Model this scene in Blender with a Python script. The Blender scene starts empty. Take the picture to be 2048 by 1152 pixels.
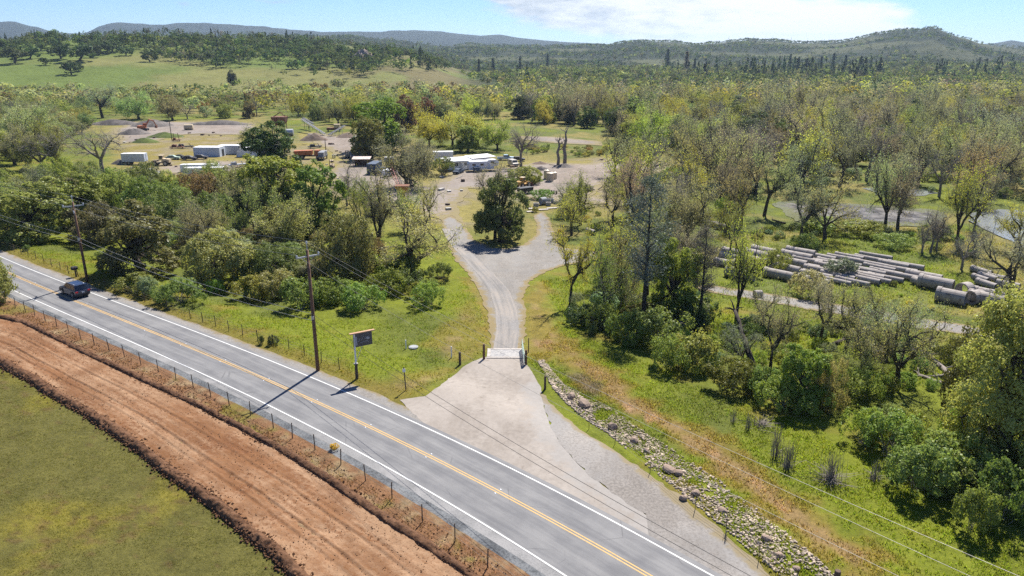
import bpy, bmesh, math, random
import numpy as np
from mathutils import Vector, Matrix
from mathutils.geometry import delaunay_2d_cdt

SC = bpy.context.scene
COL = SC.collection
PI = math.pi

# ---------------------------------------------------------------- camera, sky, sun, exposure
FPX, HOR, CAMZ = 1460.0, 100.0, 30.0          # focal length in photo pixels, horizon row, camera height
TH = math.atan((576 - HOR) / FPX)
cam_d = bpy.data.cameras.new('camera')
cam_d.sensor_width = 36.0
cam_d.lens = 36.0 * FPX / 2048.0
cam_d.clip_start, cam_d.clip_end = 0.5, 20000.0
cam = bpy.data.objects.new('camera', cam_d)
cam.location = (0, 0, CAMZ)
cam.rotation_euler = (PI / 2 - TH, 0, 0)
COL.objects.link(cam)
SC.camera = cam

SUN_DIR = Vector((0.36, 0.93, 0)).normalized()      # horizontal direction towards the sun
SUN_EL = math.radians(52)
to_sun = Vector((SUN_DIR.x * math.cos(SUN_EL), SUN_DIR.y * math.cos(SUN_EL), math.sin(SUN_EL)))
sun_d = bpy.data.lights.new('sun', 'SUN')
sun_d.energy, sun_d.angle, sun_d.color = 5.0, math.radians(0.53), (1.0, 0.95, 0.87)
sun = bpy.data.objects.new('sun', sun_d)
sun.rotation_euler = to_sun.to_track_quat('Z', 'Y').to_euler()
sun.location = (0, 0, 120)
COL.objects.link(sun)

world = bpy.data.worlds.new('World')
SC.world = world
world.use_nodes = True
SC.view_settings.view_transform = 'Standard'
SC.view_settings.look = 'None'
SC.view_settings.gamma = 1.0
SC.view_settings.use_curve_mapping = False
SC.view_settings.exposure = 1.0
SC.cycles.max_bounces = 9
SC.cycles.diffuse_bounces = 6
SC.cycles.transmission_bounces = 6
SC.cycles.glossy_bounces = 2
SC.cycles.volume_bounces = 0
SC.cycles.transparent_max_bounces = 6
SC.cycles.caustics_reflective = False
SC.cycles.caustics_refractive = False
SC.cycles.use_adaptive_sampling = True
SC.cycles.adaptive_threshold = 0.01
SC.cycles.use_denoising = False
SC.cycles.denoiser = 'OPENIMAGEDENOISE'
SC.cycles.denoising_prefilter = 'ACCURATE'
SC.cycles.sample_clamp_indirect = 6.0


class NT:
    """small helper to wire shader nodes"""
    def __init__(s, tree):
        s.t = tree
        s.n = tree.nodes
        s.l = tree.links

    def node(s, kind, **kw):
        n = s.n.new(kind)
        for k, v in kw.items():
            setattr(n, k, v)
        return n

    def put(s, sock, v):
        if hasattr(v, 'is_output'):
            s.l.new(v, sock)
        elif v is not None:
            if sock.type == 'RGBA' and len(v) == 3:
                v = (*v, 1)
            sock.default_value = v

    def math(s, op, a, b=None, c=None, clamp=False):
        n = s.node('ShaderNodeMath', operation=op, use_clamp=clamp)
        s.put(n.inputs[0], a)
        if b is not None:
            s.put(n.inputs[1], b)
        if c is not None:
            s.put(n.inputs[2], c)
        return n.outputs[0]

    def mix(s, f, a, b, blend='MIX'):
        n = s.node('ShaderNodeMix', data_type='RGBA', blend_type=blend)
        s.put(n.inputs['Factor'], f)
        s.put(n.inputs['A'], a) if False else s.put(n.inputs[6], a)
        s.put(n.inputs[7], b)
        return n.outputs[2]

    def noise(s, vec, scale, detail=3, rough=0.55, dim='3D'):
        n = s.node('ShaderNodeTexNoise', noise_dimensions=dim)
        if vec is not None:
            s.l.new(vec, n.inputs['Vector'])
        n.inputs['Scale'].default_value = scale
        n.inputs['Detail'].default_value = detail
        n.inputs['Roughness'].default_value = rough
        return n.outputs[0]

    def ramp(s, fac, a, b, lo=0.0, hi=1.0):
        n = s.node('ShaderNodeMapRange', interpolation_type='SMOOTHSTEP')
        s.put(n.inputs[0], fac)
        n.inputs[1].default_value, n.inputs[2].default_value = a, b
        n.inputs[3].default_value, n.inputs[4].default_value = lo, hi
        return n.outputs[0]

    def scale(s, vec, xyz):
        n = s.node('ShaderNodeMapping')
        s.l.new(vec, n.inputs[0])
        n.inputs['Scale'].default_value = xyz
        return n.outputs[0]


# ---- sky: Nishita + drifting cloud banks, given by direction only
w = NT(world.node_tree)
w.n.clear()
sky = w.node('ShaderNodeTexSky', sky_type='NISHITA')
sky.sun_disc = False
sky.sun_elevation = SUN_EL
sky.sun_rotation = math.atan2(SUN_DIR.x, SUN_DIR.y)
sky.altitude = 1200
sky.air_density, sky.dust_density, sky.ozone_density = 1.0, 0.05, 3.0
tc = w.node('ShaderNodeTexCoord')
sep = w.node('ShaderNodeSeparateXYZ')
w.l.new(tc.outputs['Generated'], sep.inputs[0])
az = w.math('ARCTAN2', sep.outputs[0], sep.outputs[1])       # 0 straight ahead, + to the right (radians)
el = w.math('ARCSINE', sep.outputs[2])
cmb = w.node('ShaderNodeCombineXYZ')
w.put(cmb.inputs[0], w.math('MULTIPLY', az, 7.0))
w.put(cmb.inputs[1], w.math('MULTIPLY', el, 26.0))
n1 = w.noise(cmb.outputs[0], 1.1, 6, 0.58)
n2 = w.noise(cmb.outputs[0], 3.1, 6, 0.62)
# soft wide banks everywhere round the horizon
field = w.math('MULTIPLY_ADD', n2, 0.35, n1)
broad = w.ramp(field, 0.80, 0.96)
# the long bank ahead to the right: a slanted lens of vapour
t_az = w.math('SUBTRACT', az, 0.225)
mid_el = w.math('MULTIPLY_ADD', t_az, -0.085, 0.0435)
dz = w.math('DIVIDE', w.math('SUBTRACT', el, mid_el), 0.044)
da = w.math('DIVIDE', t_az, 0.27)
rr = w.math('SQRT', w.math('ADD', w.math('MULTIPLY', dz, dz), w.math('MULTIPLY', w.math('MULTIPLY', da, da), w.math('ABSOLUTE', da))))
rr = w.math('SUBTRACT', rr, w.math('MULTIPLY', w.math('SUBTRACT', field, 0.67), 1.25))
bank = w.ramp(rr, 1.05, 0.68, 0.0, 0.95)
above = w.ramp(el, 0.012, 0.022)
cover = w.math('MULTIPLY', w.math('MAXIMUM', bank, w.math('MULTIPLY', broad, 0.8)), w.math('MAXIMUM', above, 0.75), clamp=True)
shade = w.ramp(w.math('MULTIPLY_ADD', az, 0.9, w.math('MULTIPLY', n2, 0.75)), 0.22, 0.66)
cloud_col = w.mix(shade, (4.2, 4.8, 5.6), (8.2, 8.4, 8.7))
skyc = w.mix(1.0, sky.outputs[0], (0.60, 0.76, 1.06), 'MULTIPLY')
col = w.mix(cover, skyc, cloud_col)
bg = w.node('ShaderNodeBackground')
w.l.new(col, bg.inputs[0])
bg.inputs[1].default_value = 0.066
out = w.node('ShaderNodeOutputWorld')
w.l.new(bg.outputs[0], out.inputs[0])


# ---------------------------------------------------------------- numeric helpers
def hash2(ix, iy, s):
    n = (ix.astype(np.int64) * 374761393 + iy.astype(np.int64) * 668265263 + s * 1274126177) & 0xffffffff
    n = ((n ^ (n >> 13)) * 1274126177) & 0xffffffff
    return ((n ^ (n >> 16)) & 0xffff) / 65535.0


def vnoise(x, y, s=0):
    x = np.asarray(x, float); y = np.asarray(y, float)
    ix, iy = np.floor(x), np.floor(y)
    fx, fy = x - ix, y - iy
    fx = fx * fx * (3 - 2 * fx); fy = fy * fy * (3 - 2 * fy)
    a, b = hash2(ix, iy, s), hash2(ix + 1, iy, s)
    c, d = hash2(ix, iy + 1, s), hash2(ix + 1, iy + 1, s)
    return (a * (1 - fx) + b * fx) * (1 - fy) + (c * (1 - fx) + d * fx) * fy


def fbm(x, y, s=0, o=4):
    r, a, t = 0, 0.5, 0
    for k in range(o):
        r = r + a * vnoise(x * 2 ** k, y * 2 ** k, s + k * 17)
        t += a
        a *= 0.5
    return r / t


def S(v, a, b):
    t = np.clip((np.asarray(v, float) - a) / (b - a), 0, 1)
    return t * t * (3 - 2 * t)


def flat_xy(px, py, z=0.0):
    """where the sight line through a photo pixel meets the level z (survey only)"""
    u, v = (px - 1024) / FPX, (py - 576) / FPX
    d = np.array([u, math.cos(TH) - v * math.sin(TH), -(math.sin(TH) + v * math.cos(TH))])
    t = (CAMZ - z) / -d[2]
    return d[0] * t, d[1] * t


def row_slope(row):
    v = (np.asarray(row, float) - 576) / FPX
    return -(math.sin(TH) + v * math.cos(TH)) / (math.cos(TH) - v * math.sin(TH))


# ---------------------------------------------------------------- the road lines (surveyed on the level of the road)
RO = np.array([-30.0, 67.0])                     # origin and heading of the road frame
RDIR = np.array([0.765, -0.644]); RDIR /= np.linalg.norm(RDIR)
RN = np.array([-RDIR[1], RDIR[0]])               # points to the far (north) side


def fit(pts, deg):
    P = np.array([flat_xy(*p) for p in pts]) - RO
    return np.polyfit(P @ RDIR, P @ RN, deg)


MIDC = fit([(22, 549), (110, 583.4), (144, 599.5), (264, 647), (376, 696), (564, 773), (711, 840), (900, 931), (1024, 999), (1296, 1152)], 3)
FARC = fit([(0, 513), (136, 568), (176, 583), (300, 631), (444, 681), (625, 757), (667, 774), (900, 877), (1024, 939), (1424, 1152)], 3)
NEARC = fit([(5, 571.5), (113, 617), (180, 648), (420, 758), (461, 774), (600, 842), (900, 998.5), (1024, 1090.5)], 3)
U0, U1 = -75.0, 62.0


def pv(c, u):
    u = np.asarray(u, float)
    uc = np.clip(u, -62, 48)
    return np.polyval(c, uc) + np.polyval(np.polyder(c), uc) * (u - uc)


def road_pt(c, u, off=0.0):
    u = np.asarray(u, float)
    v = pv(c, u) + off
    return RO[0] + u * RDIR[0] + v * RN[0], RO[1] + u * RDIR[1] + v * RN[1]


def road_uv(x, y):
    dx, dy = np.asarray(x, float) - RO[0], np.asarray(y, float) - RO[1]
    return dx * RDIR[0] + dy * RDIR[1], dx * RN[0] + dy * RN[1]


def road_s(x, y):
    u, v = road_uv(x, y)
    return v - pv(MIDC, np.clip(u, -130, 120))


# ---------------------------------------------------------------- terrain
CREST_A = [(-900, 96), (-300, 92), (0, 92), (60, 86), (140, 82), (250, 80), (420, 82), (520, 84), (600, 88), (700, 98), (790, 108), (860, 126), (930, 150), (1000, 170), (3000, 170)]
CREST_B = [(-900, 100), (300, 100), (500, 82), (600, 74), (700, 76), (780, 84), (850, 94), (900, 92), (945, 86), (1000, 92), (1060, 90), (1150, 92), (1260, 86), (1320, 84), (1400, 88),
           (1500, 83), (1580, 85), (1650, 87), (1700, 82), (1740, 73), (1790, 67), (1830, 66), (1862, 60), (1895, 71), (1930, 82), (1980, 92), (2030, 97), (2200, 100), (3000, 96)]
CREST_C = [(-900, 70), (-200, 66), (0, 62), (40, 58), (70, 66), (110, 76), (170, 80), (205, 66), (240, 59), (330, 62), (420, 60), (480, 64), (560, 72), (640, 78), (760, 76), (800, 70), (860, 68), (905, 74),
           (960, 78), (1000, 75), (1040, 82), (1100, 88), (1300, 100), (1900, 102), (1990, 94), (2020, 89), (2060, 94), (2300, 90), (3000, 95)]


def crest_z(tab, px, y):
    r = np.interp(px, [a for a, b in tab], [b for a, b in tab])
    return CAMZ + y * row_slope(r)


def ground_h(x, y):
    x = np.asarray(x, float); y = np.asarray(y, float)
    s = road_s(x, y)
    h = -0.9 * S(s, 8.0, 15) - 3.2 * S(s, 15, 90)
    h = h + 0.35 * (fbm(x / 9, y / 9, 3) - 0.5) * S(s, 9, 20) + 1.2 * (fbm(x / 55, y / 55, 5) - 0.5) * S(s, 50, 160)
    h = h + 0.16 * (fbm(x / 7, y / 7, 9) - 0.5) * S(-s, 18, 26)
    yy = np.maximum(y, 60)
    px = 1024 + FPX / math.cos(TH) * x / yy
    r = np.hypot(x, y)
    wob = (fbm(x / 130, y / 130, 21) - 0.5)
    # grassy hill ahead to the left
    za = np.maximum(crest_z(CREST_A, px, 1000.0) + 4, 0)
    up = S(r, 560, 1080)
    h = h + np.where(y > 100, za * up * (1 - 0.55 * S(r, 1100, 1700)) + wob * 27 * up * S(za, 2, 12), 0)
    # wooded hills behind
    zb = np.maximum(crest_z(CREST_B, px, 2600.0) + 4 + 13 * (fbm(px / 42, px * 0, 33) - 0.5), 0)
    wob2 = fbm(x / 300, y / 300, 31) - 0.5
    fold = S(r, 1250, 2650)
    h = h + np.where(y > 100, np.maximum(zb * fold - za * 0.45 * S(r, 1700, 2400), 0) * (1 - 0.5 * S(r, 2700, 3600)) + wob2 * 45 * fold * (1 - S(r, 2200, 2600)), 0)
    zc = np.maximum(crest_z(CREST_C, px, 6000.0) + 4, 0)
    h = h + np.where(y > 100, zc * S(r, 3800, 6100) * (1 - 0.35 * S(r, 6100, 7000)), 0)
    return h


_gc = {}


def G(px, py):
    """ground point seen at a photo pixel: follow the sight line down to the terrain"""
    if (px, py) in _gc:
        return _gc[(px, py)].copy()
    u, v = (px - 1024) / FPX, (py - 576) / FPX
    d = np.array([u, math.cos(TH) - v * math.sin(TH), -(math.sin(TH) + v * math.cos(TH))])
    if py > 200:
        z = -4.0 if py < 500 else -1.0
        for _ in range(7):
            t = (CAMZ - z) / -d[2]
            z = float(ground_h(d[0] * t, d[1] * t))
        b = t
    else:
        t = np.arange(250, 3000, 2.5)
        z = CAMZ + d[2] * t
        below = z < ground_h(d[0] * t, d[1] * t)
        k = int(np.argmax(below)) if below.any() else len(t) - 1
        b = t[k] - 1.0
        z = float(ground_h(d[0] * b, d[1] * b))
    r = Vector((d[0] * b, d[1] * b, z if py <= 200 else CAMZ + d[2] * b))
    _gc[(px, py)] = r
    return r.copy()


def H_at(P, py_top):
    """real height of a thing that stands at P and reaches up to a photo row"""
    return CAMZ + P.y * float(row_slope(py_top)) - P.z


def M_per_px(P):
    return (P.y * math.cos(TH) + (CAMZ - P.z) * math.sin(TH)) / FPX


def gz(x, y):
    return float(ground_h(x, y))


# ---------------------------------------------------------------- mesh helpers
def quick_mesh(name, V, F, uv=None, colors=None, smooth=False):
    V = np.asarray(V, np.float32); F = np.asarray(F, np.int32)
    me = bpy.data.meshes.new(name)
    k = F.shape[1]
    me.vertices.add(len(V)); me.vertices.foreach_set('co', V.ravel())
    me.loops.add(F.size); me.loops.foreach_set('vertex_index', F.ravel())
    me.polygons.add(len(F)); me.polygons.foreach_set('loop_start', np.arange(0, F.size, k, dtype=np.int32))
    if uv is not None:
        l = me.uv_layers.new(name='UVMap')
        l.data.foreach_set('uv', np.asarray(uv, np.float32)[F.ravel()].ravel())
    if colors is not None:
        a = me.color_attributes.new('Col', 'FLOAT_COLOR', 'POINT')
        c = np.ones((len(V), 4), np.float32); c[:, :3] = colors
        a.data.foreach_set('color', c.ravel())
    if smooth:
        me.polygons.foreach_set('use_smooth', np.ones(len(F), bool))
    me.update(calc_edges=True)
    me.validate()
    return me


def link(name, me, mat=None, parent=None, loc=None, **props):
    o = bpy.data.objects.new(name, me)
    COL.objects.link(o)
    if mat is not None and me is not None and len(me.materials) == 0:
        me.materials.append(mat)
    if parent is not None:
        o.parent = parent
    if loc is not None:
        o.location = loc
    for k, v in props.items():
        if v is not None:
            o[k] = v
    return o


def thing(name, label, category, loc=(0, 0, 0), rz=0.0, group=None):
    o = bpy.data.objects.new(name, None)
    COL.objects.link(o)
    o.empty_display_size = 0.5
    o.location = loc
    o.rotation_euler = (0, 0, rz)
    o['label'] = label
    o['category'] = category
    if group:
        o['group'] = group
    return o


def tag(o, label, category, group=None):
    o['label'] = label
    o['category'] = category
    if group:
        o['group'] = group
    return o


class MB:
    """collects boxes, tubes, prisms and links them as one mesh object"""
    def __init__(s):
        s.v, s.f = [], []

    def add(s, V, F):
        n = len(s.v)
        s.v += [tuple(p) for p in V]
        s.f += [tuple(i + n for i in q) for q in F]
        return s

    def box(s, c, d, rz=0.0, rot=None, taper=(1, 1)):
        x, y, z = d[0] / 2, d[1] / 2, d[2] / 2
        tx, ty = taper
        P = [(-x, -y, -z), (x, -y, -z), (x, y, -z), (-x, y, -z), (-x * tx, -y * ty, z), (x * tx, -y * ty, z), (x * tx, y * ty, z), (-x * tx, y * ty, z)]
        R = rot if rot is not None else Matrix.Rotation(rz, 3, 'Z')
        P = [R @ Vector(p) + Vector(c) for p in P]
        return s.add(P, [(3, 2, 1, 0), (4, 5, 6, 7), (0, 1, 5, 4), (1, 2, 6, 5), (2, 3, 7, 6), (3, 0, 4, 7)])

    def tube(s, pts, r, n=8, caps=True):
        pts = [Vector(p) for p in pts]
        rs = r if isinstance(r, (list, tuple)) else [r] * len(pts)
        rings, base = [], None
        for i, p in enumerate(pts):
            d = (pts[min(i + 1, len(pts) - 1)] - pts[max(i - 1, 0)])
            d = d.normalized() if d.length > 1e-9 else Vector((0, 0, 1))
            a = d.orthogonal().normalized() if base is None else (base - d * base.dot(d)).normalized()
            base = a
            b = d.cross(a)
            rings.append([p + (a * math.cos(2 * PI * k / n) + b * math.sin(2 * PI * k / n)) * rs[i] for k in range(n)])
        V = [q for g in rings for q in g]
        F = [(i * n + k, i * n + (k + 1) % n, (i + 1) * n + (k + 1) % n, (i + 1) * n + k) for i in range(len(pts) - 1) for k in range(n)]
        if caps:
            F += [tuple(range(n))[::-1], tuple((len(pts) - 1) * n + k for k in range(n))]
        return s.add(V, F)

    def prism(s, prof, y0, y1, inset=0.0):
        """profile of (x, z) points extruded along y; inset narrows the upper half of the profile"""
        n = len(prof)
        zs = [p[1] for p in prof]; lo, hi = min(zs), max(zs)
        k = [inset * (p[1] - lo) / max(hi - lo, 1e-6) for p in prof]
        V = [(p[0], y0 + k[i], p[1]) for i, p in enumerate(prof)] + [(p[0], y1 - k[i], p[1]) for i, p in enumerate(prof)]
        F = [tuple(range(n))[::-1], tuple(range(n, 2 * n))] + [(i, (i + 1) % n, n + (i + 1) % n, n + i) for i in range(n)]
        return s.add(V, [q[::-1] for q in F])

    def ring(s, p0, p1, ro, ri, n=20):
        """hollow pipe with wall"""
        p0, p1 = Vector(p0), Vector(p1)
        d = (p1 - p0).normalized(); a = d.orthogonal().normalized(); b = d.cross(a)
        V = []
        for p, r in ((p0, ro), (p1, ro), (p1, ri), (p0, ri)):
            V += [p + (a * math.cos(2 * PI * k / n) + b * math.sin(2 * PI * k / n)) * r for k in range(n)]
        F = [(g * n + k, g * n + (k + 1) % n, ((g + 1) % 4) * n + (k + 1) % n, ((g + 1) % 4) * n + k) for g in range(4) for k in range(n)]
        return s.add(V, F)

    def mesh(s, name, smooth=False):
        me = bpy.data.meshes.new(name)
        me.from_pydata([tuple(v) for v in s.v], [], s.f)
        if smooth:
            me.polygons.foreach_set('use_smooth', np.ones(len(me.polygons), bool))
        bm = bmesh.new(); bm.from_mesh(me)
        bmesh.ops.recalc_face_normals(bm, faces=bm.faces)
        bm.to_mesh(me); bm.free()
        return me

    def build(s, name, mat, parent=None, loc=None, smooth=False, bevel=0.0, **props):
        me = s.mesh(name, smooth)
        if bevel:
            bm = bmesh.new(); bm.from_mesh(me)
            bmesh.ops.bevel(bm, geom=[e for e in bm.edges if len(e.link_faces) == 2 and e.calc_face_angle(0) > 0.35], offset=bevel, segments=2, affect='EDGES', clamp_overlap=True)
            bm.to_mesh(me); bm.free()
        return link(name, me, mat, parent, loc, **props)


# ---------------------------------------------------------------- materials
MATS = {}


def new_mat(name):
    m = bpy.data.materials.new(name)
    m.use_nodes = True
    t = NT(m.node_tree)
    t.n.clear()
    o = t.node('ShaderNodeOutputMaterial')
    return m, t, o


def plain(name, col, rough=0.7, metal=0.0, var=0.18, scale=3.0, bump=0.0, spec=0.4, dirt=None, island=0.0):
    """paint / concrete / metal with patchy tone, grime and relief"""
    if name in MATS:
        return MATS[name]
    m, t, o = new_mat(name)
    tcn = t.node('ShaderNodeTexCoord')
    vec = tcn.outputs['Object']
    a = t.noise(vec, scale, 4, 0.6)
    b = t.noise(vec, scale * 9, 3, 0.6)
    f = t.math('MULTIPLY_ADD', b, 0.5, t.math('MULTIPLY', a, 0.8))
    c = t.mix(t.ramp(f, 0.35, 0.95), tuple(x * (1 - var) for x in col), tuple(min(x * (1 + var), 0.95) for x in col))
    if dirt is not None:
        c = t.mix(t.ramp(t.noise(vec, scale * 1.7, 5, 0.7), 0.48, 0.70, 0.0, 0.85), c, dirt)
    if island:
        c = t.mix(1.0, c, t.mix(t.node('ShaderNodeNewGeometry').outputs['Random Per Island'], (1 - island,) * 3, (1 + island, 1 + island * 0.95, 1 + island * 0.85)), 'MULTIPLY')
    p = t.node('ShaderNodeBsdfPrincipled')
    t.put(p.inputs['Base Color'], c)
    t.put(p.inputs['Roughness'], t.ramp(a, 0.2, 0.8, max(rough - 0.12, 0.02), min(rough + 0.12, 1)))
    p.inputs['Metallic'].default_value = metal
    p.inputs['Specular IOR Level'].default_value = spec
    if bump:
        bn = t.node('ShaderNodeBump')
        bn.inputs['Strength'].default_value = 0.6
        bn.inputs['Distance'].default_value = bump
        t.put(bn.inputs['Height'], f)
        t.l.new(bn.outputs[0], p.inputs['Normal'])
    t.l.new(p.outputs[0], o.inputs[0])
    MATS[name] = m
    return m


def gravelly(name, c0, c1, c2, big=0.25, fine=6.0, bump=0.03, streak=False, rough=0.95, edge=None, edge_w=1.2, stain=0.0):
    """loose ground: patchy tones, grains; with streak the pattern runs along the UV's u"""
    m, t, o = new_mat(name)
    tcn = t.node('ShaderNodeTexCoord')
    vec = tcn.outputs['Object']
    a = t.noise(vec, big, 5, 0.6)
    g = t.noise(vec, fine, 4, 0.75)
    g2 = t.noise(vec, fine * 4, 2, 0.8)
    c = t.mix(t.ramp(a, 0.36, 0.64), c0, c1)
    if streak:
        uvv = t.scale(tcn.outputs['UV'], (0.012, 1, 1))
        s1 = t.noise(uvv, 5.0, 3, 0.55)
        uv2 = t.scale(tcn.outputs['UV'], (0.07, 1, 1))
        s2 = t.noise(uv2, 21.0, 4, 0.65)
        sf = t.math('MULTIPLY_ADD', s2, 0.45, s1)
        c = t.mix(t.ramp(t.math('MULTIPLY_ADD', g, 0.75, sf), 0.92, 1.30), c, c2)
        c = t.mix(t.ramp(t.math('MULTIPLY_ADD', g2, 0.4, t.math('ADD', g, a)), 1.16, 1.42, 0.0, 0.7), c, c0)
        h = t.math('MULTIPLY_ADD', s2, 0.25, t.math('MULTIPLY_ADD', g2, 0.5, g))
    else:
        c = t.mix(t.ramp(t.math('MULTIPLY_ADD', a, -0.5, t.math('ADD', g, t.math('MULTIPLY', g2, 0.35))), 0.34, 0.62), c, c2)
        h = t.math('MULTIPLY_ADD', g2, 0.6, g)
    c = t.mix(1.0, c, t.mix(g2, (0.70, 0.70, 0.70), (1.28, 1.28, 1.28)), 'MULTIPLY')
    if stain:
        st = t.noise(t.scale(vec, (1, 0.45, 1)), 0.16, 6, 0.68)
        c = t.mix(t.ramp(st, 0.42, 0.62, 0.0, stain), c, t.mix(1.0, c, (0.72, 0.70, 0.68), 'MULTIPLY'))
        c = t.mix(t.ramp(t.noise(vec, 0.9, 5, 0.7), 0.60, 0.72, 0.0, stain), c, t.mix(1.0, c, (0.62, 0.60, 0.58), 'MULTIPLY'))
    if edge is not None:
        ea = t.node('ShaderNodeAttribute', attribute_name='edge')
        ev = t.math('ADD', t.math('MULTIPLY', t.math('SUBTRACT', t.noise(vec, 0.55, 6, 0.7), 0.5), 3.4 * edge_w), ea.outputs['Fac'])
        c = t.mix(t.ramp(ev, 0.25 * edge_w, edge_w, 0.92, 0.0), c, t.mix(g, tuple(x * 0.7 for x in edge), tuple(x * 1.3 for x in edge)))
    p = t.node('ShaderNodeBsdfPrincipled')
    t.put(p.inputs['Base Color'], c)
    p.inputs['Roughness'].default_value = rough
    p.inputs['Specular IOR Level'].default_value = 0.15
    bn = t.node('ShaderNodeBump')
    bn.inputs['Strength'].default_value = 0.5
    bn.inputs['Distance'].default_value = bump
    t.put(bn.inputs['Height'], h)
    t.l.new(bn.outputs[0], p.inputs['Normal'])
    t.l.new(p.outputs[0], o.inputs[0])
    MATS[name] = m
    return m

# ================================================================ GROUND
def poly_g(pts):
    return np.array([G(*p)[:2] for p in pts])


def sdf(P, x, y):
    """signed distance to a closed polygon (negative inside)"""
    x = np.asarray(x, float); y = np.asarray(y, float)
    d = np.full(x.shape, 1e18); ins = np.zeros(x.shape, bool)
    n = len(P)
    for i in range(n):
        ax, ay = P[i]; bx, by = P[(i + 1) % n]
        ex, ey = bx - ax, by - ay
        t = np.clip(((x - ax) * ex + (y - ay) * ey) / (ex * ex + ey * ey + 1e-12), 0, 1)
        d = np.minimum(d, (x - ax - t * ex) ** 2 + (y - ay - t * ey) ** 2)
        c = (ay > y) != (by > y)
        with np.errstate(divide='ignore', invalid='ignore'):
            xi = (bx - ax) * (y - ay) / (by - ay) + ax
        ins ^= c & (x < xi)
    d = np.sqrt(d)
    return np.where(ins, -d, d)


def line_d(P, x, y):
    d = np.full(np.shape(x), 1e18)
    for i in range(len(P) - 1):
        ax, ay = P[i]; bx, by = P[i + 1]
        ex, ey = bx - ax, by - ay
        t = np.clip(((x - ax) * ex + (y - ay) * ey) / (ex * ex + ey * ey + 1e-12), 0, 1)
        d = np.minimum(d, (x - ax - t * ex) ** 2 + (y - ay - t * ey) ** 2)
    return np.sqrt(d)


BERM_UP = poly_g([(-60, 622), (0, 635), (51, 645), (103, 671), (171, 705), (239, 738), (308, 770), (400, 813), (500, 865), (575, 908), (650, 955), (750, 1023), (850, 1088), (940, 1150), (1040, 1222)])
BERM_LO = poly_g([(-80, 690), (0, 722), (20, 736), (68, 762), (100, 783), (165, 820), (235, 865), (280, 898), (330, 938), (425, 1003), (500, 1068), (550, 1108), (595, 1150), (660, 1212)])
Z_APRON = poly_g([(800, 800), (850, 792), (880, 772), (905, 752), (926, 734), (945, 723), (968, 714), (1050, 714), (1056, 732), (1068, 752), (1082, 776), (1088, 812), (1100, 850), (1122, 890), (1160, 932), (1215, 978),
                  (1290, 1028), (1370, 1072), (1310, 1084), (1190, 1020), (1100, 975), (1024, 934), (960, 904), (900, 876), (850, 850)])
Z_PULL = poly_g([(1076, 780), (1090, 792), (1120, 825), (1160, 858), (1210, 888), (1290, 942), (1370, 1000), (1450, 1068), (1510, 1118), (1550, 1165), (1640, 1260), (1560, 1260), (1424, 1150), (1300, 1082), (1290, 1028), (1215, 978), (1160, 932), (1122, 890), (1100, 850), (1088, 812)])
Z_DRIVE = poly_g([(979, 701), (980, 670), (976, 635), (962, 590), (940, 552), (916, 526), (904, 505), (897, 485), (890, 462), (882, 440), (905, 430), (925, 445), (940, 468), (955, 484), (985, 495), (1015, 497), (1045, 490), (1068, 474), (1074, 452),
                  (1066, 430), (1085, 424), (1098, 436), (1106, 462), (1122, 494), (1190, 503), (1300, 506), (1300, 514), (1190, 518), (1130, 531), (1088, 546), (1060, 562), (1046, 592), (1052, 630), (1053, 670), (1043, 701)])
Z_YARD = poly_g([(618, 266), (735, 277), (748, 322), (800, 348), (850, 372), (880, 360), (900, 345), (945, 338), (1012, 335), (1078, 324), (1160, 328), (1250, 318), (1335, 322), (1338, 342), (1245, 354), (1205, 374), (1188, 392), (1240, 400),
                 (1238, 411), (1130, 404), (1050, 397), (995, 380), (935, 376), (918, 415), (925, 446), (905, 432), (884, 440), (850, 430), (790, 412), (700, 392), (652, 372), (655, 342), (690, 325), (660, 300), (625, 285)])
Z_EXCV = poly_g([(225, 262), (262, 244), (340, 243), (500, 246), (524, 258), (500, 271), (400, 268), (340, 272), (318, 284), (240, 288)])
Z_TRUCK = poly_g([(300, 336), (420, 322), (478, 321), (492, 338), (455, 352), (330, 346)])
Z_LANE = poly_g([(1040, 272), (1100, 273), (1200, 283), (1208, 292), (1100, 286), (1042, 279)])
Z_RPATH = poly_g([(1380, 572), (1430, 572), (1520, 585), (1600, 598), (1700, 612), (1800, 628), (1900, 645), (1990, 662), (2100, 690), (2100, 705), (1985, 680), (1890, 664), (1790, 650), (1690, 632), (1590, 614), (1500, 598), (1420, 584)])
Z_MUD = poly_g([(1540, 408), (1610, 398), (1700, 408), (1790, 414), (1890, 424), (1895, 446), (1790, 456), (1690, 446), (1600, 448), (1570, 432)])
Z_WAT1 = poly_g([(1735, 378), (1770, 374), (1800, 379), (1850, 377), (1868, 386), (1830, 392), (1790, 388), (1750, 391)])
Z_WAT2 = poly_g([(1940, 428), (2000, 420), (2080, 424), (2150, 440), (2150, 500), (2040, 496), (1990, 470), (1950, 448)])
RIP_A = poly_g([(1075, 722), (1090, 747), (1106, 778), (1132, 806), (1175, 842), (1222, 872), (1290, 930), (1352, 978), (1430, 1042), (1500, 1102), (1560, 1152), (1640, 1225)])     # road side of the stone bank
RIP_B = poly_g([(1088, 720), (1106, 745), (1128, 768), (1165, 795), (1212, 812), (1280, 858), (1350, 902), (1440, 962), (1530, 1035), (1600, 1088), (1660, 1140), (1740, 1200)])    # meadow side
BARE = [poly_g(p) for p in ([(1212, 776), (1228, 778), (1240, 790), (1228, 796)], [(1240, 800), (1262, 806), (1282, 826), (1252, 824)], [(1288, 822), (1312, 824), (1326, 838), (1300, 842)], [(1400, 886), (1428, 893), (1450, 912), (1440, 928), (1415, 910)],
                             [(1475, 945), (1505, 942), (1540, 975), (1560, 1000), (1605, 1030), (1600, 1042), (1560, 1020), (1520, 985)])]
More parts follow.
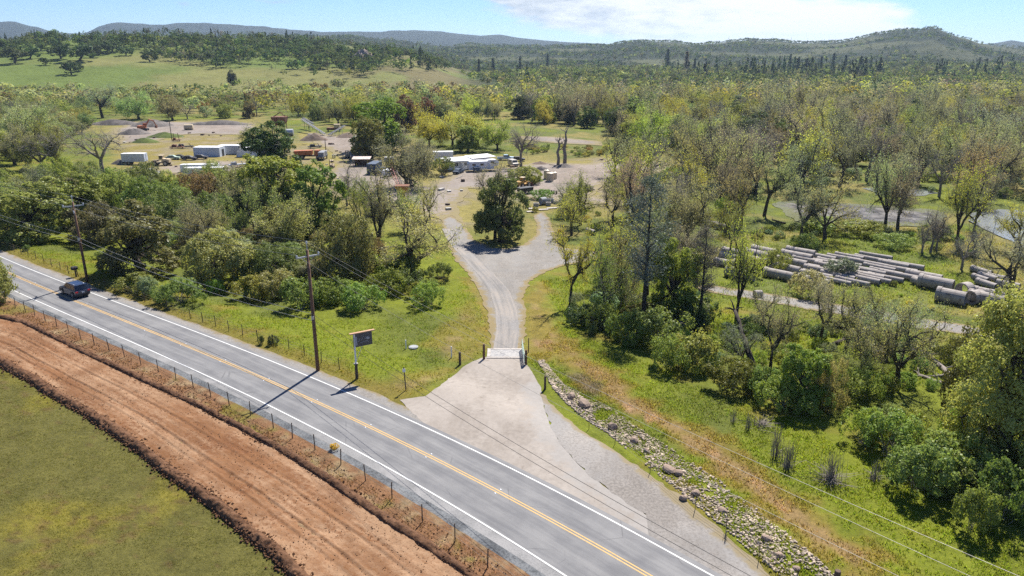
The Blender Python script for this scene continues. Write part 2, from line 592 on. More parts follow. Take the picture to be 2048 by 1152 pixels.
TRAIL = poly_g([(1120, 690), (1180, 740), (1240, 795), (1310, 835), (1420, 905), (1500, 962), (1590, 1035), (1680, 1100), (1750, 1160)])
PURPLE = poly_g([(1130, 745), (1170, 750), (1205, 778), (1190, 790), (1150, 782)])
DRY_L = poly_g([(968, 700), (972, 660), (960, 610), (935, 570), (945, 560), (970, 600), (980, 640), (982, 700)])
DRY_R = poly_g([(1048, 700), (1056, 660), (1052, 600), (1080, 565), (1100, 575), (1085, 610), (1110, 650), (1125, 690), (1100, 715), (1060, 720)])
DRYVERGE = poly_g([(720, 775), (790, 790), (850, 788), (900, 752), (920, 738), (880, 740), (820, 745), (760, 770)])
DRIVE_L = poly_g([(850, 690), (900, 640), (940, 600), (965, 640), (968, 700), (920, 735)])
PIPEYARD = poly_g([(1400, 560), (1480, 485), (1700, 470), (1900, 520), (1990, 600), (1760, 620), (1500, 580)])

YARDDRY = [poly_g(p) for p in ([(225, 262), (520, 255), (610, 290), (650, 370), (450, 362), (300, 356), (240, 345)], [(600, 270), (760, 275), (1000, 330), (1240, 310), (1340, 320), (1330, 350), (1240, 410), (1060, 400), (930, 380), (880, 440), (700, 400), (640, 370)])]
LUSH = np.array([0.128, 0.150, 0.016]); GREEN = np.array([0.092, 0.108, 0.024]); OCHRE = np.array([0.155, 0.118, 0.030]); BAREC = np.array([0.27, 0.175, 0.10])
FIELD = np.array([0.100, 0.094, 0.026]); FIELDY = np.array([0.150, 0.132, 0.024]); STRAW = np.array([0.30, 0.215, 0.125]); SOIL = np.array([0.175, 0.095, 0.05])
DUSTY = np.array([0.20, 0.17, 0.13]); WOODG = np.array([0.085, 0.105, 0.026]); DRYG = np.array([0.175, 0.152, 0.05])


def lerp(a, b, t):
    t = np.asarray(t)[..., None]
    return a * (1 - t) + b * t


def ground_col(x, y):
    s = road_s(x, y)
    n1, n2, n3 = fbm(x / 6, y / 6, 41), fbm(x / 1.7, y / 1.7, 43), fbm(x / 22, y / 22, 45)
    n4 = fbm(x / 0.6, y / 0.6, 47, 2)
    c = lerp(GREEN, LUSH, S(n1 * 0.5 + n3 * 0.5 + 0.12, 0.42, 0.66))
    c = lerp(c, OCHRE, 0.75 * S(n1 * 0.6 + n2 * 0.4, 0.55, 0.72))
    # river flat: mixed green, dry and dusty ground between the trees
    far = S(s, 45, 80)
    flat = lerp(WOODG, DRYG, S(n3 * 0.6 + n1 * 0.4, 0.46, 0.60))
    flat = lerp(flat, LUSH, 0.8 * S(1 - n3 * 0.5 - n1 * 0.5, 0.53, 0.64))
    c = lerp(c, flat, far)
    # verge and trail
    c = lerp(c, OCHRE * 1.05, 0.9 * S(3.2 + 3 * (n2 - 0.5) * 2 - line_d(TRAIL, x, y), 0, 2.2))
    c = lerp(c, BAREC * 0.8, 0.6 * S(1.1 + 4 * (n2 - 0.5) - line_d(TRAIL, x, y), 0, 1.0))
    for B_ in BARE:
        c = lerp(c, BAREC, S(-(sdf(B_, x, y) + (n2 - 0.5) * 2.2), -0.1, 0.5))
    for B_, k in ((DRY_L, 0.95), (DRY_R, 0.85), (DRYVERGE, 0.6), (DRIVE_L, 0.6)):
        c = lerp(c, lerp(OCHRE * 1.15, BAREC * 0.85, S(n2, 0.5, 0.7)), k * S(-(sdf(B_, x, y) + (n2 - 0.5) * 4), -1.2, 1.0))
    c = lerp(c, np.array([0.115, 0.082, 0.072]), 0.7 * S(-(sdf(PURPLE, x, y) + (n2 - 0.5) * 3), -0.6, 0.8))
    for B_ in YARDDRY:
        c = lerp(c, lerp(np.array([0.185, 0.150, 0.045]), np.array([0.205, 0.17, 0.105]), S(n1, 0.45, 0.62)), 0.9 * S(-(sdf(B_, x, y) + (n1 - 0.5) * 14), -6, 3))
    for B_, k in ((Z_YARD, 1), (Z_EXCV, 1), (Z_TRUCK, 1)):
        c = lerp(c, lerp(DRYG * 1.15, DUSTY, S(n1, 0.45, 0.6)), S(-(sdf(B_, x, y) + (n1 - 0.5) * 16), -9, 2))
    c = lerp(c, lerp(WOODG * 1.1, LUSH, S(n1, 0.4, 0.6)), S(-(sdf(PIPEYARD, x, y)), -4, 3) * 0.7)
    # far verge next to the asphalt
    c = lerp(c, OCHRE * 0.95, 0.7 * S(7.5 + 3 * (n2 - 0.5) - s, 0, 2.0) * (s > 0))
    # near side of the road: straw, soil, then the olive field
    near = s < 0
    fld = lerp(FIELD, FIELDY, S(n1 * 0.55 + n3 * 0.3 + n2 * 0.15, 0.46, 0.62))
    fld = lerp(fld, FIELD * 0.75, 0.7 * S(n2 * 0.7 + n4 * 0.3, 0.54, 0.7))
    fld = lerp(fld, np.array([0.10, 0.062, 0.03]), 0.55 * S(n1 * 0.35 + n4 * 0.65, 0.60, 0.74))
    strip = lerp(SOIL, STRAW * 0.8, S(n2 * 0.6 + n4 * 0.4, 0.48, 0.66))
    strip = lerp(strip, FIELDY * 0.9, 0.75 * S(n1 * 0.7 + n4 * 0.3, 0.54, 0.64))
    dup_ = line_d(BERM_UP, x, y)
    strip = lerp(strip, STRAW, S(dup_ + (n2 - 0.5) * 2.5, 3.6, 5.0) * 0.85)
    dlo = line_d(BERM_LO, x, y)
    u, v = road_uv(x, y)
    blo_u, blo_v = road_uv(BERM_LO[:, 0], BERM_LO[:, 1])
    o_ = np.argsort(blo_u)
    inside_field = v < np.interp(u, blo_u[o_], blo_v[o_])
    nc = np.where(inside_field[..., None], fld, strip)
    c = np.where(near[..., None], nc, c)
    # hill meadow and woods beyond
    r = np.hypot(x, y)
    hill = lerp(np.array([0.100, 0.135, 0.030]), np.array([0.150, 0.150, 0.050]), S(fbm(x / 90, y / 90, 51), 0.42, 0.62))
    yy = np.maximum(y, 60)
    px = 1024 + FPX / math.cos(TH) * x / yy
    right = S(px, 620, 800)
    hill = lerp(hill, np.array([0.125, 0.108, 0.048]), 0.95 * right * S(fbm(x / 60, y / 60, 57), 0.30, 0.46))
    hill = lerp(hill, np.array([0.030, 0.042, 0.016]), S(px, 880, 1000))
    c = lerp(c, hill, S(r, 480, 640))
    chap = lerp(np.array([0.018, 0.027, 0.012]), np.array([0.065, 0.072, 0.032]), S(fbm(x / 160, y / 160, 61, 5), 0.56, 0.72))
    c = lerp(c, chap, S(r, 1150, 1500))
    c = lerp(c, np.array([0.018, 0.024, 0.015]), S(r, 3400, 4200))
    return c


def polar_sheet(name, r0, r1, ratio, da, mat, a_max=62):
    az_ = np.radians(np.arange(-a_max, a_max + da / 2, da))
    n = int(math.log(r1 / r0) / math.log(ratio)) + 1
    rr_ = r0 * (r1 / r0) ** (np.arange(n + 1) / n)
    R, A = np.meshgrid(rr_, az_, indexing='ij')
    X, Y = R * np.sin(A), R * np.cos(A)
    Z = ground_h(X, Y)
    if r1 < 1000:
        Z = Z - 0.03
    na, nr = len(az_), len(rr_)
    I = np.arange(nr * na).reshape(nr, na)
    F = np.stack([I[:-1, :-1], I[:-1, 1:], I[1:, 1:], I[1:, :-1]], -1).reshape(-1, 4)[:, ::-1]
    c = ground_col(X.ravel(), Y.ravel())
    me = quick_mesh(name, np.stack([X, Y, Z], -1).reshape(-1, 3), F, colors=c, smooth=True)
    return link(name, me, mat, kind='structure')


def grass_mat(name, fine, coarse, bump, k=0.45):
    m, t, o = new_mat(name)
    at = t.node('ShaderNodeVertexColor', layer_name='Col')
    vec = t.node('ShaderNodeTexCoord').outputs['Object']
    a = t.noise(vec, coarse, 5, 0.65)
    b = t.noise(vec, fine, 4, 0.75)
    b2 = t.noise(vec, fine * 5, 3, 0.8)
    f = t.math('MULTIPLY_ADD', b2, 0.35, t.math('MULTIPLY_ADD', b, 0.5, t.math('MULTIPLY', a, 0.4)))
    c = t.mix(1.0, at.outputs[0], t.mix(t.ramp(f, 0.38, 0.84), (1 - k, 1 - k * 0.95, 1 - k), (1 + k, 1 + k * 0.9, 1 + k * 0.8)), 'MULTIPLY')
    p = t.node('ShaderNodeBsdfPrincipled')
    t.put(p.inputs['Base Color'], c)
    p.inputs['Roughness'].default_value = 0.95
    p.inputs['Specular IOR Level'].default_value = 0.1
    bn = t.node('ShaderNodeBump')
    bn.inputs['Strength'].default_value = 1.0
    bn.inputs['Distance'].default_value = bump
    t.put(bn.inputs['Height'], f)
    t.l.new(bn.outputs[0], p.inputs['Normal'])
    t.l.new(p.outputs[0], o.inputs[0])
    return m


polar_sheet('ground', 12.0, 640.0, 1.0098, 0.32, grass_mat('meadow_grass', 2.6, 0.5, 0.22))
polar_sheet('hill', 636.0, 1750.0, 1.012, 0.4, grass_mat('hill_grass', 0.15, 0.03, 2.0, 0.30))
polar_sheet('far_hill', 1740.0, 7000.0, 1.012, 0.28, grass_mat('chaparral', 0.05, 0.012, 9.0, 0.45))


# ---------------------------------------------------------------- sheets and ribbons
def sheet(name, P, step, lift, mat, rough=0.0, ho=None, kind='structure', mirror_z=None, edge_of=None):
    """a flat skin over the terrain with an uneven outline, triangulated on a grid"""
    P = np.asarray(P)
    pts = []
    n = len(P)
    for i in range(n):
        a, b = P[i], P[(i + 1) % n]
        k = max(1, int(np.linalg.norm(b - a) / (step * 0.6)))
        for j in range(k):
            pts.append(a + (b - a) * j / k)
    pts = np.array(pts)
    if rough:
        q = np.roll(pts, -1, 0) - np.roll(pts, 1, 0)
        nn = np.stack([q[:, 1], -q[:, 0]], -1); nn /= np.linalg.norm(nn, axis=1)[:, None] + 1e-9
        pts = pts + nn * ((fbm(pts[:, 0] / rough / 2.2, pts[:, 1] / rough / 2.2, 71) - 0.5) * 2.2 * rough)[:, None]
    x0, y0 = pts.min(0); x1, y1 = pts.max(0)
    gx, gy = np.meshgrid(np.arange(x0 + step / 2, x1, step), np.arange(y0 + step / 2, y1, step))
    d = sdf(pts, gx, gy)
    k = d < -0.45 * step
    inner = np.stack([gx[k], gy[k]], -1)
    vs = [Vector(p) for p in pts] + [Vector(p) for p in inner]
    res = delaunay_2d_cdt(vs, [], [list(range(len(pts)))], 1, 1e-5)
    V2 = np.array([(v.x, v.y) for v in res[0]]); F = [f for f in res[2] if len(f) == 3]
    Z = ground_h(V2[:, 0], V2[:, 1]) + lift if mirror_z is None else np.full(len(V2), mirror_z)
    if ho is not None:
        Z = Z + ho(V2[:, 0], V2[:, 1])
    F = np.array(F)
    a, b, c = V2[F[:, 0]], V2[F[:, 1]], V2[F[:, 2]]
    flip = np.cross(b - a, c - a) < 0
    F[flip] = F[flip][:, ::-1]
    me = quick_mesh(name, np.column_stack([V2, Z]), F, uv=V2 * 0.1, smooth=True)
    ed = me.attributes.new('edge', 'FLOAT', 'POINT')
    dist = -sdf(pts, V2[:, 0], V2[:, 1]) if edge_of is None else sdf(edge_of, V2[:, 0], V2[:, 1])
    ed.data.foreach_set('value', np.asarray(dist, np.float32))
    return link(name, me, mat, kind=kind)


def ribbon(name, A, B, n, m, lift, mat, ho=None, kind='structure', parent=None):
    """grid between two lines; UV u in metres along, v across 0..1"""
    def res(P):
        P = np.asarray(P)
        L = np.concatenate([[0], np.cumsum(np.linalg.norm(np.diff(P, axis=0), axis=1))])
        t = np.linspace(0, L[-1], n)
        return np.stack([np.interp(t, L, P[:, 0]), np.interp(t, L, P[:, 1])], -1), L[-1]
    a, la = res(A); b, lb = res(B)
    v = np.linspace(0, 1, m)
    XY = a[:, None] * (1 - v)[None, :, None] + b[:, None] * v[None, :, None]
    X, Y = XY[..., 0], XY[..., 1]
    U = np.linspace(0, la, n)[:, None] * np.ones(m)[None]
    Vv = np.ones(n)[:, None] * v[None]
    Z = ground_h(X, Y) + lift
    if ho is not None:
        Z = Z + ho(X, Y, U, Vv)
    I = np.arange(n * m).reshape(n, m)
    F = np.stack([I[:-1, :-1], I[1:, :-1], I[1:, 1:], I[:-1, 1:]], -1).reshape(-1, 4)
    V3 = np.stack([X, Y, Z], -1).reshape(-1, 3)
    nz = np.cross(V3[F[:, 1]] - V3[F[:, 0]], V3[F[:, 3]] - V3[F[:, 0]])[:, 2].mean()
    if nz < 0:
        F = F[:, ::-1]
    me = quick_mesh(name, V3, F, uv=np.stack([U, Vv * 1.0], -1).reshape(-1, 2), smooth=True)
    ed = me.attributes.new('edge', 'FLOAT', 'POINT')
    ed.data.foreach_set('value', np.asarray((1.25 - Vv) * 1.6, np.float32).ravel())
    return link(name, me, mat, parent, kind=kind)


def line_xy(c, off, u0=U0, u1=U1, n=160):
    u = np.linspace(u0, u1, n)
    return np.stack(road_pt(c, u, off), -1)


def wavy(P, amp, s, wl=2.5):
    q = np.gradient(P, axis=0); nn = np.stack([-q[:, 1], q[:, 0]], -1); nn /= np.linalg.norm(nn, axis=1)[:, None]
    return P + nn * ((fbm(P[:, 0] / wl, P[:, 1] / wl, s) - 0.5) * 2 * amp)[:, None]


# asphalt: worn wheel tracks run along u
m, t, o = new_mat('asphalt')
tcn = t.node('ShaderNodeTexCoord')
sepn = t.node('ShaderNodeSeparateXYZ'); t.l.new(tcn.outputs['UV'], sepn.inputs[0])
vv = sepn.outputs[1]
trk = t.math('MULTIPLY', t.math('COSINE', t.math('MULTIPLY', vv, 4 * 2 * PI)), 0.5)
lng = t.noise(t.scale(tcn.outputs['UV'], (0.06, 5, 1)), 4.0, 4, 0.6)
g = t.noise(tcn.outputs['Object'], 26.0, 3, 0.8)
pat = t.noise(tcn.outputs['Object'], 0.35, 4, 0.6)
f = t.math('ADD', t.math('MULTIPLY_ADD', trk, 0.10, t.math('MULTIPLY', lng, 0.45)), t.math('MULTIPLY', pat, 0.45))
c = t.mix(t.ramp(f, 0.26, 0.64), (0.122, 0.122, 0.127), (0.205, 0.202, 0.199))
c = t.mix(1.0, c, t.mix(g, (0.72, 0.72, 0.72), (1.26, 1.26, 1.26)), 'MULTIPLY')
# old filled cracks
wv = t.node('ShaderNodeTexVoronoi', feature='DISTANCE_TO_EDGE'); wv.inputs['Scale'].default_value = 0.22
t.l.new(tcn.outputs['Object'], wv.inputs['Vector'])
crk = t.math('MULTIPLY', t.ramp(wv.outputs[0], 0.0, 0.012, 1.0, 0.0), t.ramp(pat, 0.5, 0.62))
c = t.mix(t.math('MULTIPLY', crk, 0.45), c, (0.05, 0.05, 0.055))
p = t.node('ShaderNodeBsdfPrincipled'); t.put(p.inputs['Base Color'], c)
p.inputs['Roughness'].default_value = 0.85; p.inputs['Specular IOR Level'].default_value = 0.25
bn = t.node('ShaderNodeBump'); bn.inputs['Distance'].default_value = 0.01; t.put(bn.inputs['Height'], g); t.l.new(bn.outputs[0], p.inputs['Normal'])
t.l.new(p.outputs[0], o.inputs[0])
MATS['asphalt'] = m

gravelly('old_asphalt_edge', (0.204, 0.202, 0.198), (0.258, 0.252, 0.246), (0.144, 0.144, 0.144), 0.4, 9, 0.01)
gravelly('blue_gravel', (0.121, 0.129, 0.136), (0.184, 0.190, 0.193), (0.057, 0.060, 0.063), 0.5, 5, 0.05)
gravelly('pale_gravel', (0.295, 0.272, 0.245), (0.225, 0.214, 0.200), (0.155, 0.146, 0.134), 0.35, 5, 0.04, edge=(0.20, 0.155, 0.075), edge_w=1.1, stain=0.6)
gravelly('pull_gravel', (0.300, 0.276, 0.250), (0.236, 0.226, 0.215), (0.178, 0.164, 0.150), 0.14, 5, 0.04, edge=(0.21, 0.17, 0.10), edge_w=0.7, stain=0.7)
gravelly('yard_dust', (0.300, 0.245, 0.200), (0.235, 0.205, 0.180), (0.180, 0.155, 0.130), 0.07, 1.2, 0.06, edge=(0.20, 0.165, 0.08), edge_w=4.0, stain=0.6)
gravelly('road_gravel', (0.240, 0.227, 0.215), (0.293, 0.254, 0.215), (0.156, 0.150, 0.143), 0.2, 4, 0.05, streak=True)
gravelly('apron_concrete', (0.325, 0.290, 0.254), (0.288, 0.256, 0.224), (0.252, 0.224, 0.196), 0.22, 2.0, 0.002, edge=(0.268, 0.250, 0.230), edge_w=2.2, stain=0.7)
gravelly('mud', (0.085, 0.075, 0.070), (0.215, 0.20, 0.186), (0.04, 0.036, 0.035), 0.35, 0.6, 0.12, edge=(0.12, 0.125, 0.05), edge_w=4.5, stain=0.7, rough=0.30)
gravelly('red_soil', (0.150, 0.066, 0.028), (0.210, 0.104, 0.047), (0.325, 0.205, 0.122), 0.30, 3.0, 0.08, streak=True, stain=0.6)
gravelly('dark_soil', (0.118, 0.060, 0.032), (0.155, 0.082, 0.045), (0.065, 0.033, 0.018), 0.8, 5, 0.10)

ribbon('road', line_xy(NEARC, -0.10), line_xy(FARC, 0.45), 220, 15, 0.012, MATS['asphalt'])
ribbon('road_edge', line_xy(NEARC, -0.84), line_xy(NEARC, -0.06), 220, 3, 0.006, MATS['old_asphalt_edge'])
ribbon('road_shoulder', wavy(line_xy(NEARC, -2.35), 0.35, 81), line_xy(NEARC, -0.74), 260, 7, 0.004, MATS['blue_gravel'], ho=lambda X, Y, U, V: -0.07 * (1 - V) * S(1 - V, 0.05, 0.4))
ribbon('road_shoulder', line_xy(FARC, 0.35), wavy(line_xy(FARC, 1.55), 0.45, 83), 260, 6, 0.002, MATS['pale_gravel'])
m_white = plain('white_paint', (0.56, 0.56, 0.54), 0.7, var=0.15, scale=2.0, dirt=(0.40, 0.40, 0.39))
m_yel = plain('yellow_paint', (0.46, 0.29, 0.095), 0.7, var=0.15, scale=2.0, dirt=(0.30, 0.22, 0.12))
ribbon('road_marking', line_xy(NEARC, -0.06), line_xy(NEARC, 0.06), 200, 2, 0.018, m_white)
ribbon('road_marking', line_xy(FARC, -0.06), line_xy(FARC, 0.06), 200, 2, 0.018, m_white)
ribbon('road_marking', line_xy(MIDC, 0.06), line_xy(MIDC, 0.17), 200, 2, 0.018, m_yel)
ribbon('road_marking', line_xy(MIDC, -0.17), line_xy(MIDC, -0.06), 200, 2, 0.018, m_yel)

sheet('driveway', Z_APRON, 0.8, 0.006, MATS['apron_concrete'], 0.12, edge_of=Z_PULL)
LAYBY_OUT = poly_g([(1076, 780), (1090, 792), (1120, 825), (1160, 858), (1210, 888), (1290, 942), (1370, 1000), (1450, 1068), (1510, 1118), (1550, 1165), (1640, 1260), (1640, 1262), (1550, 1167), (1290, 944), (1120, 827)])
sheet('gravel_lay_by', Z_PULL, 0.8, 0.009, MATS['pull_gravel'], 0.3, edge_of=LAYBY_OUT)
sheet('gravel_road', Z_DRIVE, 1.2, 0.03, MATS['pale_gravel'], 0.5)
sheet('gravel_yard', Z_YARD, 3.0, 0.06, MATS['yard_dust'], 1.6)
sheet('gravel_yard', Z_EXCV, 4.0, 0.08, MATS['yard_dust'], 2.0)
sheet('gravel_yard', Z_TRUCK, 3.0, 0.06, MATS['yard_dust'], 1.6)
sheet('gravel_path', Z_LANE, 3.5, 0.08, MATS['yard_dust'], 0.8)
sheet('gravel_path', Z_RPATH, 1.2, 0.03, MATS['pale_gravel'], 0.5)
sheet('mud_flat', Z_MUD, 2.0, 0.05, MATS['mud'], 1.5, ho=lambda x, y: 0.25 * (fbm(x / 2.5, y / 2.5, 77) - 0.4))

# wheel-worn strip on the curved gravel road
CURVE = poly_g([(1010, 701), (1016, 660), (1012, 620), (1000, 585), (978, 555), (950, 525), (926, 500), (908, 478), (898, 458)])
ribbon('gravel_road', wavy(CURVE, 0.15, 91) + [-1.35, 0], wavy(CURVE, 0.15, 92) + [1.35, 0], 60, 9, 0.045, MATS['road_gravel'])

# graded soil strip with ruts, between the two thrown-up ridges
def ruts(X, Y, U, V):
    w_ = V + 0.05 * (fbm(U / 14, V * 0, 95) - 0.5)
    h = 0.0
    for c_, d_ in ((0.27, 0.035), (0.385, 0.055), (0.64, 0.045), (0.72, 0.02)):
        h = h - d_ * np.exp(-((w_ - c_) / 0.018) ** 2) + 0.6 * d_ * np.exp(-((w_ - c_ - 0.035) / 0.014) ** 2)
    h = h * (0.35 + 1.3 * fbm(U / 6, V * 3, 98))
    return h + 0.12 * (fbm(X / 0.7, Y / 0.7, 96) - 0.5) * (0.4 + S(fbm(X / 4, Y / 4, 97), 0.4, 0.65))


ribbon('dirt_track', BERM_LO, BERM_UP, 520, 90, 0.05, MATS['red_soil'], ho=ruts)


def berm(P, half, hh, seed, kink):
    P = np.asarray(P)
    q = np.gradient(P, axis=0); nn = np.stack([-q[:, 1], q[:, 0]], -1); nn /= np.linalg.norm(nn, axis=1)[:, None]
    A, B_ = P - nn * half, P + nn * half
    def hgt(X, Y, U, V):
        prof = np.sin(np.clip(V, 0, 1) * PI) ** 0.8
        lump = 0.45 + 1.1 * fbm(X / 0.55, Y / 0.55, seed, 3) * (0.5 + fbm(X / 2.2, Y / 2.2, seed + 5))
        edge = S(V, 0, 0.12) * S(1 - V, 0, 0.12)
        return prof * hh * lump * edge - 0.10 * (1 - edge) + kink * (fbm(X / 0.25, Y / 0.25, seed + 9, 2) - 0.5) * edge
    return ribbon('soil_ridge', wavy(A, 0.28, seed + 1, 1.2), wavy(B_, 0.28, seed + 2, 1.2), 900, 16, 0.055, MATS['dark_soil'], ho=hgt)


berm(BERM_UP, 0.36, 0.24, 101, 0.16)
berm(BERM_LO, 0.50, 0.34, 111, 0.24)

rng_c = np.random.default_rng(5)
def clods(name, n, pick, smin, smax, mat, seed):
    """loose lumps: small irregular octahedra, one mass"""
    base = np.array([(1, 0, 0), (0, 1, 0), (-1, 0, 0), (0, -1, 0), (0, 0, .8), (0, 0, -.6)], float)
    fc = np.array([(0, 1, 4), (1, 2, 4), (2, 3, 4), (3, 0, 4), (1, 0, 5), (2, 1, 5), (3, 2, 5), (0, 3, 5)])
    x, y, lift = pick(n)
    s_ = rng_c.uniform(smin, smax, n) * rng_c.uniform(0.6, 1.0, n)
    V = base[None] * (1 + rng_c.uniform(-.35, .35, (n, 6, 3)))
    an = rng_c.uniform(0, 6.28, n); ca, sa = np.cos(an)[:, None], np.sin(an)[:, None]
    X = (V[..., 0] * ca - V[..., 1] * sa) * s_[:, None] + x[:, None]
    Y = (V[..., 0] * sa + V[..., 1] * ca) * s_[:, None] + y[:, None]
    Z = V[..., 2] * s_[:, None] + (ground_h(x, y) + lift)[:, None]
    F = (fc[None] + (np.arange(n) * 6)[:, None, None]).reshape(-1, 3)
    return link(name, quick_mesh(name, np.stack([X, Y, Z], -1).reshape(-1, 3), F), mat, kind='stuff')


def along(P, half, hh):
    P = np.asarray(P)
    L = np.concatenate([[0], np.cumsum(np.linalg.norm(np.diff(P, axis=0), axis=1))])
    def f(n):
        t_ = rng_c.uniform(0, L[-1], n)
        x, y = np.interp(t_, L, P[:, 0]), np.interp(t_, L, P[:, 1])
        dx, dy = np.interp(t_ + .5, L, P[:, 0]) - x, np.interp(t_ + .5, L, P[:, 1]) - y
        q = np.hypot(dx, dy) + 1e-6
        o_ = rng_c.normal(0, half, n)
        lift = hh * np.exp(-(o_ / half) ** 2 * 0.9) * rng_c.uniform(0.4, 1.1, n) + 0.04
        return x - dy / q * o_, y + dx / q * o_, lift
    return f


clods('soil_clods', 5200, along(BERM_LO, 0.34, 0.30), 0.05, 0.16, MATS['dark_soil'], 1)
clods('soil_clods', 3600, along(BERM_UP, 0.24, 0.20), 0.04, 0.12, MATS['dark_soil'], 2)
def on_strip(n):
    t_, f_ = rng_c.random(n), rng_c.random(n)
    def at_(P):
        L = np.concatenate([[0], np.cumsum(np.linalg.norm(np.diff(P, axis=0), axis=1))])
        return np.interp(t_ * L[-1], L, P[:, 0]), np.interp(t_ * L[-1], L, P[:, 1])
    (ax, ay), (bx, by) = at_(BERM_LO), at_(BERM_UP)
    return ax + (bx - ax) * f_, ay + (by - ay) * f_, np.full(n, 0.05)


clods('soil_clods', 5000, on_strip, 0.02, 0.07, MATS['red_soil'], 3)
def beside_road(n):
    u = rng_c.uniform(-70, 55, n); o_ = -rng_c.uniform(2.2, 6.0, n)
    x, y = road_pt(NEARC, u, o_)
    return x, y, np.full(n, 0.0)


clods('soil_clods', 5000, beside_road, 0.025, 0.085, MATS['dark_soil'], 4)

# ---- blades of grass standing in the meadow, the verge and the field
m, t, o = new_mat('grass_blades')
at = t.node('ShaderNodeVertexColor', layer_name='Col')
d = t.node('ShaderNodeBsdfDiffuse'); t.l.new(at.outputs[0], d.inputs[0])
tr = t.node('ShaderNodeBsdfTranslucent'); t.put(tr.inputs[0], t.mix(1.0, at.outputs[0], (1.1, 1.15, 0.8), 'MULTIPLY'))
mx = t.node('ShaderNodeMixShader'); mx.inputs[0].default_value = 0.6
t.l.new(d.outputs[0], mx.inputs[1]); t.l.new(tr.outputs[0], mx.inputs[2]); t.l.new(mx.outputs[0], o.inputs[0])
M_BLADE = m


def blades(name, poly, n, h0, h1, wd, seed, keep=None, gain=1.9, clump=0.6):
    """tufts of three bent blades each, coloured like the ground they grow from"""
    r_ = np.random.default_rng(seed)
    P = poly_g(poly)
    x0, y0 = P.min(0); x1, y1 = P.max(0)
    k = n * 6
    x, y = r_.uniform(x0, x1, k), r_.uniform(y0, y1, k)
    ok = sdf(P, x, y) < 0
    dens = S(fbm(x / 1.6, y / 1.6, seed + 3), 0.30, 0.62) ** clump
    ok &= r_.random(k) < dens
    for z_ in (Z_APRON, Z_PULL, Z_DRIVE, Z_RPATH):
        ok &= sdf(z_, x, y) > 0.15
    s_ = road_s(x, y)
    ok &= (s_ > 4.9) | (s_ < -5.6)
    x, y = x[ok][:n], y[ok][:n]
    n = len(x)
    c = ground_col(x, y) * gain * r_.uniform(0.75, 1.3, (n, 1)) * (1 + r_.normal(size=(n, 3)) * 0.06)
    z = ground_h(x, y) - 0.04
    V, C = [], []
    for b_ in range(3):
        a_ = r_.uniform(0, 2 * PI, n); h = r_.uniform(h0, h1, n)
        ln = r_.uniform(0.15, 0.6, n) * h
        ox, oy = r_.normal(0, wd * 1.6, n), r_.normal(0, wd * 1.6, n)
        px_, py_ = np.cos(a_) * wd, np.sin(a_) * wd
        bx, by = x + ox, y + oy
        V += [np.stack([bx - px_, by - py_, z], -1), np.stack([bx + px_, by + py_, z], -1), np.stack([bx - np.sin(a_) * ln, by + np.cos(a_) * ln, z + h], -1)]
    V = np.stack(V, 1).reshape(-1, 3)
    F = np.arange(len(V)).reshape(-1, 3)
    return link(name, quick_mesh(name, V, F, colors=np.repeat(np.clip(c, 0, .6), 9, 0)), M_BLADE, kind='stuff')


blades('grass', [(1050, 720), (1120, 640), (1200, 690), (1330, 740), (1460, 800), (1640, 850), (1760, 920), (1900, 1040), (2080, 1080), (2080, 1200), (1720, 1200), (1560, 1050), (1330, 890), (1120, 770)], 15000, 0.08, 0.30, 0.030, 401)
blades('grass', [(-40, 478), (120, 480), (260, 545), (480, 600), (640, 640), (860, 620), (930, 560), (975, 640), (975, 700), (900, 755), (830, 790), (640, 750), (330, 640), (-40, 520)], 14000, 0.08, 0.30, 0.030, 403)
blades('grass', [(-80, 700), (0, 735), (100, 800), (240, 885), (330, 950), (430, 1020), (560, 1130), (620, 1200), (-80, 1200)], 14000, 0.03, 0.08, 0.025, 405, gain=1.8)
blades('dry_grass', [(-40, 592), (60, 616), (420, 780), (700, 920), (1000, 1120), (1000, 1180), (900, 1110), (640, 935), (400, 800), (60, 640), (-40, 612)], 15000, 0.08, 0.30, 0.02, 407, gain=1.6)
blades('grass', [(1075, 735), (1110, 770), (1200, 850), (1330, 950), (1560, 1160), (1660, 1160), (1500, 1010), (1300, 865), (1150, 765)], 5000, 0.10, 0.32, 0.030, 409, gain=1.6)
blades('grass', [(1080, 560), (1400, 520), (1420, 560), (1990, 670), (1990, 700), (1900, 780), (1500, 720), (1340, 680), (1130, 640)], 12000, 0.15, 0.5, 0.04, 411)
blades('grass', [(1400, 480), (1640, 440), (1920, 450), (2048, 500), (2048, 600), (1900, 640), (1500, 580)], 12000, 0.15, 0.5, 0.05, 413)

# open water among the trees
m, t, o = new_mat('river_water')
p = t.node('ShaderNodeBsdfPrincipled')
p.inputs['Base Color'].default_value = (0.22, 0.235, 0.235, 1)
p.inputs['Roughness'].default_value = 0.06
p.inputs['IOR'].default_value = 1.33
bn = t.node('ShaderNodeBump'); bn.inputs['Distance'].default_value = 0.02; bn.inputs['Strength'].default_value = 0.5
t.put(bn.inputs['Height'], t.noise(t.node('ShaderNodeTexCoord').outputs['Object'], 2.0, 3, 0.6))
t.l.new(bn.outputs[0], p.inputs['Normal']); t.l.new(p.outputs[0], o.inputs[0])
for zz in (Z_WAT1, Z_WAT2):
    cx, cy = zz.mean(0)
    lev = float(np.max(ground_h(zz[:, 0], zz[:, 1]))) + 0.05
    sheet('water', zz, 4.0, 0.0, m, 2.2, mirror_z=lev)

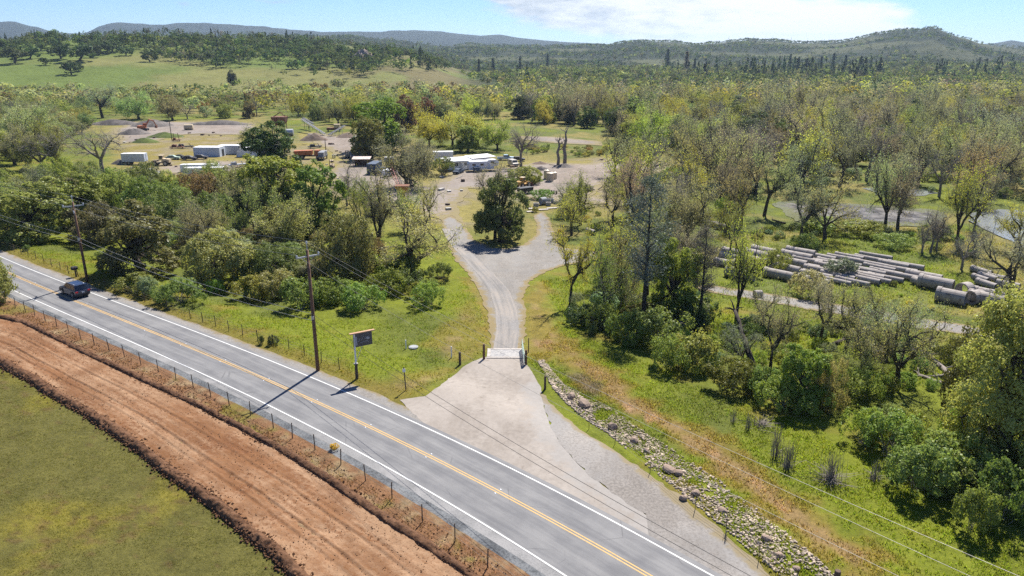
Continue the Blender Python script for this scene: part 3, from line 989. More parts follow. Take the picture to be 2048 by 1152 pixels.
# ================================================================ VEGETATION
def leaf_mat(name, trans=0.46, vary=0.24, warm=(1.08, 1.04, 0.92)):
    """colour comes from the object's own colour; every leaf clump differs a little"""
    m, t, o = new_mat(name)
    oi = t.node('ShaderNodeObjectInfo')
    ge = t.node('ShaderNodeNewGeometry')
    tcn = t.node('ShaderNodeTexCoord')
    isl = ge.outputs['Random Per Island']
    cl = t.noise(tcn.outputs['Object'], 3.2, 2, 0.5)
    v = t.math('MULTIPLY_ADD', isl, vary, 1 - vary / 2)
    c = t.mix(t.ramp(cl, 0.36, 0.64), oi.outputs['Color'], t.mix(1.0, oi.outputs['Color'], warm, 'MULTIPLY'))
    hsv = t.node('ShaderNodeHueSaturation')
    t.put(hsv.inputs['Value'], v)
    t.put(hsv.inputs['Hue'], t.math('MULTIPLY_ADD', isl, 0.03, 0.485))
    t.put(hsv.inputs['Color'], c)
    d = t.node('ShaderNodeBsdfDiffuse'); t.l.new(hsv.outputs[0], d.inputs[0])
    tr = t.node('ShaderNodeBsdfTranslucent')
    t.put(tr.inputs[0], t.mix(1.0, hsv.outputs[0], (1.12, 1.14, 0.72), 'MULTIPLY'))
    gl = t.node('ShaderNodeBsdfGlossy'); gl.inputs['Roughness'].default_value = 0.42
    gl.inputs[0].default_value = (0.9, 0.95, 0.9, 1)
    mx = t.node('ShaderNodeMixShader'); mx.inputs[0].default_value = trans
    t.l.new(d.outputs[0], mx.inputs[1]); t.l.new(tr.outputs[0], mx.inputs[2])
    mx2 = t.node('ShaderNodeMixShader'); mx2.inputs[0].default_value = 0.012
    t.l.new(mx.outputs[0], mx2.inputs[1]); t.l.new(gl.outputs[0], mx2.inputs[2])
    t.l.new(mx2.outputs[0], o.inputs[0])
    return m


M_LEAF = leaf_mat('leaves')
M_NEEDLE = leaf_mat('needles', 0.15, 0.3, (1.1, 1.08, 0.9))
M_BARK = plain('bark', (0.062, 0.052, 0.043), 0.95, var=0.35, scale=2.0, spec=0.1)
M_BARKG = plain('grey_bark', (0.20, 0.175, 0.15), 0.95, var=0.3, scale=2.0, spec=0.1)
M_TWIG = plain('twig_bark', (0.25, 0.225, 0.19), 0.95, var=0.25, scale=2.0, spec=0.1)


def rnd_dirs(rng, n):
    v = rng.normal(size=(n, 3))
    return v / np.linalg.norm(v, axis=1)[:, None]


def leaf_quads(rng, C, N, size, aspect=0.6, tilt=0.8):
    """one diamond per centre; N the mean facing"""
    n = len(C)
    nn = N + rnd_dirs(rng, n) * tilt
    nn /= np.linalg.norm(nn, axis=1)[:, None] + 1e-9
    a = np.cross(nn, rnd_dirs(rng, n)); a /= np.linalg.norm(a, axis=1)[:, None] + 1e-9
    b = np.cross(nn, a)
    s = (size * rng.uniform(0.6, 1.35, n))[:, None] if np.isscalar(size) else (size * rng.uniform(0.7, 1.3, n))[:, None]
    V = np.stack([C - a * s, C - b * s * aspect + nn * s * 0.12, C + a * s, C + b * s * aspect + nn * s * 0.12], 1).reshape(-1, 3)
    F = np.arange(4 * n).reshape(n, 4)
    return V, F


def seg_mesh(P0, P1, R0, R1, sides):
    P0, P1 = np.asarray(P0, float), np.asarray(P1, float)
    n = len(P0)
    d = P1 - P0; L = np.linalg.norm(d, axis=1)[:, None] + 1e-9; d = d / L
    ref = np.where(np.abs(d[:, 2:3]) > 0.9, np.array([[1.0, 0, 0]]), np.array([[0, 0, 1.0]]))
    a = np.cross(d, ref); a /= np.linalg.norm(a, axis=1)[:, None]; b = np.cross(d, a)
    V = []
    for P, R, e in ((P0, R0, -0.15), (P1, R1, 0.15)):
        R = np.asarray(R)[:, None]
        for k in range(sides):
            an = 2 * PI * k / sides
            V.append(P + d * R * e + (a * math.cos(an) + b * math.sin(an)) * R)
    V = np.stack(V, 1).reshape(-1, 3)
    base = (np.arange(n) * 2 * sides)[:, None]
    F = np.concatenate([base + np.array([[k, (k + 1) % sides, sides + (k + 1) % sides, sides + k]]) for k in range(sides)], 0)
    return V, F


def join(parts):
    V, F, n = [], [], 0
    for v, f in parts:
        if len(v):
            V.append(v); F.append(f + n); n += len(v)
    return np.concatenate(V), np.concatenate(F)


def wood(segs):
    """segments list (p0, p1, r0, r1) to one quad mesh, thick ones rounder"""
    A = np.array([(*s[0], *s[1], s[2], s[3]) for s in segs])
    r = A[:, 6]
    parts, nthin = [], 0
    for lo, hi, sd in ((0.10, 9, 7), (0.05, 0.10, 5), (0, 0.05, 3)):
        k = (r >= lo) & (r < hi)
        if k.any():
            parts.append(seg_mesh(A[k, 0:3], A[k, 3:6], A[k, 6], A[k, 7], sd))
            nthin = len(parts[-1][1]) if lo == 0 else 0
    V, F = join(parts)
    return V, F, nthin


def unit(v):
    return v / (np.linalg.norm(v) + 1e-9)


def grow(rng, p, d, L, r, lev, maxlev, cfg, segs, tips):
    n = cfg['steps'][lev]
    st = L / n
    rr_ = r
    rend = r * cfg['taper'][lev]
    kids = cfg['kids'][lev]
    spots = np.sort(rng.uniform(cfg['start'][lev], 0.97, kids)) if kids else []
    si = 0
    for i in range(n):
        d = unit(d + rng.normal(size=3) * cfg['gnarl'][lev] + np.array([0, 0, cfg['up'][lev]]))
        q = p + d * st
        r1 = r + (rend - r) * (i + 1) / n
        segs.append((p, q, rr_, r1))
        while si < len(spots) and spots[si] <= (i + 1) / n:
            if lev < maxlev:
                fr = (spots[si] * n) - i
                bp = p + (q - p) * np.clip(fr, 0, 1)
                perp = unit(np.cross(d, rng.normal(size=3)))
                an = math.radians(rng.uniform(*cfg['angle'][lev]))
                bd = unit(d * math.cos(an) + perp * math.sin(an))
                grow(rng, bp, bd, L * rng.uniform(*cfg['len'][lev]) * (1.15 - 0.45 * spots[si]), max(r1 * cfg['rad'][lev], 0.011), lev + 1, maxlev, cfg, segs, tips)
            si += 1
        p, rr_ = q, r1
        if lev >= maxlev - 1:
            tips.append((q, d, lev))
    if lev < maxlev and cfg.get('fork', 1):
        for _ in range(2):
            perp = unit(np.cross(d, rng.normal(size=3)))
            an = math.radians(rng.uniform(12, 38))
            grow(rng, p, unit(d * math.cos(an) + perp * math.sin(an)), L * rng.uniform(0.5, 0.75), rend * 0.85, lev + 1, maxlev, cfg, segs, tips)


COT = dict(steps=[5, 6, 5, 3, 2], taper=[0.62, 0.5, 0.42, 0.4, 0.4], kids=[3, 5, 5, 5, 0], start=[0.45, 0.22, 0.2, 0.15, 0], gnarl=[0.09, 0.20, 0.27, 0.32, 0.3],
           up=[0.10, 0.07, 0.05, 0.03, 0.0], angle=[(30, 60), (35, 70), (35, 70), (30, 70)], len=[(0.75, 1.1), (0.45, 0.72), (0.4, 0.62), (0.4, 0.6)], rad=[0.62, 0.62, 0.52, 0.5])
PROTO = {}


def store(kind, wood_vf, leaf_vf, wood_mat, leaf_matl, nominal):
    """normalise a prototype: unit height, remember its width"""
    V = wood_vf[0] if leaf_vf is None else np.concatenate([wood_vf[0], leaf_vf[0]])
    h = np.percentile(V[:, 2], 99.7)
    rad = np.percentile(np.hypot(V[:, 0], V[:, 1]), 96)
    k = 1.0 / h
    wm = quick_mesh('trunk', wood_vf[0] * k, wood_vf[1], smooth=True)
    wm.materials.append(wood_mat); wm.materials.append(M_TWIG)
    mi = np.zeros(len(wood_vf[1]), np.int32)
    if wood_vf[2]:
        mi[-wood_vf[2]:] = 1
    wm.polygons.foreach_set('material_index', mi)
    lm = None
    if leaf_vf is not None:
        lm = quick_mesh('crown', leaf_vf[0] * k, leaf_vf[1])
        lm.materials.append(leaf_matl)
    PROTO.setdefault(kind, []).append((wm, lm, 2 * rad * k, nominal))


def airy_tree(seed, hgt, forks, leaves, leaf_size, lean=0.0, cfg=COT, kind='cottonwood', bark=None, spread=1.0, drop=0.0, tf=0.26):
    rng = np.random.default_rng(seed)
    segs, tips = [], []
    tl = hgt * tf * rng.uniform(0.85, 1.15)
    r0 = hgt * 0.029
    p = np.zeros(3); d = unit(np.array([lean, 0, 1.0]))
    for i in range(3):
        q = p + d * tl / 3
        segs.append((p, q, r0 * (1.25 - 0.12 * i), r0 * (1.13 - 0.12 * i)))
        p = q; d = unit(d + rng.normal(size=3) * 0.06)
    segs.insert(0, (np.array([0, 0, -0.6]), np.zeros(3), r0 * 1.6, r0 * 1.25))
    ph = rng.uniform(0, 2 * PI)
    for k in range(forks):
        an = math.radians(rng.uniform(16, 40) * spread)
        aa = ph + 2 * PI * k / forks + rng.uniform(-0.4, 0.4)
        bd = unit(np.array([math.sin(an) * math.cos(aa) + lean * 0.6, math.sin(an) * math.sin(aa), math.cos(an)]))
        grow(rng, p, bd, hgt * rng.uniform(0.34, 0.46), r0 * (0.76 if forks < 5 else 0.56), 1, 4, cfg, segs, tips)
    T = np.array([t_[0] for t_ in tips])
    lv = None
    if leaves:
        idx = rng.integers(0, len(T), leaves)
        C = T[idx] + rng.normal(size=(leaves, 3)) * 0.30 * hgt / 14
        C[:, 2] -= np.abs(rng.normal(size=leaves)) * drop
        lv = leaf_quads(rng, C, np.tile([0, 0, 0.5], (leaves, 1)), leaf_size, 0.62, 1.0)
    store(kind, wood(segs), lv, bark or M_BARK, M_LEAF, hgt)


def lobed_tree(seed, hgt, width, n1, n2, leaves, leaf_size, kind='oak', low=0.12, trunk=True, flat=1.0, ragged=0.12, bark=None, skirt=0):
    """dense crown: boughs carrying clusters of leaf clumps, gaps between the clusters"""
    rng = np.random.default_rng(seed)
    R = width / 2
    zc = hgt * (0.5 + low * 0.55)
    hz = hgt * (0.5 - low * 0.42)
    lob = []
    for k in range(n1):
        for _ in range(30):
            u = rnd_dirs(rng, 1)[0]
            if u[2] > -0.92:
                break
        f = rng.uniform(0.50, 0.86)
        rad = R * rng.uniform(0.26, 0.44)
        c = np.array([u[0] * (R - rad * 0.8) * f * 1.2, u[1] * (R - rad * 0.8) * f * 1.2, zc + u[2] * max(hz - rad * 0.7, 0.1) * f * 1.15 * flat])
        lob.append((c, rad))
    for k in range(skirt):
        a = 2 * PI * k / max(skirt, 1) + rng.uniform(-0.3, 0.3)
        rad = R * rng.uniform(0.24, 0.36)
        q = R * rng.uniform(0.50, 0.72)
        lob.append((np.array([q * math.cos(a), q * math.sin(a), hgt * rng.uniform(0.14, 0.26)]), rad))
    C, N, Wt = [], [], []
    for c, rad in lob:
        us = rnd_dirs(rng, n2)
        for u in us:
            u2 = unit(u + unit(c - np.array([0, 0, zc - hz * 0.5])) * 0.55)
            sc = c + u2 * rad * rng.uniform(0.70, 1.0)
            sr = rad * rng.uniform(0.26, 0.48)
            C.append(sc); N.append(u2); Wt.append(sr)
    C, N, Wt = np.array(C), np.array(N), np.array(Wt)
    pr = Wt ** 2 / (Wt ** 2).sum()
    idx = rng.choice(len(C), leaves, p=pr)
    dd = rnd_dirs(rng, leaves)
    dd = dd + N[idx] * 0.6
    dd /= np.linalg.norm(dd, axis=1)[:, None]
    pos = C[idx] + dd * (Wt[idx] * rng.uniform(0.55, 1.12, leaves))[:, None]
    strag = rng.random(leaves) < 0.06
    pos[strag] += rnd_dirs(rng, int(strag.sum())) * R * ragged
    pos[:, 2] = np.maximum(pos[:, 2], 0.05 * hgt * rng.random(leaves))
    lv = leaf_quads(rng, pos, dd * 0.9 + np.array([0, 0, 0.25]), leaf_size, 0.68, 0.55)
    segs = []
    r0 = hgt * 0.035
    if trunk:
        top = np.array([rng.normal() * 0.04 * hgt, rng.normal() * 0.04 * hgt, hgt * 0.30])
        segs += [(np.array([0, 0, -0.5]), np.array([0, 0, 0.05 * hgt]), r0 * 1.5, r0 * 1.15), (np.array([0, 0, 0.05 * hgt]), top, r0 * 1.15, r0 * 0.9)]
    else:
        top = np.array([0, 0, 0.02 * hgt])
    for c, rad in lob:
        b0 = top if trunk else np.array([rng.normal() * 0.06 * width, rng.normal() * 0.06 * width, -0.1])
        mid = b0 + (c - b0) * 0.5 + rng.normal(size=3) * 0.05 * hgt
        segs += [(b0, mid, r0 * (0.5 if trunk else 0.3), r0 * 0.3), (mid, c, r0 * 0.3, r0 * 0.12)]
        for _ in range(3):
            e = c + rnd_dirs(rng, 1)[0] * rad * 0.8
            segs.append((c, e, r0 * 0.12, r0 * 0.03))
    store(kind, wood(segs), lv, bark or M_BARK, M_LEAF, hgt)


def pine_tree(seed, hgt, width, whorls, leaves, leaf_size, kind, airy):
    rng = np.random.default_rng(seed)
    segs, C, N = [], [], []
    r0 = hgt * 0.018
    zs = np.linspace(0, hgt * 0.97, 9)
    bend = rng.normal(size=2) * 0.012 * hgt
    pts = [np.array([bend[0] * math.sin(z / hgt * 3), bend[1] * math.sin(z / hgt * 2.4), z]) for z in zs]
    segs.append((np.array([0, 0, -0.5]), pts[0], r0 * 1.3, r0 * 1.1))
    for i in range(8):
        segs.append((pts[i], pts[i + 1], r0 * (1.1 - i * 0.125), r0 * (1.1 - (i + 1) * 0.125)))
    z0 = hgt * (0.30 if airy else 0.12)
    for k in range(whorls):
        f = k / (whorls - 1)
        z = z0 + (hgt * 0.97 - z0) * f
        prof = (math.sin(PI * min(0.15 + f * 0.85, 1)) ** 0.6) if airy else (1 - f) ** 0.85
        L = max(width / 2 * prof * rng.uniform(0.65, 1.15), 0.25)
        for b in range(rng.integers(3, 6) if airy else rng.integers(4, 7)):
            a = rng.uniform(0, 2 * PI)
            upa = rng.uniform(0.25, 0.85) if airy else rng.uniform(-0.25, 0.15)
            p = np.array([np.interp(z, zs, [q[0] for q in pts]), np.interp(z, zs, [q[1] for q in pts]), z])
            d = unit(np.array([math.cos(a), math.sin(a), upa]))
            e = p + d * L + np.array([0, 0, 0.10 * L if airy else -0.12 * L])
            segs.append((p, e, r0 * 0.25 * (1.1 - f), r0 * 0.06))
            for s_ in np.linspace(0.35 if airy else 0.2, 1.0, 6 if airy else 8):
                c = p + (e - p) * s_
                C.append(c + rng.normal(size=3) * 0.03 * L); N.append(d)
    C, N = np.array(C), np.array(N)
    idx = rng.integers(0, len(C), leaves)
    pos = C[idx] + rng.normal(size=(leaves, 3)) * (0.030 if airy else 0.022) * hgt * np.array([1, 1, 0.6])
    lv = leaf_quads(rng, pos, np.tile([0, 0, 0.5], (leaves, 1)), leaf_size, 0.28, 0.9)
    store(kind, wood(segs), lv, M_BARK, M_NEEDLE, hgt)


# prototypes ------------------------------------------------------
for i in range(5):
    lobed_tree(100 + i, 8.5, 10.0 + i * 0.5, 20 + i * 2, 9, 17000, 0.14, 'oak', low=-0.04, skirt=8)
for i in range(3):
    lobed_tree(120 + i, 11.0, 8.5, 22, 9, 17000, 0.145, 'tall_oak', low=-0.02, skirt=7)
lobed_tree(133, 12.5, 10.5, 34, 11, 42000, 0.105, 'big_oak', low=-0.02, skirt=9)
for i in range(4):
    lobed_tree(140 + i, 7.5, 7.0 + i * 0.4, 18, 9, 9500, 0.105, 'willow', low=0.05, trunk=False, ragged=0.25, bark=M_BARKG)
for i in range(6):
    airy_tree(160 + i, 15.0, 3 + i % 3, 4600, 0.14, tf=0.18, spread=1.35, drop=0.15, lean=(0, 0.12, -0.12, 0.2, 0, -0.2)[i])
for i in range(4):
    airy_tree(180 + i, 12.0, 4 + i % 3, 13000, 0.125, kind='full_willow', spread=1.45, drop=0.35, lean=(0, 0.15, -0.1, 0.05)[i], tf=0.10)
BARECFG = dict(COT); BARECFG.update(kids=[3, 6, 6, 5, 0])
for i in range(3):
    airy_tree(200 + i, 13.0, 4, 1800, 0.07, cfg=BARECFG, kind='bare_tree', bark=M_BARKG, spread=1.1)
for i in range(2):
    airy_tree(210 + i, 11.0, 3, 5000, 0.085, kind='dark_bare_tree', spread=1.4, lean=(0.1, -0.15)[i])
for i in range(2):
    pine_tree(220 + i, 18.0, 6.5, 18, 6500, 0.17, 'grey_pine', True)
for i in range(3):
    pine_tree(230 + i, 15.0, 5.0, 26, 6500, 0.20, 'conifer', False)
for i in range(5):
    lobed_tree(240 + i, 1.9, 3.1 + 0.2 * i, 13, 9, 5200, 0.062, 'shrub', low=0.0, trunk=False, flat=0.9, ragged=0.2)
for i in range(2):
    lobed_tree(250 + i, 8.0, 8.5, 14, 8, 2600, 0.27, 'far_oak', low=0.06)
for i in range(2):
    lobed_tree(254 + i, 9.0, 7.5, 16, 8, 2300, 0.22, 'far_willow', low=0.03, ragged=0.3, bark=M_BARKG)

TINT = dict(lemon=(0.52, 0.52, 0.105), honey=(0.360, 0.335, 0.110), olive=(0.180, 0.215, 0.075), olivey=(0.280, 0.300, 0.092), dark=(0.078, 0.110, 0.042), mid=(0.165, 0.208, 0.058), bright=(0.215, 0.258, 0.060), yellow=(0.400, 0.400, 0.088),
            lime=(0.250, 0.300, 0.060), pale=(0.330, 0.350, 0.165), grey=(0.245, 0.270, 0.165), brown=(0.225, 0.175, 0.085), tan=(0.250, 0.240, 0.110), russet=(0.175, 0.105, 0.064), bud=(0.310, 0.300, 0.215),
            teal=(0.205, 0.255, 0.175), pine=(0.180, 0.198, 0.160), spruce=(0.052, 0.072, 0.048), gold=(0.340, 0.285, 0.085))
PARTS = dict(oak=('trunk', 'crown'), shrub=('stems', 'foliage'))
NAMES = dict(oak='oak_tree', big_oak='oak_tree', tall_oak='oak_tree', willow='willow', full_willow='willow_tree', cottonwood='cottonwood_tree', bare_tree='bare_tree', dark_bare_tree='bare_tree', grey_pine='pine_tree', conifer='conifer_tree', shrub='shrub', far_oak='oak_tree', far_willow='willow_tree')
CATS = dict(shrub='shrub')
vrng = np.random.default_rng(7)


def plant(kind, P, h, width, tint, label, group=None, rz=None, var=None, jitter=0.17):
    prs = PROTO[kind]
    v = int(vrng.integers(len(prs))) if var is None else var % len(prs)
    wm, lm, w0, nom = prs[v]
    e = thing(NAMES[kind], label, 'shrub' if kind == 'shrub' else 'tree', P, float(vrng.uniform(0, 2 * PI)) if rz is None else rz, group)
    sx = (width / w0) if width else h
    e.scale = (sx, sx, h)
    tn, cn = ('stems', 'foliage') if kind in ('shrub', 'willow') else ('trunk', 'crown')
    link(tn, wm, None, e)
    o_ = link(cn, lm, None, e)
    c = np.array(TINT[tint]) * (1 + vrng.normal() * jitter) * (1 + vrng.normal(size=3) * jitter * 0.5) * (1.2 if kind == 'shrub' else 1.0)
    o_.color = (*np.clip(c, 0.005, 0.8), 1)
    return e


TREES = """
tall_oak 70 478 362 150 olivey | large yellow-topped oak at the far left above the roadside fence
oak 18 446 366 85 mid | green oak cut by the left frame edge behind the yellow-topped oak
tall_oak 165 446 344 115 olivey | bright yellow-green oak whose crown rises behind the twin-crossarm utility pole
oak 195 483 402 110 tan | tan-green oak close behind the lower half of the twin-crossarm pole
tall_oak 283 546 410 150 olive | big round olive oak throwing shade on the verge behind the mailbox
oak 243 430 342 90 olivey | yellow-olive oak just in front of the white pickup truck
oak 322 452 356 140 mid | broad dark green oak below and right of the white pickup truck
oak 396 424 344 92 brown | rust-brown oak in front of the long white containers
oak 440 566 460 134 olivey | round oak with pale blossom-coloured top between the two utility poles
oak 545 562 490 116 olive | low olive oak touching the left side of the single-crossarm pole
full_willow 405 500 392 85 grey | grey-green willow behind the oak with the pale blossom-coloured top
oak 478 420 330 105 tan | brownish olive oak right of the long white containers
full_willow 515 498 365 110 pale | pale yellow willow tree in the thicket left of the dark-stemmed cottonwoods
full_willow 572 512 394 110 pale | pale willow with dark forked stem above the olive oaks by the nearer pole
willow 470 540 462 95 grey | grayish willow thicket between the two rounded roadside oaks
oak 430 470 385 100 olive | olive oak in the middle of the left thicket
tall_oak 556 448 311 140 lime | vivid lime-topped oak in front of the large dark oak
tall_oak 640 474 330 115 mid | dense green oak whose bare trunk shows over a sunlit gap
tall_oak 548 352 244 118 dark | very dark oak in front of the white sheds and the steel plant
full_willow 522 300 240 80 pale | pale willow left of the rusty steel hopper
oak 690 562 424 128 tan | olive-brown oak right behind the single-crossarm utility pole
oak 742 548 468 72 brown | small oak with pinkish brown leaves left of the leaning willow
cottonwood 722 478 336 92 yellow | yellow-green cottonwood with a curved dark trunk near the steel hopper
cottonwood 757 508 326 105 pale | cottonwood with tall dark forked trunk left of the gravel road
cottonwood 826 554 396 165 pale | willow leaning over the bend of the gravel road with a hanging clump
bare_tree 694 412 318 74 bud | leafless grey tree beside the small trucks in the yard
full_willow 812 374 262 125 grey | large grey-green willow left of the flat-roofed white house
full_willow 838 340 285 80 bud | twiggy tan tree behind the large grey-green willow
tall_oak 752 302 200 118 lime | tall bright green tree above the pale yard
tall_oak 742 318 236 74 mid | darker green tree in front of the tall bright green tree
tall_oak 815 262 190 56 russet | reddish brown tree rising behind the yellow willows
full_willow 858 292 214 78 lemon | leftmost of the tall yellow willows behind the house
full_willow 905 290 218 85 lemon | second of the tall yellow willows behind the house
full_willow 950 292 222 85 lemon | third of the tall yellow willows behind the house
full_willow 995 300 232 80 yellow | rightmost and palest of the tall willows behind the house
tall_oak 936 302 250 52 bright | fresh green tree directly behind the flat roof
willow 885 350 314 52 bright | rounded green bush at the left corner of the white house
bare_tree 1042 334 240 88 bud | big leafless tree beside the parked pickup at the house
tall_oak 1002 484 350 108 mid | dark evergreen oak on the grass island where the gravel road splits
dark_bare_tree 990 478 312 90 bud | bare snag growing out of the oak on the grass island
cottonwood 1228 352 244 92 pale | slim cottonwood with dark stem right of the gravel clearing
cottonwood 1268 400 256 100 yellow | leafy cottonwood behind the log pile
dark_bare_tree 1262 470 300 95 bud | dark-limbed bare tree leaning right behind the tall pine
grey_pine 1285 650 352 96 pine | tall thin grey pine with long dark trunk
cottonwood 1140 612 418 118 yellow | yellow budding cottonwood with a bent dark trunk right of the driveway
cottonwood 1205 640 452 110 yellow | golden budding cottonwood just left of the tall grey pine
cottonwood 1240 630 470 90 pale | thin dark-stemmed tree close to the tall grey pine
tall_oak 1345 640 474 104 bright | dense fresh green tree right of the tall grey pine
grey_pine 1398 650 452 66 pine | short feathery grey-green pine next to the dense fresh green tree
full_willow 1375 480 350 120 bud | broad budding tree with dark forking trunk before the pipe yard
cottonwood 1460 512 370 95 yellow | yellow cottonwood above the left end of the pipe yard
cottonwood 1472 640 428 98 yellow | ivy-stemmed cottonwood at the near left corner of the pipe yard
cottonwood 1540 742 562 130 pale | pale willow with an S-shaped trunk below the gravel path
dark_bare_tree 1640 682 552 88 bud | bare tree standing against the gravel path
cottonwood 1690 706 568 120 pale | right-leaning willow on the bank beside the gravel path
cottonwood 1795 772 588 150 pale | spreading grey willow with twin trunks above the fallen log
dark_bare_tree 1720 770 640 110 pale | low leaning willow over the green thicket
cottonwood 1600 482 330 125 bud | cottonwood with spreading limbs behind the pipe yard
cottonwood 1650 478 345 110 pale | slanting cottonwood leaning right behind the pipe yard
cottonwood 1770 452 300 95 pale | slender tree on the near shore of the mud flat
cottonwood 1795 458 312 90 bud | slender right-leaning tree on the mud flat
cottonwood 1912 492 306 92 yellow | yellow-crowned cottonwood with straight trunk near the right pond
dark_bare_tree 1945 480 330 70 grey | dark slanting trunk beside the yellow-crowned cottonwood
dark_bare_tree 2010 622 430 130 bud | bare crooked tree at the right end of the pipes
cottonwood 2030 505 380 90 yellow | yellow-leaved tree at the right edge beside the pond
big_oak 2005 912 588 235 honey | huge olive oak filling the right edge above the scrub
oak 1935 830 650 120 olive | olive oak on the left flank of the huge oak at the right edge
tall_oak 1600 812 690 92 lime | pale green leafy young tree in the scrub
oak 1655 815 715 72 tan | brownish small tree beside the pale green leafy young tree
bare_tree 110 342 255 105 bud | left one of the pair of bare grey trees beside the trailers
bare_tree 205 344 246 125 bud | right one of the pair of bare grey trees with dark nests
full_willow 85 340 232 95 gold | golden leaning willow at the far left
full_willow 55 300 205 100 pale | pale willow behind the golden leaning willow
full_willow 30 330 250 90 grey | grey willow at the left frame edge under the golden willow
dark_bare_tree 205 236 166 75 bud | gnarled dark tree standing above the excavator yard
full_willow 278 238 180 80 pale | many-stemmed spreading willow above the excavator yard
full_willow 345 240 190 60 pale | smaller willow right of the many-stemmed one above the excavator yard
bare_tree 375 238 205 40 bud | grey leafless shrub-tree above the excavator yard
oak -30 606 508 105 olivey | oak poking in at the left frame edge above the near white line
oak 465 170 140 22 spruce | single dark round tree alone at the foot of the hill meadow
"""
FILL = []
for ln in TREES.strip().splitlines():
    a, lab = ln.split('|')
    k, bx, by, ty, wd, tn = a.split()
    bx, by, ty, wd = float(bx), float(by), float(ty), float(wd)
    P = G(bx, by)
    plant(k, P, max(H_at(P, ty), 1.5), wd * M_per_px(P), tn, lab.strip())
    FILL.append((P.x, P.y, wd * M_per_px(P) * 0.42))

SHRUBS = """
258 590 555 70 bright | left one of the roadside bushes below the big round olive oak
300 594 556 46 grey | greyish bush between two green roadside bushes
352 612 565 100 mid | wide dark green roadside bush nearest the white line
575 552 530 40 mid | small bush at the feet of the low olive oak
490 606 560 75 bright | bright bush under the pale-topped oak
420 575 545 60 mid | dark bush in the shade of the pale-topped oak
540 600 548 90 tan | tan-topped bush left of the single-crossarm pole
600 625 562 80 mid | bush at the left foot of the single-crossarm pole
655 610 560 80 bright | green bush at the right foot of the single-crossarm pole
690 605 565 80 lime | lime bush behind the roadside sign
722 625 575 84 mid | biggest of the bushes behind the roadside sign
770 590 545 90 bright | bush in the middle of the row right of the pole
820 585 545 80 mid | dark bush near the leaning willow
852 618 570 75 bright | rightmost of the bushes left of the gravel road
800 560 505 80 mid | leafy bush beneath the leaning willow
730 560 505 90 lime | fresh green bush beneath the pinkish oak
880 560 530 50 mid | low bush on the left edge of the gravel road
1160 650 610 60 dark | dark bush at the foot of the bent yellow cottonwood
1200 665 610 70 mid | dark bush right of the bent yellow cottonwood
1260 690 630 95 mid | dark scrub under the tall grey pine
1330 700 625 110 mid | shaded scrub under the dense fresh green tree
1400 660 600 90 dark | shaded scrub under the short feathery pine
1345 745 680 90 mid | left end of the bright scrub beside the meadow
1395 740 670 90 bright | bright bush beside the leaning dead trunk
1470 790 730 110 bright | bright bush at the meadow edge below the leaning dead trunk
1540 800 745 80 mid | green bush at the meadow edge in the middle of the scrub
1570 830 770 90 lime | lime bush at the meadow edge below the young tree
1630 830 780 90 bright | bright bush nearest the cut dry stalks
1690 810 745 90 mid | dark bush below the twin-trunk willow
1740 800 740 80 mid | scrub under the fallen log
1900 725 680 95 bright | rounded green bush behind the fallen log
1735 900 830 90 bright | bush at the left end of the lower right scrub
1800 930 840 130 mid | broad bush in the lower right scrub
1860 1000 900 130 mid | lower right bush with grey stems
1930 985 890 130 bright | bright bush below the huge olive oak
1965 1075 985 85 bright | separate bush at the bottom of the lower right scrub
2025 1060 950 110 mid | bush cut by the right frame edge
1985 960 890 100 mid | bush under the dark side of the huge oak
1790 860 815 60 olive | olive bush left of the huge oak
1660 470 440 90 bright | bright scrub on the near side of the mud flat
1725 475 445 100 bright | scrub between two slender trees on the near side of the mud flat
1800 500 470 80 mid | bush behind the pipe rows
1880 480 450 60 mid | bush beside the trunk of the yellow-crowned cottonwood
1615 500 470 60 mid | bush behind the left pipe rows
1555 545 505 60 bright | bush growing over the front pipes
1500 560 515 70 yellow | yellowish bush in front of the pipe stack
1690 556 520 60 grey | grey dead brush between the pipe rows
1625 600 545 80 grey | grey brush in front of the pipe rows
1150 440 410 60 mid | bush beside the tall concrete ring
1085 400 380 50 mid | bush behind the lying concrete rings
1050 368 335 75 bright | vivid green bramble mound beside the yellow loader
1240 385 350 60 dark | dark bramble right of the log pile
520 690 672 14 dark | tiny dark bush in the grass left of the pole
545 692 672 22 dark | dark tuft in the grass between the fence posts
195 520 503 24 mid | round bush alone on the sunlit grass by the pole
49 502 490 16 mid | little bush by the roadside fence at the far left
1196 575 555 18 dark | small dark bush at the edge of the gravel junction
"""
for ln in SHRUBS.strip().splitlines():
    a, lab = ln.split('|')
    bx, by, ty, wd, tn = a.split()
    bx, by, ty, wd = float(bx), float(by), float(ty), float(wd)
    P = G(bx, by)
    mw = wd * M_per_px(P)
    h = max(H_at(P, ty), 0.3)
    P = Vector((P.x, P.y + mw * 0.3, gz(P.x, P.y + mw * 0.3) - 0.05))
    plant('shrub', P, h, mw * 1.08, tn, lab.strip())

# ---------------------------------------------------------------- undergrowth between the trees
def poly_scatter(poly, n, seed):
    r_ = np.random.default_rng(seed)
    P = poly_g(poly)
    x0, y0 = P.min(0); x1, y1 = P.max(0)
    gx, gy = r_.uniform(x0, x1, n * 8), r_.uniform(y0, y1, n * 8)
    ok = sdf(P, gx, gy) < 0
    for k in (Z_DRIVE, Z_YARD, Z_RPATH, Z_MUD, Z_EXCV, Z_TRUCK, Z_APRON):
        ok &= sdf(k, gx, gy) > 1.2
    return np.stack([gx, gy], -1)[ok][:n], r_


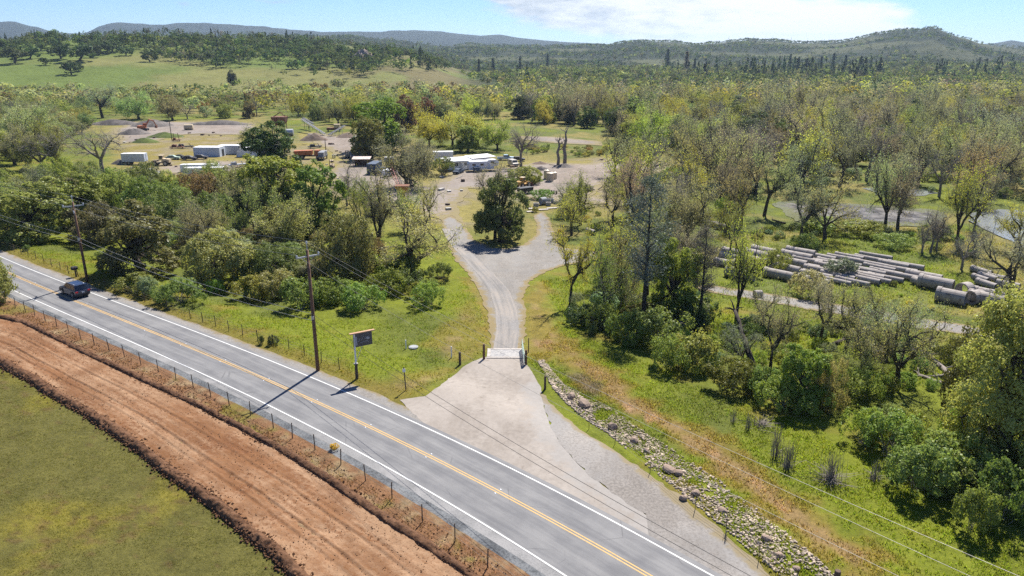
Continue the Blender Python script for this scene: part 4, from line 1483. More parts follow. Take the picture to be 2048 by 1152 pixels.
UNDER = (
    ([(1425, 655), (1560, 650), (1700, 670), (1880, 705), (1905, 840), (1700, 850), (1480, 795), (1340, 722), (1165, 662), (1190, 640), (1400, 660)], 85, (0.7, 2.0), ('mid', 'bright', 'grey', 'lime', 'olive'), 'shrub', 'in the scrub below the gravel path'),
    ([(1400, 475), (1600, 455), (1900, 470), (2040, 515), (2045, 530), (1880, 505), (1780, 488), (1600, 482), (1500, 484)], 40, (0.6, 1.7), ('mid', 'bright', 'grey', 'olive'), 'shrub', 'behind the pipe yard'),
    ([(1480, 560), (1560, 510), (1760, 520), (1830, 560), (1980, 610), (1900, 640), (1700, 605), (1520, 585)], 16, (0.4, 1.0), ('yellow', 'grey', 'bright', 'olive'), 'shrub', 'among the concrete pipes'),
    ([(0, 466), (210, 474), (420, 545), (560, 560), (690, 566), (700, 500), (640, 450), (300, 420), (0, 400)], 60, (2.0, 4.5), ('olive', 'grey', 'mid', 'pale', 'tan'), 'willow', 'in the thicket left of the gravel road'),
    ([(430, 575), (880, 560), (880, 590), (700, 625), (560, 610), (430, 590)], 22, (1.0, 2.2), ('mid', 'bright', 'lime'), 'shrub', 'in the bushes behind the roadside sign'),
    ([(1240, 330), (1500, 345), (1900, 350), (2060, 360), (2060, 410), (1720, 396), (1560, 398), (1480, 470), (1280, 470)], 90, (1.2, 3.6), ('pale', 'grey', 'bright', 'yellow', 'teal'), 'willow', 'on the flat before the riverside wood'),
    ([(0, 345), (100, 340), (240, 352), (240, 380), (0, 395)], 50, (1.0, 2.6), ('bright', 'mid', 'lime', 'grey'), 'shrub', 'below the pair of bare grey trees'),
    ([(1045, 292), (1230, 300), (1230, 318), (1060, 312)], 40, (0.8, 2.0), ('yellow', 'lime', 'pale'), 'willow', 'on the bright flat behind the gravel clearing'),
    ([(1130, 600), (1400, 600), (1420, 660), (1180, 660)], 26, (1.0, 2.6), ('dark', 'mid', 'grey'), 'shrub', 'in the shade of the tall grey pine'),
    ([(1740, 860), (1900, 850), (2060, 930), (2060, 1060), (1880, 1010)], 24, (1.2, 2.6), ('mid', 'bright', 'olive'), 'shrub', 'in the lower right scrub'),
    ([(440, 328), (520, 326), (660, 350), (700, 400), (640, 425), (450, 372)], 20, (1.5, 3.5), ('olive', 'pale', 'grey', 'bright'), 'willow', 'between the left thicket and the yard'),
    ([(1060, 420), (1230, 430), (1260, 480), (1130, 480)], 14, (0.6, 1.4), ('yellow', 'bright', 'olive'), 'shrub', 'on the grass right of the concrete rings'))
WORD = dict(mid='green', bright='bright green', grey='greyish', dark='dark green', olive='olive', yellow='yellowish', pale='pale', tan='tan', lime='lime green', teal='blue-green')
for q, (poly, n, hr, tints, kd, where) in enumerate(UNDER):
    pts, r_ = poly_scatter(poly, n, 300 + q)
    for x, y in pts:
        h = r_.uniform(*hr)
        tn = tints[int(r_.integers(len(tints)))]
        sz = 'tall' if h > hr[0] + 0.6 * (hr[1] - hr[0]) else ('small' if h < hr[0] + 0.25 * (hr[1] - hr[0]) else 'rounded')
        lab = '%s %s bush %s' % (sz, WORD[tn], where)
        e = plant(kd, Vector((x, y, gz(x, y) - 0.08)), h, h * r_.uniform(1.2, 1.8), tn, lab, 'bushes ' + where)
        if kd == 'willow':
            e.name = 'bush'

# trees that close the gaps inside the thickets
GAPS = (
    ([(20, 420), (250, 440), (420, 520), (600, 540), (680, 500), (640, 440), (430, 380), (200, 380), (20, 380)], 28, (5.5, 9.0), (('full_willow', 'pale'), ('oak', 'olive'), ('oak', 'olivey'), ('full_willow', 'grey'), ('tall_oak', 'mid')), 1.0, 'in the thicket left of the gravel road'),
    ([(1090, 440), (1230, 420), (1380, 430), (1400, 560), (1300, 600), (1150, 590)], 14, (7.0, 12.0), (('cottonwood', 'yellow'), ('cottonwood', 'bud'), ('dark_bare_tree', 'bud')), 0.75, 'between the gravel junction and the pipes'),
    ([(1420, 640), (1700, 660), (1890, 700), (1880, 800), (1650, 790), (1450, 730)], 7, (4.5, 7.5), (('cottonwood', 'pale'), ('dark_bare_tree', 'bud')), 0.85, 'on the slope below the gravel path'),
    ([(1820, 500), (2040, 500), (2045, 560), (1900, 540)], 5, (6.0, 9.0), (('dark_bare_tree', 'bud'), ('bare_tree', 'bud')), 0.8, 'behind the right end of the pipes'),
    ([(700, 430), (860, 410), (890, 440), (860, 500), (720, 500)], 6, (8.0, 11.0), (('cottonwood', 'yellow'), ('cottonwood', 'pale')), 0.75, 'in front of the yellow-brown hopper'))
for q, (poly, n, hr, kinds, wh, where) in enumerate(GAPS):
    pts, r_ = poly_scatter(poly, n, 350 + q)
    for x, y in pts:
        if min((math.hypot(x - fx, y - fy) for fx, fy, fr in FILL), default=9) < 2.0:
            continue
        kd, tn = kinds[int(r_.integers(len(kinds)))]
        h = r_.uniform(*hr)
        sz = 'tall' if h > hr[0] + 0.6 * (hr[1] - hr[0]) else ('low' if h < hr[0] + 0.25 * (hr[1] - hr[0]) else 'mid-sized')
        nm = dict(full_willow='willow', oak='oak', tall_oak='oak', cottonwood='cottonwood', dark_bare_tree='bare tree', bare_tree='grey bare tree')[kd]
        col_ = dict(pale='pale', olive='olive', olivey='yellowish', grey='greyish', mid='dark green', yellow='yellow', bud='tan-twigged')[tn]
        plant(kd, Vector((x, y, gz(x, y) - 0.1)), h, h * wh * r_.uniform(0.9, 1.2), tn, '%s %s %s %s' % (sz, col_, nm, where), 'trees ' + where)

# ================================================================ THE WOODS BEHIND
def inside(poly, x, y):
    return sdf(poly, np.array([x]), np.array([y]))[0] < 0


WOOD = dict(
    right=poly_g([(1010, 236), (1060, 262), (1215, 280), (1260, 300), (1350, 322), (1500, 338), (1700, 350), (1900, 342), (2250, 345), (2250, 196), (1900, 196), (1600, 198), (1300, 200), (1010, 205)]),
    centre=poly_g([(500, 236), (560, 226), (650, 246), (740, 252), (840, 240), (1010, 240), (1010, 205), (860, 200), (620, 200), (500, 205)]),
    left=poly_g([(-220, 262), (-60, 246), (120, 232), (200, 222), (240, 238), (500, 238), (500, 204), (300, 198), (0, 196), (-220, 196)]),
    bank=poly_g([(-200, 360), (-20, 345), (60, 318), (110, 300), (190, 250), (180, 232), (-60, 244), (-200, 262)]),
    flat=poly_g([(1255, 470), (1235, 330), (1330, 325), (1500, 342), (1700, 352), (1900, 345), (2200, 350), (2200, 430), (2040, 405), (1900, 415), (1720, 398), (1560, 398), (1500, 470), (1400, 500)]))
MIX = dict(   # kind, tint, share, height range, width/height
    right=[('full_willow', 'yellow', .11, (11, 16), .95), ('full_willow', 'pale', .08, (10, 15), .95), ('cottonwood', 'bud', .20, (14, 20), .8), ('cottonwood', 'yellow', .08, (13, 18), .8), ('oak', 'olive', .11, (7, 11), 1.25), ('willow', 'teal', .08, (5, 9), 1.25), ('bare_tree', 'bud', .20, (12, 17), .85), ('tall_oak', 'dark', .11, (9, 14), .95), ('tall_oak', 'olivey', .09, (9, 13), 1.0)],
    centre=[('full_willow', 'pale', .3, (8, 13), .9), ('willow', 'grey', .2, (5, 8), 1.2), ('oak', 'olive', .2, (8, 11), 1.1), ('bare_tree', 'bud', .1, (9, 13), .8), ('tall_oak', 'russet', .08, (9, 13), .8), ('full_willow', 'yellow', .12, (9, 14), .85)],
    left=[('full_willow', 'pale', .28, (8, 13), .9), ('oak', 'olivey', .16, (7, 10), 1.1), ('willow', 'grey', .18, (4, 7), 1.2), ('bare_tree', 'bud', .10, (9, 12), .8), ('oak', 'olive', .16, (8, 11), 1.1), ('tall_oak', 'brown', .08, (8, 11), .9), ('full_willow', 'grey', .04, (8, 11), .9)],
    bank=[('willow', 'pale', .30, (4, 8), 1.2), ('willow', 'grey', .25, (3, 6), 1.3), ('full_willow', 'pale', .2, (7, 10), .9), ('oak', 'olivey', .15, (5, 8), 1.1), ('willow', 'bright', .10, (2, 4), 1.5)],
    flat=[('cottonwood', 'bud', .28, (14, 19), .8), ('cottonwood', 'pale', .24, (13, 18), .8), ('cottonwood', 'yellow', .16, (13, 18), .8), ('bare_tree', 'bud', .18, (13, 17), .8), ('dark_bare_tree', 'bud', .14, (12, 16), .75)])
WHERE = dict(right='in the riverside wood right of the house', centre='in the wood behind the steel plant', left='in the wood between excavator yard and hill meadow', bank='in the thicket at the far left', flat='on the flat between log pile and mud flat')
LOOK = {('full_willow', 'yellow'): 'yellow-green willow', ('full_willow', 'pale'): 'pale green willow', ('full_willow', 'grey'): 'grey-green willow', ('cottonwood', 'bud'): 'tan budding cottonwood', ('cottonwood', 'pale'): 'pale green cottonwood', ('cottonwood', 'yellow'): 'yellow-green cottonwood', ('oak', 'olive'): 'olive oak',
        ('oak', 'olivey'): 'yellowish olive oak', ('willow', 'teal'): 'blue-green willow bush', ('willow', 'grey'): 'grey-green willow bush', ('willow', 'pale'): 'pale willow bush', ('willow', 'bright'): 'bright green low bush', ('bare_tree', 'bud'): 'leafless grey tree', ('dark_bare_tree', 'bud'): 'dark-limbed bare tree',
        ('tall_oak', 'dark'): 'dense dark green tree', ('tall_oak', 'mid'): 'dense green tree', ('tall_oak', 'olivey'): 'dense yellowish tree', ('tall_oak', 'russet'): 'reddish brown tree', ('tall_oak', 'brown'): 'brown-leaved oak'}
KEEP_OUT = [Z_YARD, Z_EXCV, Z_TRUCK, Z_MUD, Z_WAT1, Z_WAT2, poly_g([(1035, 250), (1120, 250), (1215, 268), (1230, 300), (1110, 312), (1040, 300)]), poly_g([(1270, 205), (1330, 205), (1345, 218), (1280, 220)])]


def scatter(zone, spacing, seed, ymax=1e9, taken=None):
    rng = np.random.default_rng(seed)
    P = WOOD[zone]
    x0, y0 = P.min(0); x1, y1 = P.max(0)
    gx, gy = np.meshgrid(np.arange(x0, x1, spacing), np.arange(y0, min(y1, ymax), spacing * 0.87))
    gx = gx + (np.arange(gx.shape[0]) % 2)[:, None] * spacing / 2
    gx = (gx + rng.uniform(-.38, .38, gx.shape) * spacing).ravel(); gy = (gy + rng.uniform(-.38, .38, gy.shape) * spacing).ravel()
    ok = sdf(P, gx, gy) < 0
    for k in KEEP_OUT:
        ok &= sdf(k, gx, gy) > 3.0
    pts = np.stack([gx, gy], -1)[ok]
    if taken is not None and len(taken):
        T = np.array(taken)
        d = np.hypot(pts[:, None, 0] - T[None, :, 0], pts[:, None, 1] - T[None, :, 1]) - T[None, :, 2]
        pts = pts[d.min(1) > spacing * 0.35]
    return pts, rng


MARKS = dict(right=((1130, 'beyond the gravel lane'), (1260, 'beyond the broken trunks'), (1390, 'beyond the log pile'), (1520, 'beyond the tall grey pine'), (1650, 'beyond the left pipes'), (1780, 'beyond the mud flat'), (1920, 'beyond the yellow-crowned cottonwood'), (9999, 'beyond the right pond')),
             flat=((1380, 'behind the tall grey pine'), (1560, 'behind the left pipes'), (1720, 'behind the bright scrub'), (1880, 'around the mud flat'), (9999, 'around the right pond')),
             centre=((600, 'left of the hopper tower'), (720, 'behind the conveyors'), (830, 'behind the bright green tree'), (920, 'behind the left yellow willows'), (9999, 'behind the right yellow willows')),
             left=((60, 'at the far left edge'), (170, 'left of the gnarled dark tree'), (270, 'behind the excavator'), (370, 'behind the tan tank'), (9999, 'behind the white sheds')),
             bank=((40, 'below the golden willow'), (120, 'left of the bare pair'), (9999, 'behind the bare pair')))
SPLIT = 400.0                      # up to here every tree is a thing of its own, beyond it the wood is one mass
far_pts = []
for zone, sp in (('bank', 8.0), ('flat', 12.0), ('centre', 11.0), ('left', 11.0), ('right', 12.0)):
    pts, rng = scatter(zone, sp, sum(map(ord, zone)), taken=FILL)
    mix = MIX[zone]
    pr = np.array([m_[2] for m_ in mix]); pr /= pr.sum()
    for x, y in pts:
        k, tn, _, hr, wh = mix[int(rng.choice(len(mix), p=pr))]
        if abs(x) > y * 0.78 + 6:
            continue
        h = rng.uniform(*hr)
        if y > SPLIT:
            far_pts.append((x, y, h, h * wh, k, tn))
            continue
        px_ = 1024 + FPX / math.cos(TH) * x / y
        mark = next(nm for lim, nm in MARKS[zone] if px_ < lim)
        yq = (y - pts[:, 1].min()) / (min(SPLIT, pts[:, 1].max()) - pts[:, 1].min() + 1e-6)
        dep = 'front' if yq < 0.33 else ('middle' if yq < 0.67 else 'back')
        sz = 'tall' if h > hr[0] + 0.6 * (hr[1] - hr[0]) else ('low' if h < hr[0] + 0.25 * (hr[1] - hr[0]) else 'medium')
        lab = '%s %s, %s of wood %s' % (sz, LOOK[(k, tn)], dep, mark)
        plant(k, Vector((x, y, gz(x, y) - 0.1)), h, h * wh, tn, lab, group='trees in the wood ' + mark)

# single oaks that can be told apart on the hill meadow
for bx, by, w_, h_, lab in ((92, 131, 26, 13, 'dark oak alone on the hill meadow below the upper wood'), (143, 150, 36, 20, 'largest of the two oaks standing together on the open meadow'), (158, 143, 22, 14, 'smaller of the two oaks standing together on the open meadow'),
                            (30, 126, 60, 26, 'spreading oak at the left edge of the hill meadow'), (60, 118, 40, 22, 'oak next to the spreading oak at the left of the meadow'), (122, 118, 44, 24, 'left oak of the clump under the ridge'), (160, 122, 60, 30, 'big middle oak of the clump under the ridge'),
                            (185, 116, 36, 24, 'right oak of the clump under the ridge'), (252, 112, 32, 16, 'small oak at the upper edge of the bright meadow'), (300, 124, 36, 22, 'oak at the lower left corner of the dark hill wood'), (585, 138, 24, 16, 'small dark oak below the terraced slope'), (640, 138, 40, 14, 'low oak at the foot of the rocky scar'),
                            (205, 108, 40, 22, 'oak between the clump under the ridge and the small upper oak'), (225, 104, 36, 20, 'oak near the top of the bright meadow')):
    P = G(bx, by)
    plant('far_oak', P, h_ * M_per_px(P) * 1.15, w_ * M_per_px(P), 'dark', lab)

# one mass: the far wood, every tree a tuft of leaf clumps with a stem
def template(kind, n, seed):
    rng = np.random.default_rng(seed)
    if kind == 'conifer':
        z = rng.uniform(0.08, 1, n) ** 0.9
        a = rng.uniform(0, 2 * PI, n); r = 0.20 * (1 - z) * rng.uniform(0.6, 1.15, n) + 0.01
        C = np.stack([r * np.cos(a), r * np.sin(a), z], -1); N = np.stack([np.cos(a), np.sin(a), 0.3 + 0 * a], -1); sz = 0.05 + 0.05 * (1 - z)
    else:
        lobes = rnd_dirs(rng, 9); lobes[:, 2] = np.abs(lobes[:, 2]) * 0.9 - 0.25
        k = rng.integers(0, 9, n)
        d = rnd_dirs(rng, n)
        C = lobes[k] * 0.26 + d * 0.25
        C = C * np.array([1, 1, 0.95]) + np.array([0, 0, 0.55])
        if n < 30:
            C[:, 2] = C[:, 2] * 1.15 - 0.22
        if kind == 'bare':
            C = C * rng.uniform(0.5, 1, (n, 1)) + np.array([0, 0, 0.22])
        C[:, 2] = np.clip(C[:, 2], 0.03 if n > 30 else -0.15, 1.02)
        N = d + np.array([0, 0, 0.3]); sz = np.full(n, (0.070 if kind != 'bare' else 0.042) * math.sqrt(70 / n) ** 0.8)
    return leaf_quads(rng, C, N, sz, 0.75, 0.3)


def tree_mass(name, pts, nleaf, seed, label=None, **kw):
    """pts rows: x, y, height, width, shape, tint"""
    rng = np.random.default_rng(seed)
    V, F, C, n0 = [], [], [], 0
    tm = {}
    for x, y, h, w_, shp, tint in pts:
        kk = (shp, int(rng.integers(3)))
        if kk not in tm:
            tm[kk] = template(shp, nleaf, seed + len(tm))
        v, f = tm[kk]
        a = rng.uniform(0, 2 * PI); ca, sa = math.cos(a), math.sin(a)
        X = (v[:, 0] * ca - v[:, 1] * sa) * w_ + x
        Y = (v[:, 0] * sa + v[:, 1] * ca) * w_ + y
        V.append(np.stack([X, Y, v[:, 2] * h], -1)); F.append(f + n0); n0 += len(v)
        c = np.array(tint) * (1 + rng.normal() * 0.24) * (1 + rng.normal(size=3) * 0.07)
        C.append(np.tile(np.clip(c, 0.004, 0.6), (len(v), 1)))
    V = np.concatenate(V)
    xs = np.array([p_[0] for p_ in pts]); ys = np.array([p_[1] for p_ in pts])
    zb = np.repeat(ground_h(xs, ys), [4 * nleaf] * len(pts))
    V[:, 2] += zb - 0.3
    me = quick_mesh(name, V, np.concatenate(F), colors=np.concatenate(C))
    return link(name, me, M_FAR, kind='stuff', label=label)


m, t, o = new_mat('far_leaves')
at = t.node('ShaderNodeVertexColor', layer_name='Col')
ge = t.node('ShaderNodeNewGeometry')
c = t.mix(1.0, at.outputs[0], t.mix(ge.outputs['Random Per Island'], (0.86, 0.87, 0.87), (1.15, 1.14, 1.1)), 'MULTIPLY')
d = t.node('ShaderNodeBsdfDiffuse'); t.l.new(c, d.inputs[0])
tr = t.node('ShaderNodeBsdfTranslucent'); t.put(tr.inputs[0], t.mix(1.0, c, (1.2, 1.15, 0.7), 'MULTIPLY'))
mx = t.node('ShaderNodeMixShader'); mx.inputs[0].default_value = 0.4
t.l.new(d.outputs[0], mx.inputs[1]); t.l.new(tr.outputs[0], mx.inputs[2]); t.l.new(mx.outputs[0], o.inputs[0])
M_FAR = m

SHAPE = dict(full_willow='round', willow='round', oak='round', tall_oak='round', cottonwood='bare', bare_tree='bare', dark_bare_tree='bare')
mass1 = [(x, y, h, w_ * 1.2, SHAPE[k], tuple(0.85 * q_ for q_ in TINT[tn])) for x, y, h, w_, k, tn in far_pts]
rng = np.random.default_rng(55)


def random_wood(poly, spacing, choices, seed, ymin=0):
    r_ = np.random.default_rng(seed)
    x0, y0 = poly.min(0); x1, y1 = poly.max(0)
    n = int((x1 - x0) * (y1 - y0) / spacing ** 2)
    gx, gy = r_.uniform(x0, x1, n), r_.uniform(y0, y1, n)
    ok = (sdf(poly, gx, gy) < 0) & (np.abs(gx) < gy * 0.80 + 20)
    pr = np.array([c_[2] for c_ in choices]); pr = pr / pr.sum()
    res = []
    for x, y in np.stack([gx, gy], -1)[ok]:
        shp, tn, _, hr, wh = choices[int(r_.choice(len(choices), p=pr))]
        h = r_.uniform(*hr)
        res.append((x, y, h, h * wh, shp, TINT[tn] if isinstance(tn, str) else tn))
    return res


TINT['slate'] = (0.115, 0.120, 0.105)
# behind the river: valley floor right
valley = np.array([(20, 560), (480, 560), (1100, 1350), (60, 1350), (-60, 900)])
VAL = [('round', 'olive', .30, (8, 12), 1.1), ('round', 'mid', .14, (8, 12), 1.0), ('bare', 'slate', .22, (9, 15), .8), ('round', 'pale', .10, (8, 12), 1.0), ('conifer', 'spruce', .010, (10, 24), .9), ('round', 'dark', .18, (8, 12), 1.1), ('round', 'tan', .06, (7, 10), 1.1)]
mass2 = random_wood(valley, 12.5, VAL, 61)
mass2 += random_wood(np.array([(-420, 470), (-120, 455), (40, 470), (40, 640), (-200, 640), (-300, 560), (-500, 560)]), 11.5, MIX_L := [('round', 'olive', .4, (7, 10), 1.1), ('round', 'pale', .25, (7, 11), 1.0), ('bare', 'bud', .2, (8, 12), .8), ('round', 'brown', .1, (7, 10), 1.1)], 63)
for _ in range(110):
    px_ = rng.choice([rng.uniform(1480, 1780), rng.uniform(1330, 1480), rng.uniform(1880, 2048)], p=[.7, .15, .15])
    y_ = rng.uniform(820, 1150); h_ = rng.uniform(13, 27)
    mass2.append(((px_ - 1024) / (FPX / math.cos(TH)) * y_, y_, h_, h_ * 0.95, 'conifer', TINT['spruce']))
tree_mass('riverside_woodland', mass1, 110, 65, 'far part of the riverside wood seen as one canopy')
tree_mass('valley_woodland', mass2, 36, 67, 'mixed wood on the valley floor below the far hills')
# hill wood on the left ridge
HW = [poly_g(p_) for p_ in ([(-120, 116), (20, 112), (70, 106), (110, 112), (190, 112), (200, 98), (250, 98), (300, 112), (330, 126), (420, 138), (470, 136), (510, 132), (560, 128), (640, 130), (700, 138), (690, 104), (640, 90), (480, 84), (250, 84), (140, 88), (0, 96), (-120, 96)],
                            [(660, 104), (700, 110), (770, 112), (880, 132), (900, 146), (760, 140), (700, 150), (660, 140), (600, 140), (610, 128), (690, 130), (690, 118)])]
RID = [('round', 'dark', .55, (9, 15), 1.15), ('bare', 'slate', .20, (9, 14), .9), ('round', 'mid', .2, (7, 11), 1.1), ('conifer', 'spruce', .05, (14, 20), .9)]
mass3 = random_wood(HW[0], 8.5, RID, 71) + random_wood(HW[1], 12, RID, 72)
# trees along the skyline
for a in np.linspace(-0.62, -0.06, 260):
    r_ = 1060 + rng.normal() * 35
    if rng.random() < 0.75:
        mass3.append((r_ * math.sin(a), r_ * math.cos(a), rng.uniform(6, 14), rng.uniform(5, 11), 'round' if rng.random() < .75 else 'bare', TINT['dark' if rng.random() < .6 else 'slate']))
mass3 += random_wood(poly_g([(560, 112), (640, 104), (720, 108), (800, 118), (900, 140), (880, 152), (700, 152), (600, 140)]), 15, RID, 74)
mass3 += random_wood(poly_g([(500, 140), (620, 140), (760, 148), (900, 150), (930, 158), (720, 162), (560, 158)]), 21, RID, 76)
tree_mass('ridge_woodland', mass3, 42, 73, 'dark oak wood over the top of the grassy hill')
# chaparral and scattered wood on the far hills
mass4 = []
for _ in range(19000):
    a = rng.uniform(-0.66, 0.66); r_ = rng.uniform(1180, 2760)
    x, y = r_ * math.sin(a), r_ * math.cos(a)
    if fbm(x / 160, y / 160, 61, 5) > 0.575 and rng.random() < 0.85:
        continue
    con = rng.random() < 0.015
    mass4.append((x, y, rng.uniform(5, 11) * (1.8 if con else 1), rng.uniform(7, 14), 'conifer' if con else 'round', TINT[('spruce', 'dark', 'dark', 'olive', 'slate')[int(rng.integers(5))] if not con else 'spruce']))
tree_mass('far_hill_woodland', mass4, 11, 75, 'dark scrub and wood covering the far hills')
# conifers that stand out against the valley
for bx, by, ty, tn, lab in ((958, 152, 118, 'spruce', 'left of the two small dark conifers behind the river wood'), (985, 152, 116, 'spruce', 'right of the two small dark conifers behind the river wood'), (1334, 142, 98, 'spruce', 'tall dark conifer spire above the valley wood'), (1372, 148, 103, 'russet', 'tall dying reddish conifer next to the dark spire'),
                            (1388, 148, 116, 'spruce', 'shorter dark conifer right of the dying reddish one'), (1688, 146, 110, 'spruce', 'dark pointed conifer in the middle of the conifer row'), (1595, 148, 114, 'spruce', 'conifer at the left of the conifer row'), (1578, 146, 108, 'spruce', 'second conifer from the left of the conifer row'),
                            (1612, 148, 116, 'spruce', 'stout conifer in the left part of the conifer row'), (1640, 144, 112, 'spruce', 'conifer near the middle of the conifer row'), (1664, 146, 106, 'spruce', 'conifer just left of the darkest pointed one'), (1720, 142, 112, 'spruce', 'conifer right of the darkest pointed one'), (1500, 146, 122, 'spruce', 'low conifer well left of the conifer row'), (1040, 146, 112, 'spruce', 'dark conifer behind the middle of the river wood'), (1095, 140, 108, 'spruce', 'conifer left of the valley spires')):
    P = G(bx, by)
    h = H_at(P, ty)
    plant('conifer', P, h, h * 0.34, tn, lab)

# ================================================================ THINGS
m_pole = plain('creosoted_wood', (0.16, 0.085, 0.05), 0.85, var=0.3, scale=1.5, bump=0.01, dirt=(0.09, 0.055, 0.04))
m_dkwood = plain('weathered_post', (0.10, 0.068, 0.05), 0.9, var=0.3, scale=3, bump=0.01)
m_grey = plain('galvanised_steel', (0.42, 0.43, 0.44), 0.5, 0.6, var=0.12)
m_ins = plain('pale_insulator', (0.55, 0.56, 0.57), 0.35)
m_wire = plain('line_wire', (0.30, 0.285, 0.255), 0.5, 0.3)
m_cable = plain('black_cable', (0.03, 0.03, 0.032), 0.6)
m_tpost = plain('rusty_post', (0.10, 0.072, 0.05), 0.85, var=0.3)
m_fwire = plain('fence_wire', (0.16, 0.14, 0.12), 0.7, 0.3)
m_conc = plain('weathered_concrete', (0.40, 0.365, 0.33), 0.9, var=0.16, scale=0.9, bump=0.01, dirt=(0.22, 0.19, 0.165))
m_pipe = plain('pipe_concrete', (0.325, 0.295, 0.27), 0.92, var=0.2, scale=0.8, bump=0.01, dirt=(0.13, 0.10, 0.08), island=0.15)
m_cblue = plain('grey_concrete', (0.30, 0.312, 0.32), 0.9, var=0.15, scale=1.0, dirt=(0.24, 0.245, 0.25))
m_wht = plain('white_sheet_metal', (0.74, 0.75, 0.76), 0.5, var=0.06, scale=0.6, dirt=(0.55, 0.54, 0.52))
m_whtb = plain('bluish_white_paint', (0.56, 0.61, 0.68), 0.55, var=0.08, scale=0.6, dirt=(0.40, 0.42, 0.45))
m_glass = plain('dark_glass', (0.02, 0.024, 0.028), 0.06, var=0.05, spec=0.7)
m_tyre = plain('tyre_rubber', (0.022, 0.021, 0.020), 0.85)
m_rim = plain('steel_rim', (0.35, 0.35, 0.36), 0.4, 0.7)
m_navy = plain('dark_blue_paint', (0.018, 0.026, 0.052), 0.18, var=0.05, spec=0.8)
m_blk = plain('black_plastic', (0.025, 0.025, 0.026), 0.6)
m_red = plain('red_lens', (0.45, 0.02, 0.02), 0.2)
m_yel2 = plain('machine_yellow', (0.46, 0.26, 0.045), 0.55, dirt=(0.24, 0.13, 0.05), scale=1.2)
m_org = plain('machine_orange', (0.42, 0.135, 0.045), 0.55, dirt=(0.22, 0.09, 0.05), scale=1.2)
m_rust = plain('rusty_iron', (0.17, 0.075, 0.045), 0.9, var=0.35, scale=1.2)
m_dkst = plain('dark_steel', (0.055, 0.055, 0.06), 0.6, 0.4, var=0.3)
m_tanp = plain('tan_paint', (0.52, 0.42, 0.27), 0.6, dirt=(0.30, 0.24, 0.16))
m_redp = plain('red_paint', (0.42, 0.06, 0.045), 0.5, dirt=(0.30, 0.10, 0.08))
m_bluep = plain('pale_blue_paint', (0.38, 0.50, 0.60), 0.4)
m_dblue = plain('dull_blue_paint', (0.05, 0.075, 0.12), 0.6)
m_stone = plain('field_stone', (0.345, 0.285, 0.222), 0.95, var=0.4, scale=1.1, bump=0.02, dirt=(0.15, 0.12, 0.10), island=0.5)
m_boul = plain('boulder_rock', (0.30, 0.22, 0.165), 0.95, var=0.4, scale=1.6, bump=0.04, dirt=(0.10, 0.085, 0.08))
m_dead = plain('dead_wood', (0.23, 0.195, 0.17), 0.95, var=0.4, scale=2.0)
m_straw = plain('dry_stalk', (0.27, 0.235, 0.17), 0.95, var=0.35, scale=2.0)
m_sign = plain('dark_sign_board', (0.075, 0.072, 0.078), 0.5, var=0.2, scale=2)


def P3(px, py, dz=0.0):
    p = G(px, py)
    return Vector((p.x, p.y, p.z + dz))


def ang(px0, py0, px1, py1):
    a, b = G(px0, py0), G(px1, py1)
    return math.atan2(b.y - a.y, b.x - a.x)


# ---- utility poles and lines
PA, PB = P3(175, 563), P3(636, 741)
PD = Vector((20.5, 17.5, gz(20.5, 17.5)))
PZ = Vector((PA.x - 47, PA.y + 34, gz(PA.x - 47, PA.y + 34)))
road_ang = math.atan2(RDIR[1], RDIR[0])


def pole(P, top, arm_h, arms, label):
    e = thing('utility_pole', label, 'utility pole', P)
    MB().tube([(0, 0, -0.6), (0, 0, top * 0.5), (0, 0, top)], [0.19, 0.165, 0.125], 10).build('shaft', m_pole, e, smooth=True)
    MB().tube([(0, 0, top - 0.25), (0, 0, top + 0.72)], 0.035, 6).build('top_pin', m_ins, e)
    MB().tube([(0, 0, top + 0.62), (0, 0, top + 0.76), (0, 0, top + 0.86)], [0.085, 0.10, 0.05], 8).build('insulator', m_ins, e)
    pts = [Vector((P.x, P.y, P.z + top + 0.84))]
    for h, a, half in arms:
        d = Vector((math.cos(a), math.sin(a), 0))
        arm = MB().box((0, 0, h), (half * 2, 0.10, 0.13), a).build('crossarm', m_grey, e)
        MB().tube([d * half * 0.6 + Vector((0, 0, h)), Vector((0, 0, h - 0.75))], 0.02, 5).build('brace', m_grey, arm)
        MB().tube([-d * half * 0.6 + Vector((0, 0, h)), Vector((0, 0, h - 0.75))], 0.02, 5).build('brace', m_grey, arm)
        for s_ in (-1, 1):
            q = d * (half - 0.08) * s_
            MB().tube([(q.x, q.y, h + 0.05), (q.x, q.y, h + 0.20), (q.x, q.y, h + 0.30)], [0.05, 0.10, 0.045], 8).build('insulator', m_ins, arm)
            pts.append(Vector((P.x + q.x, P.y + q.y, P.z + h + 0.30)))
    MB().tube([(0.02, -0.17, 0.3), (0.02, -0.16, top * 0.55)], 0.025, 5).build('conduit', m_dkst, e)
    MB().box((0, -0.20, arm_h), (0.22, 0.16, 0.34)).build('cable_bracket', m_grey, e)
    return e, pts


hB, hA = H_at(PB, 500), H_at(PA, 404)
armB = math.atan2(0.62, 0.78)
_, wB = pole(PB, hB, H_at(PB, 634), [(H_at(PB, 513), armB, 1.15)], 'tall utility pole with one crossarm on the grass verge beside the road sign')
eA, wA = pole(PA, hA, H_at(PA, 478), [(H_at(PA, 412), armB, 1.25), (H_at(PA, 424), armB + 1.35, 0.8)], 'utility pole with two crossarms behind the dark car and mailbox')
_, wD = pole(PD, 12.0, 7.0, [(11.0, armB - 0.3, 1.15)], 'utility pole beyond the lower right corner of the view')
wZ = [Vector((PZ.x, PZ.y, PZ.z + 12.2)), Vector((PZ.x - 0.8, PZ.y - 0.8, PZ.z + 11)), Vector((PZ.x + 0.8, PZ.y + 0.8, PZ.z + 11))]


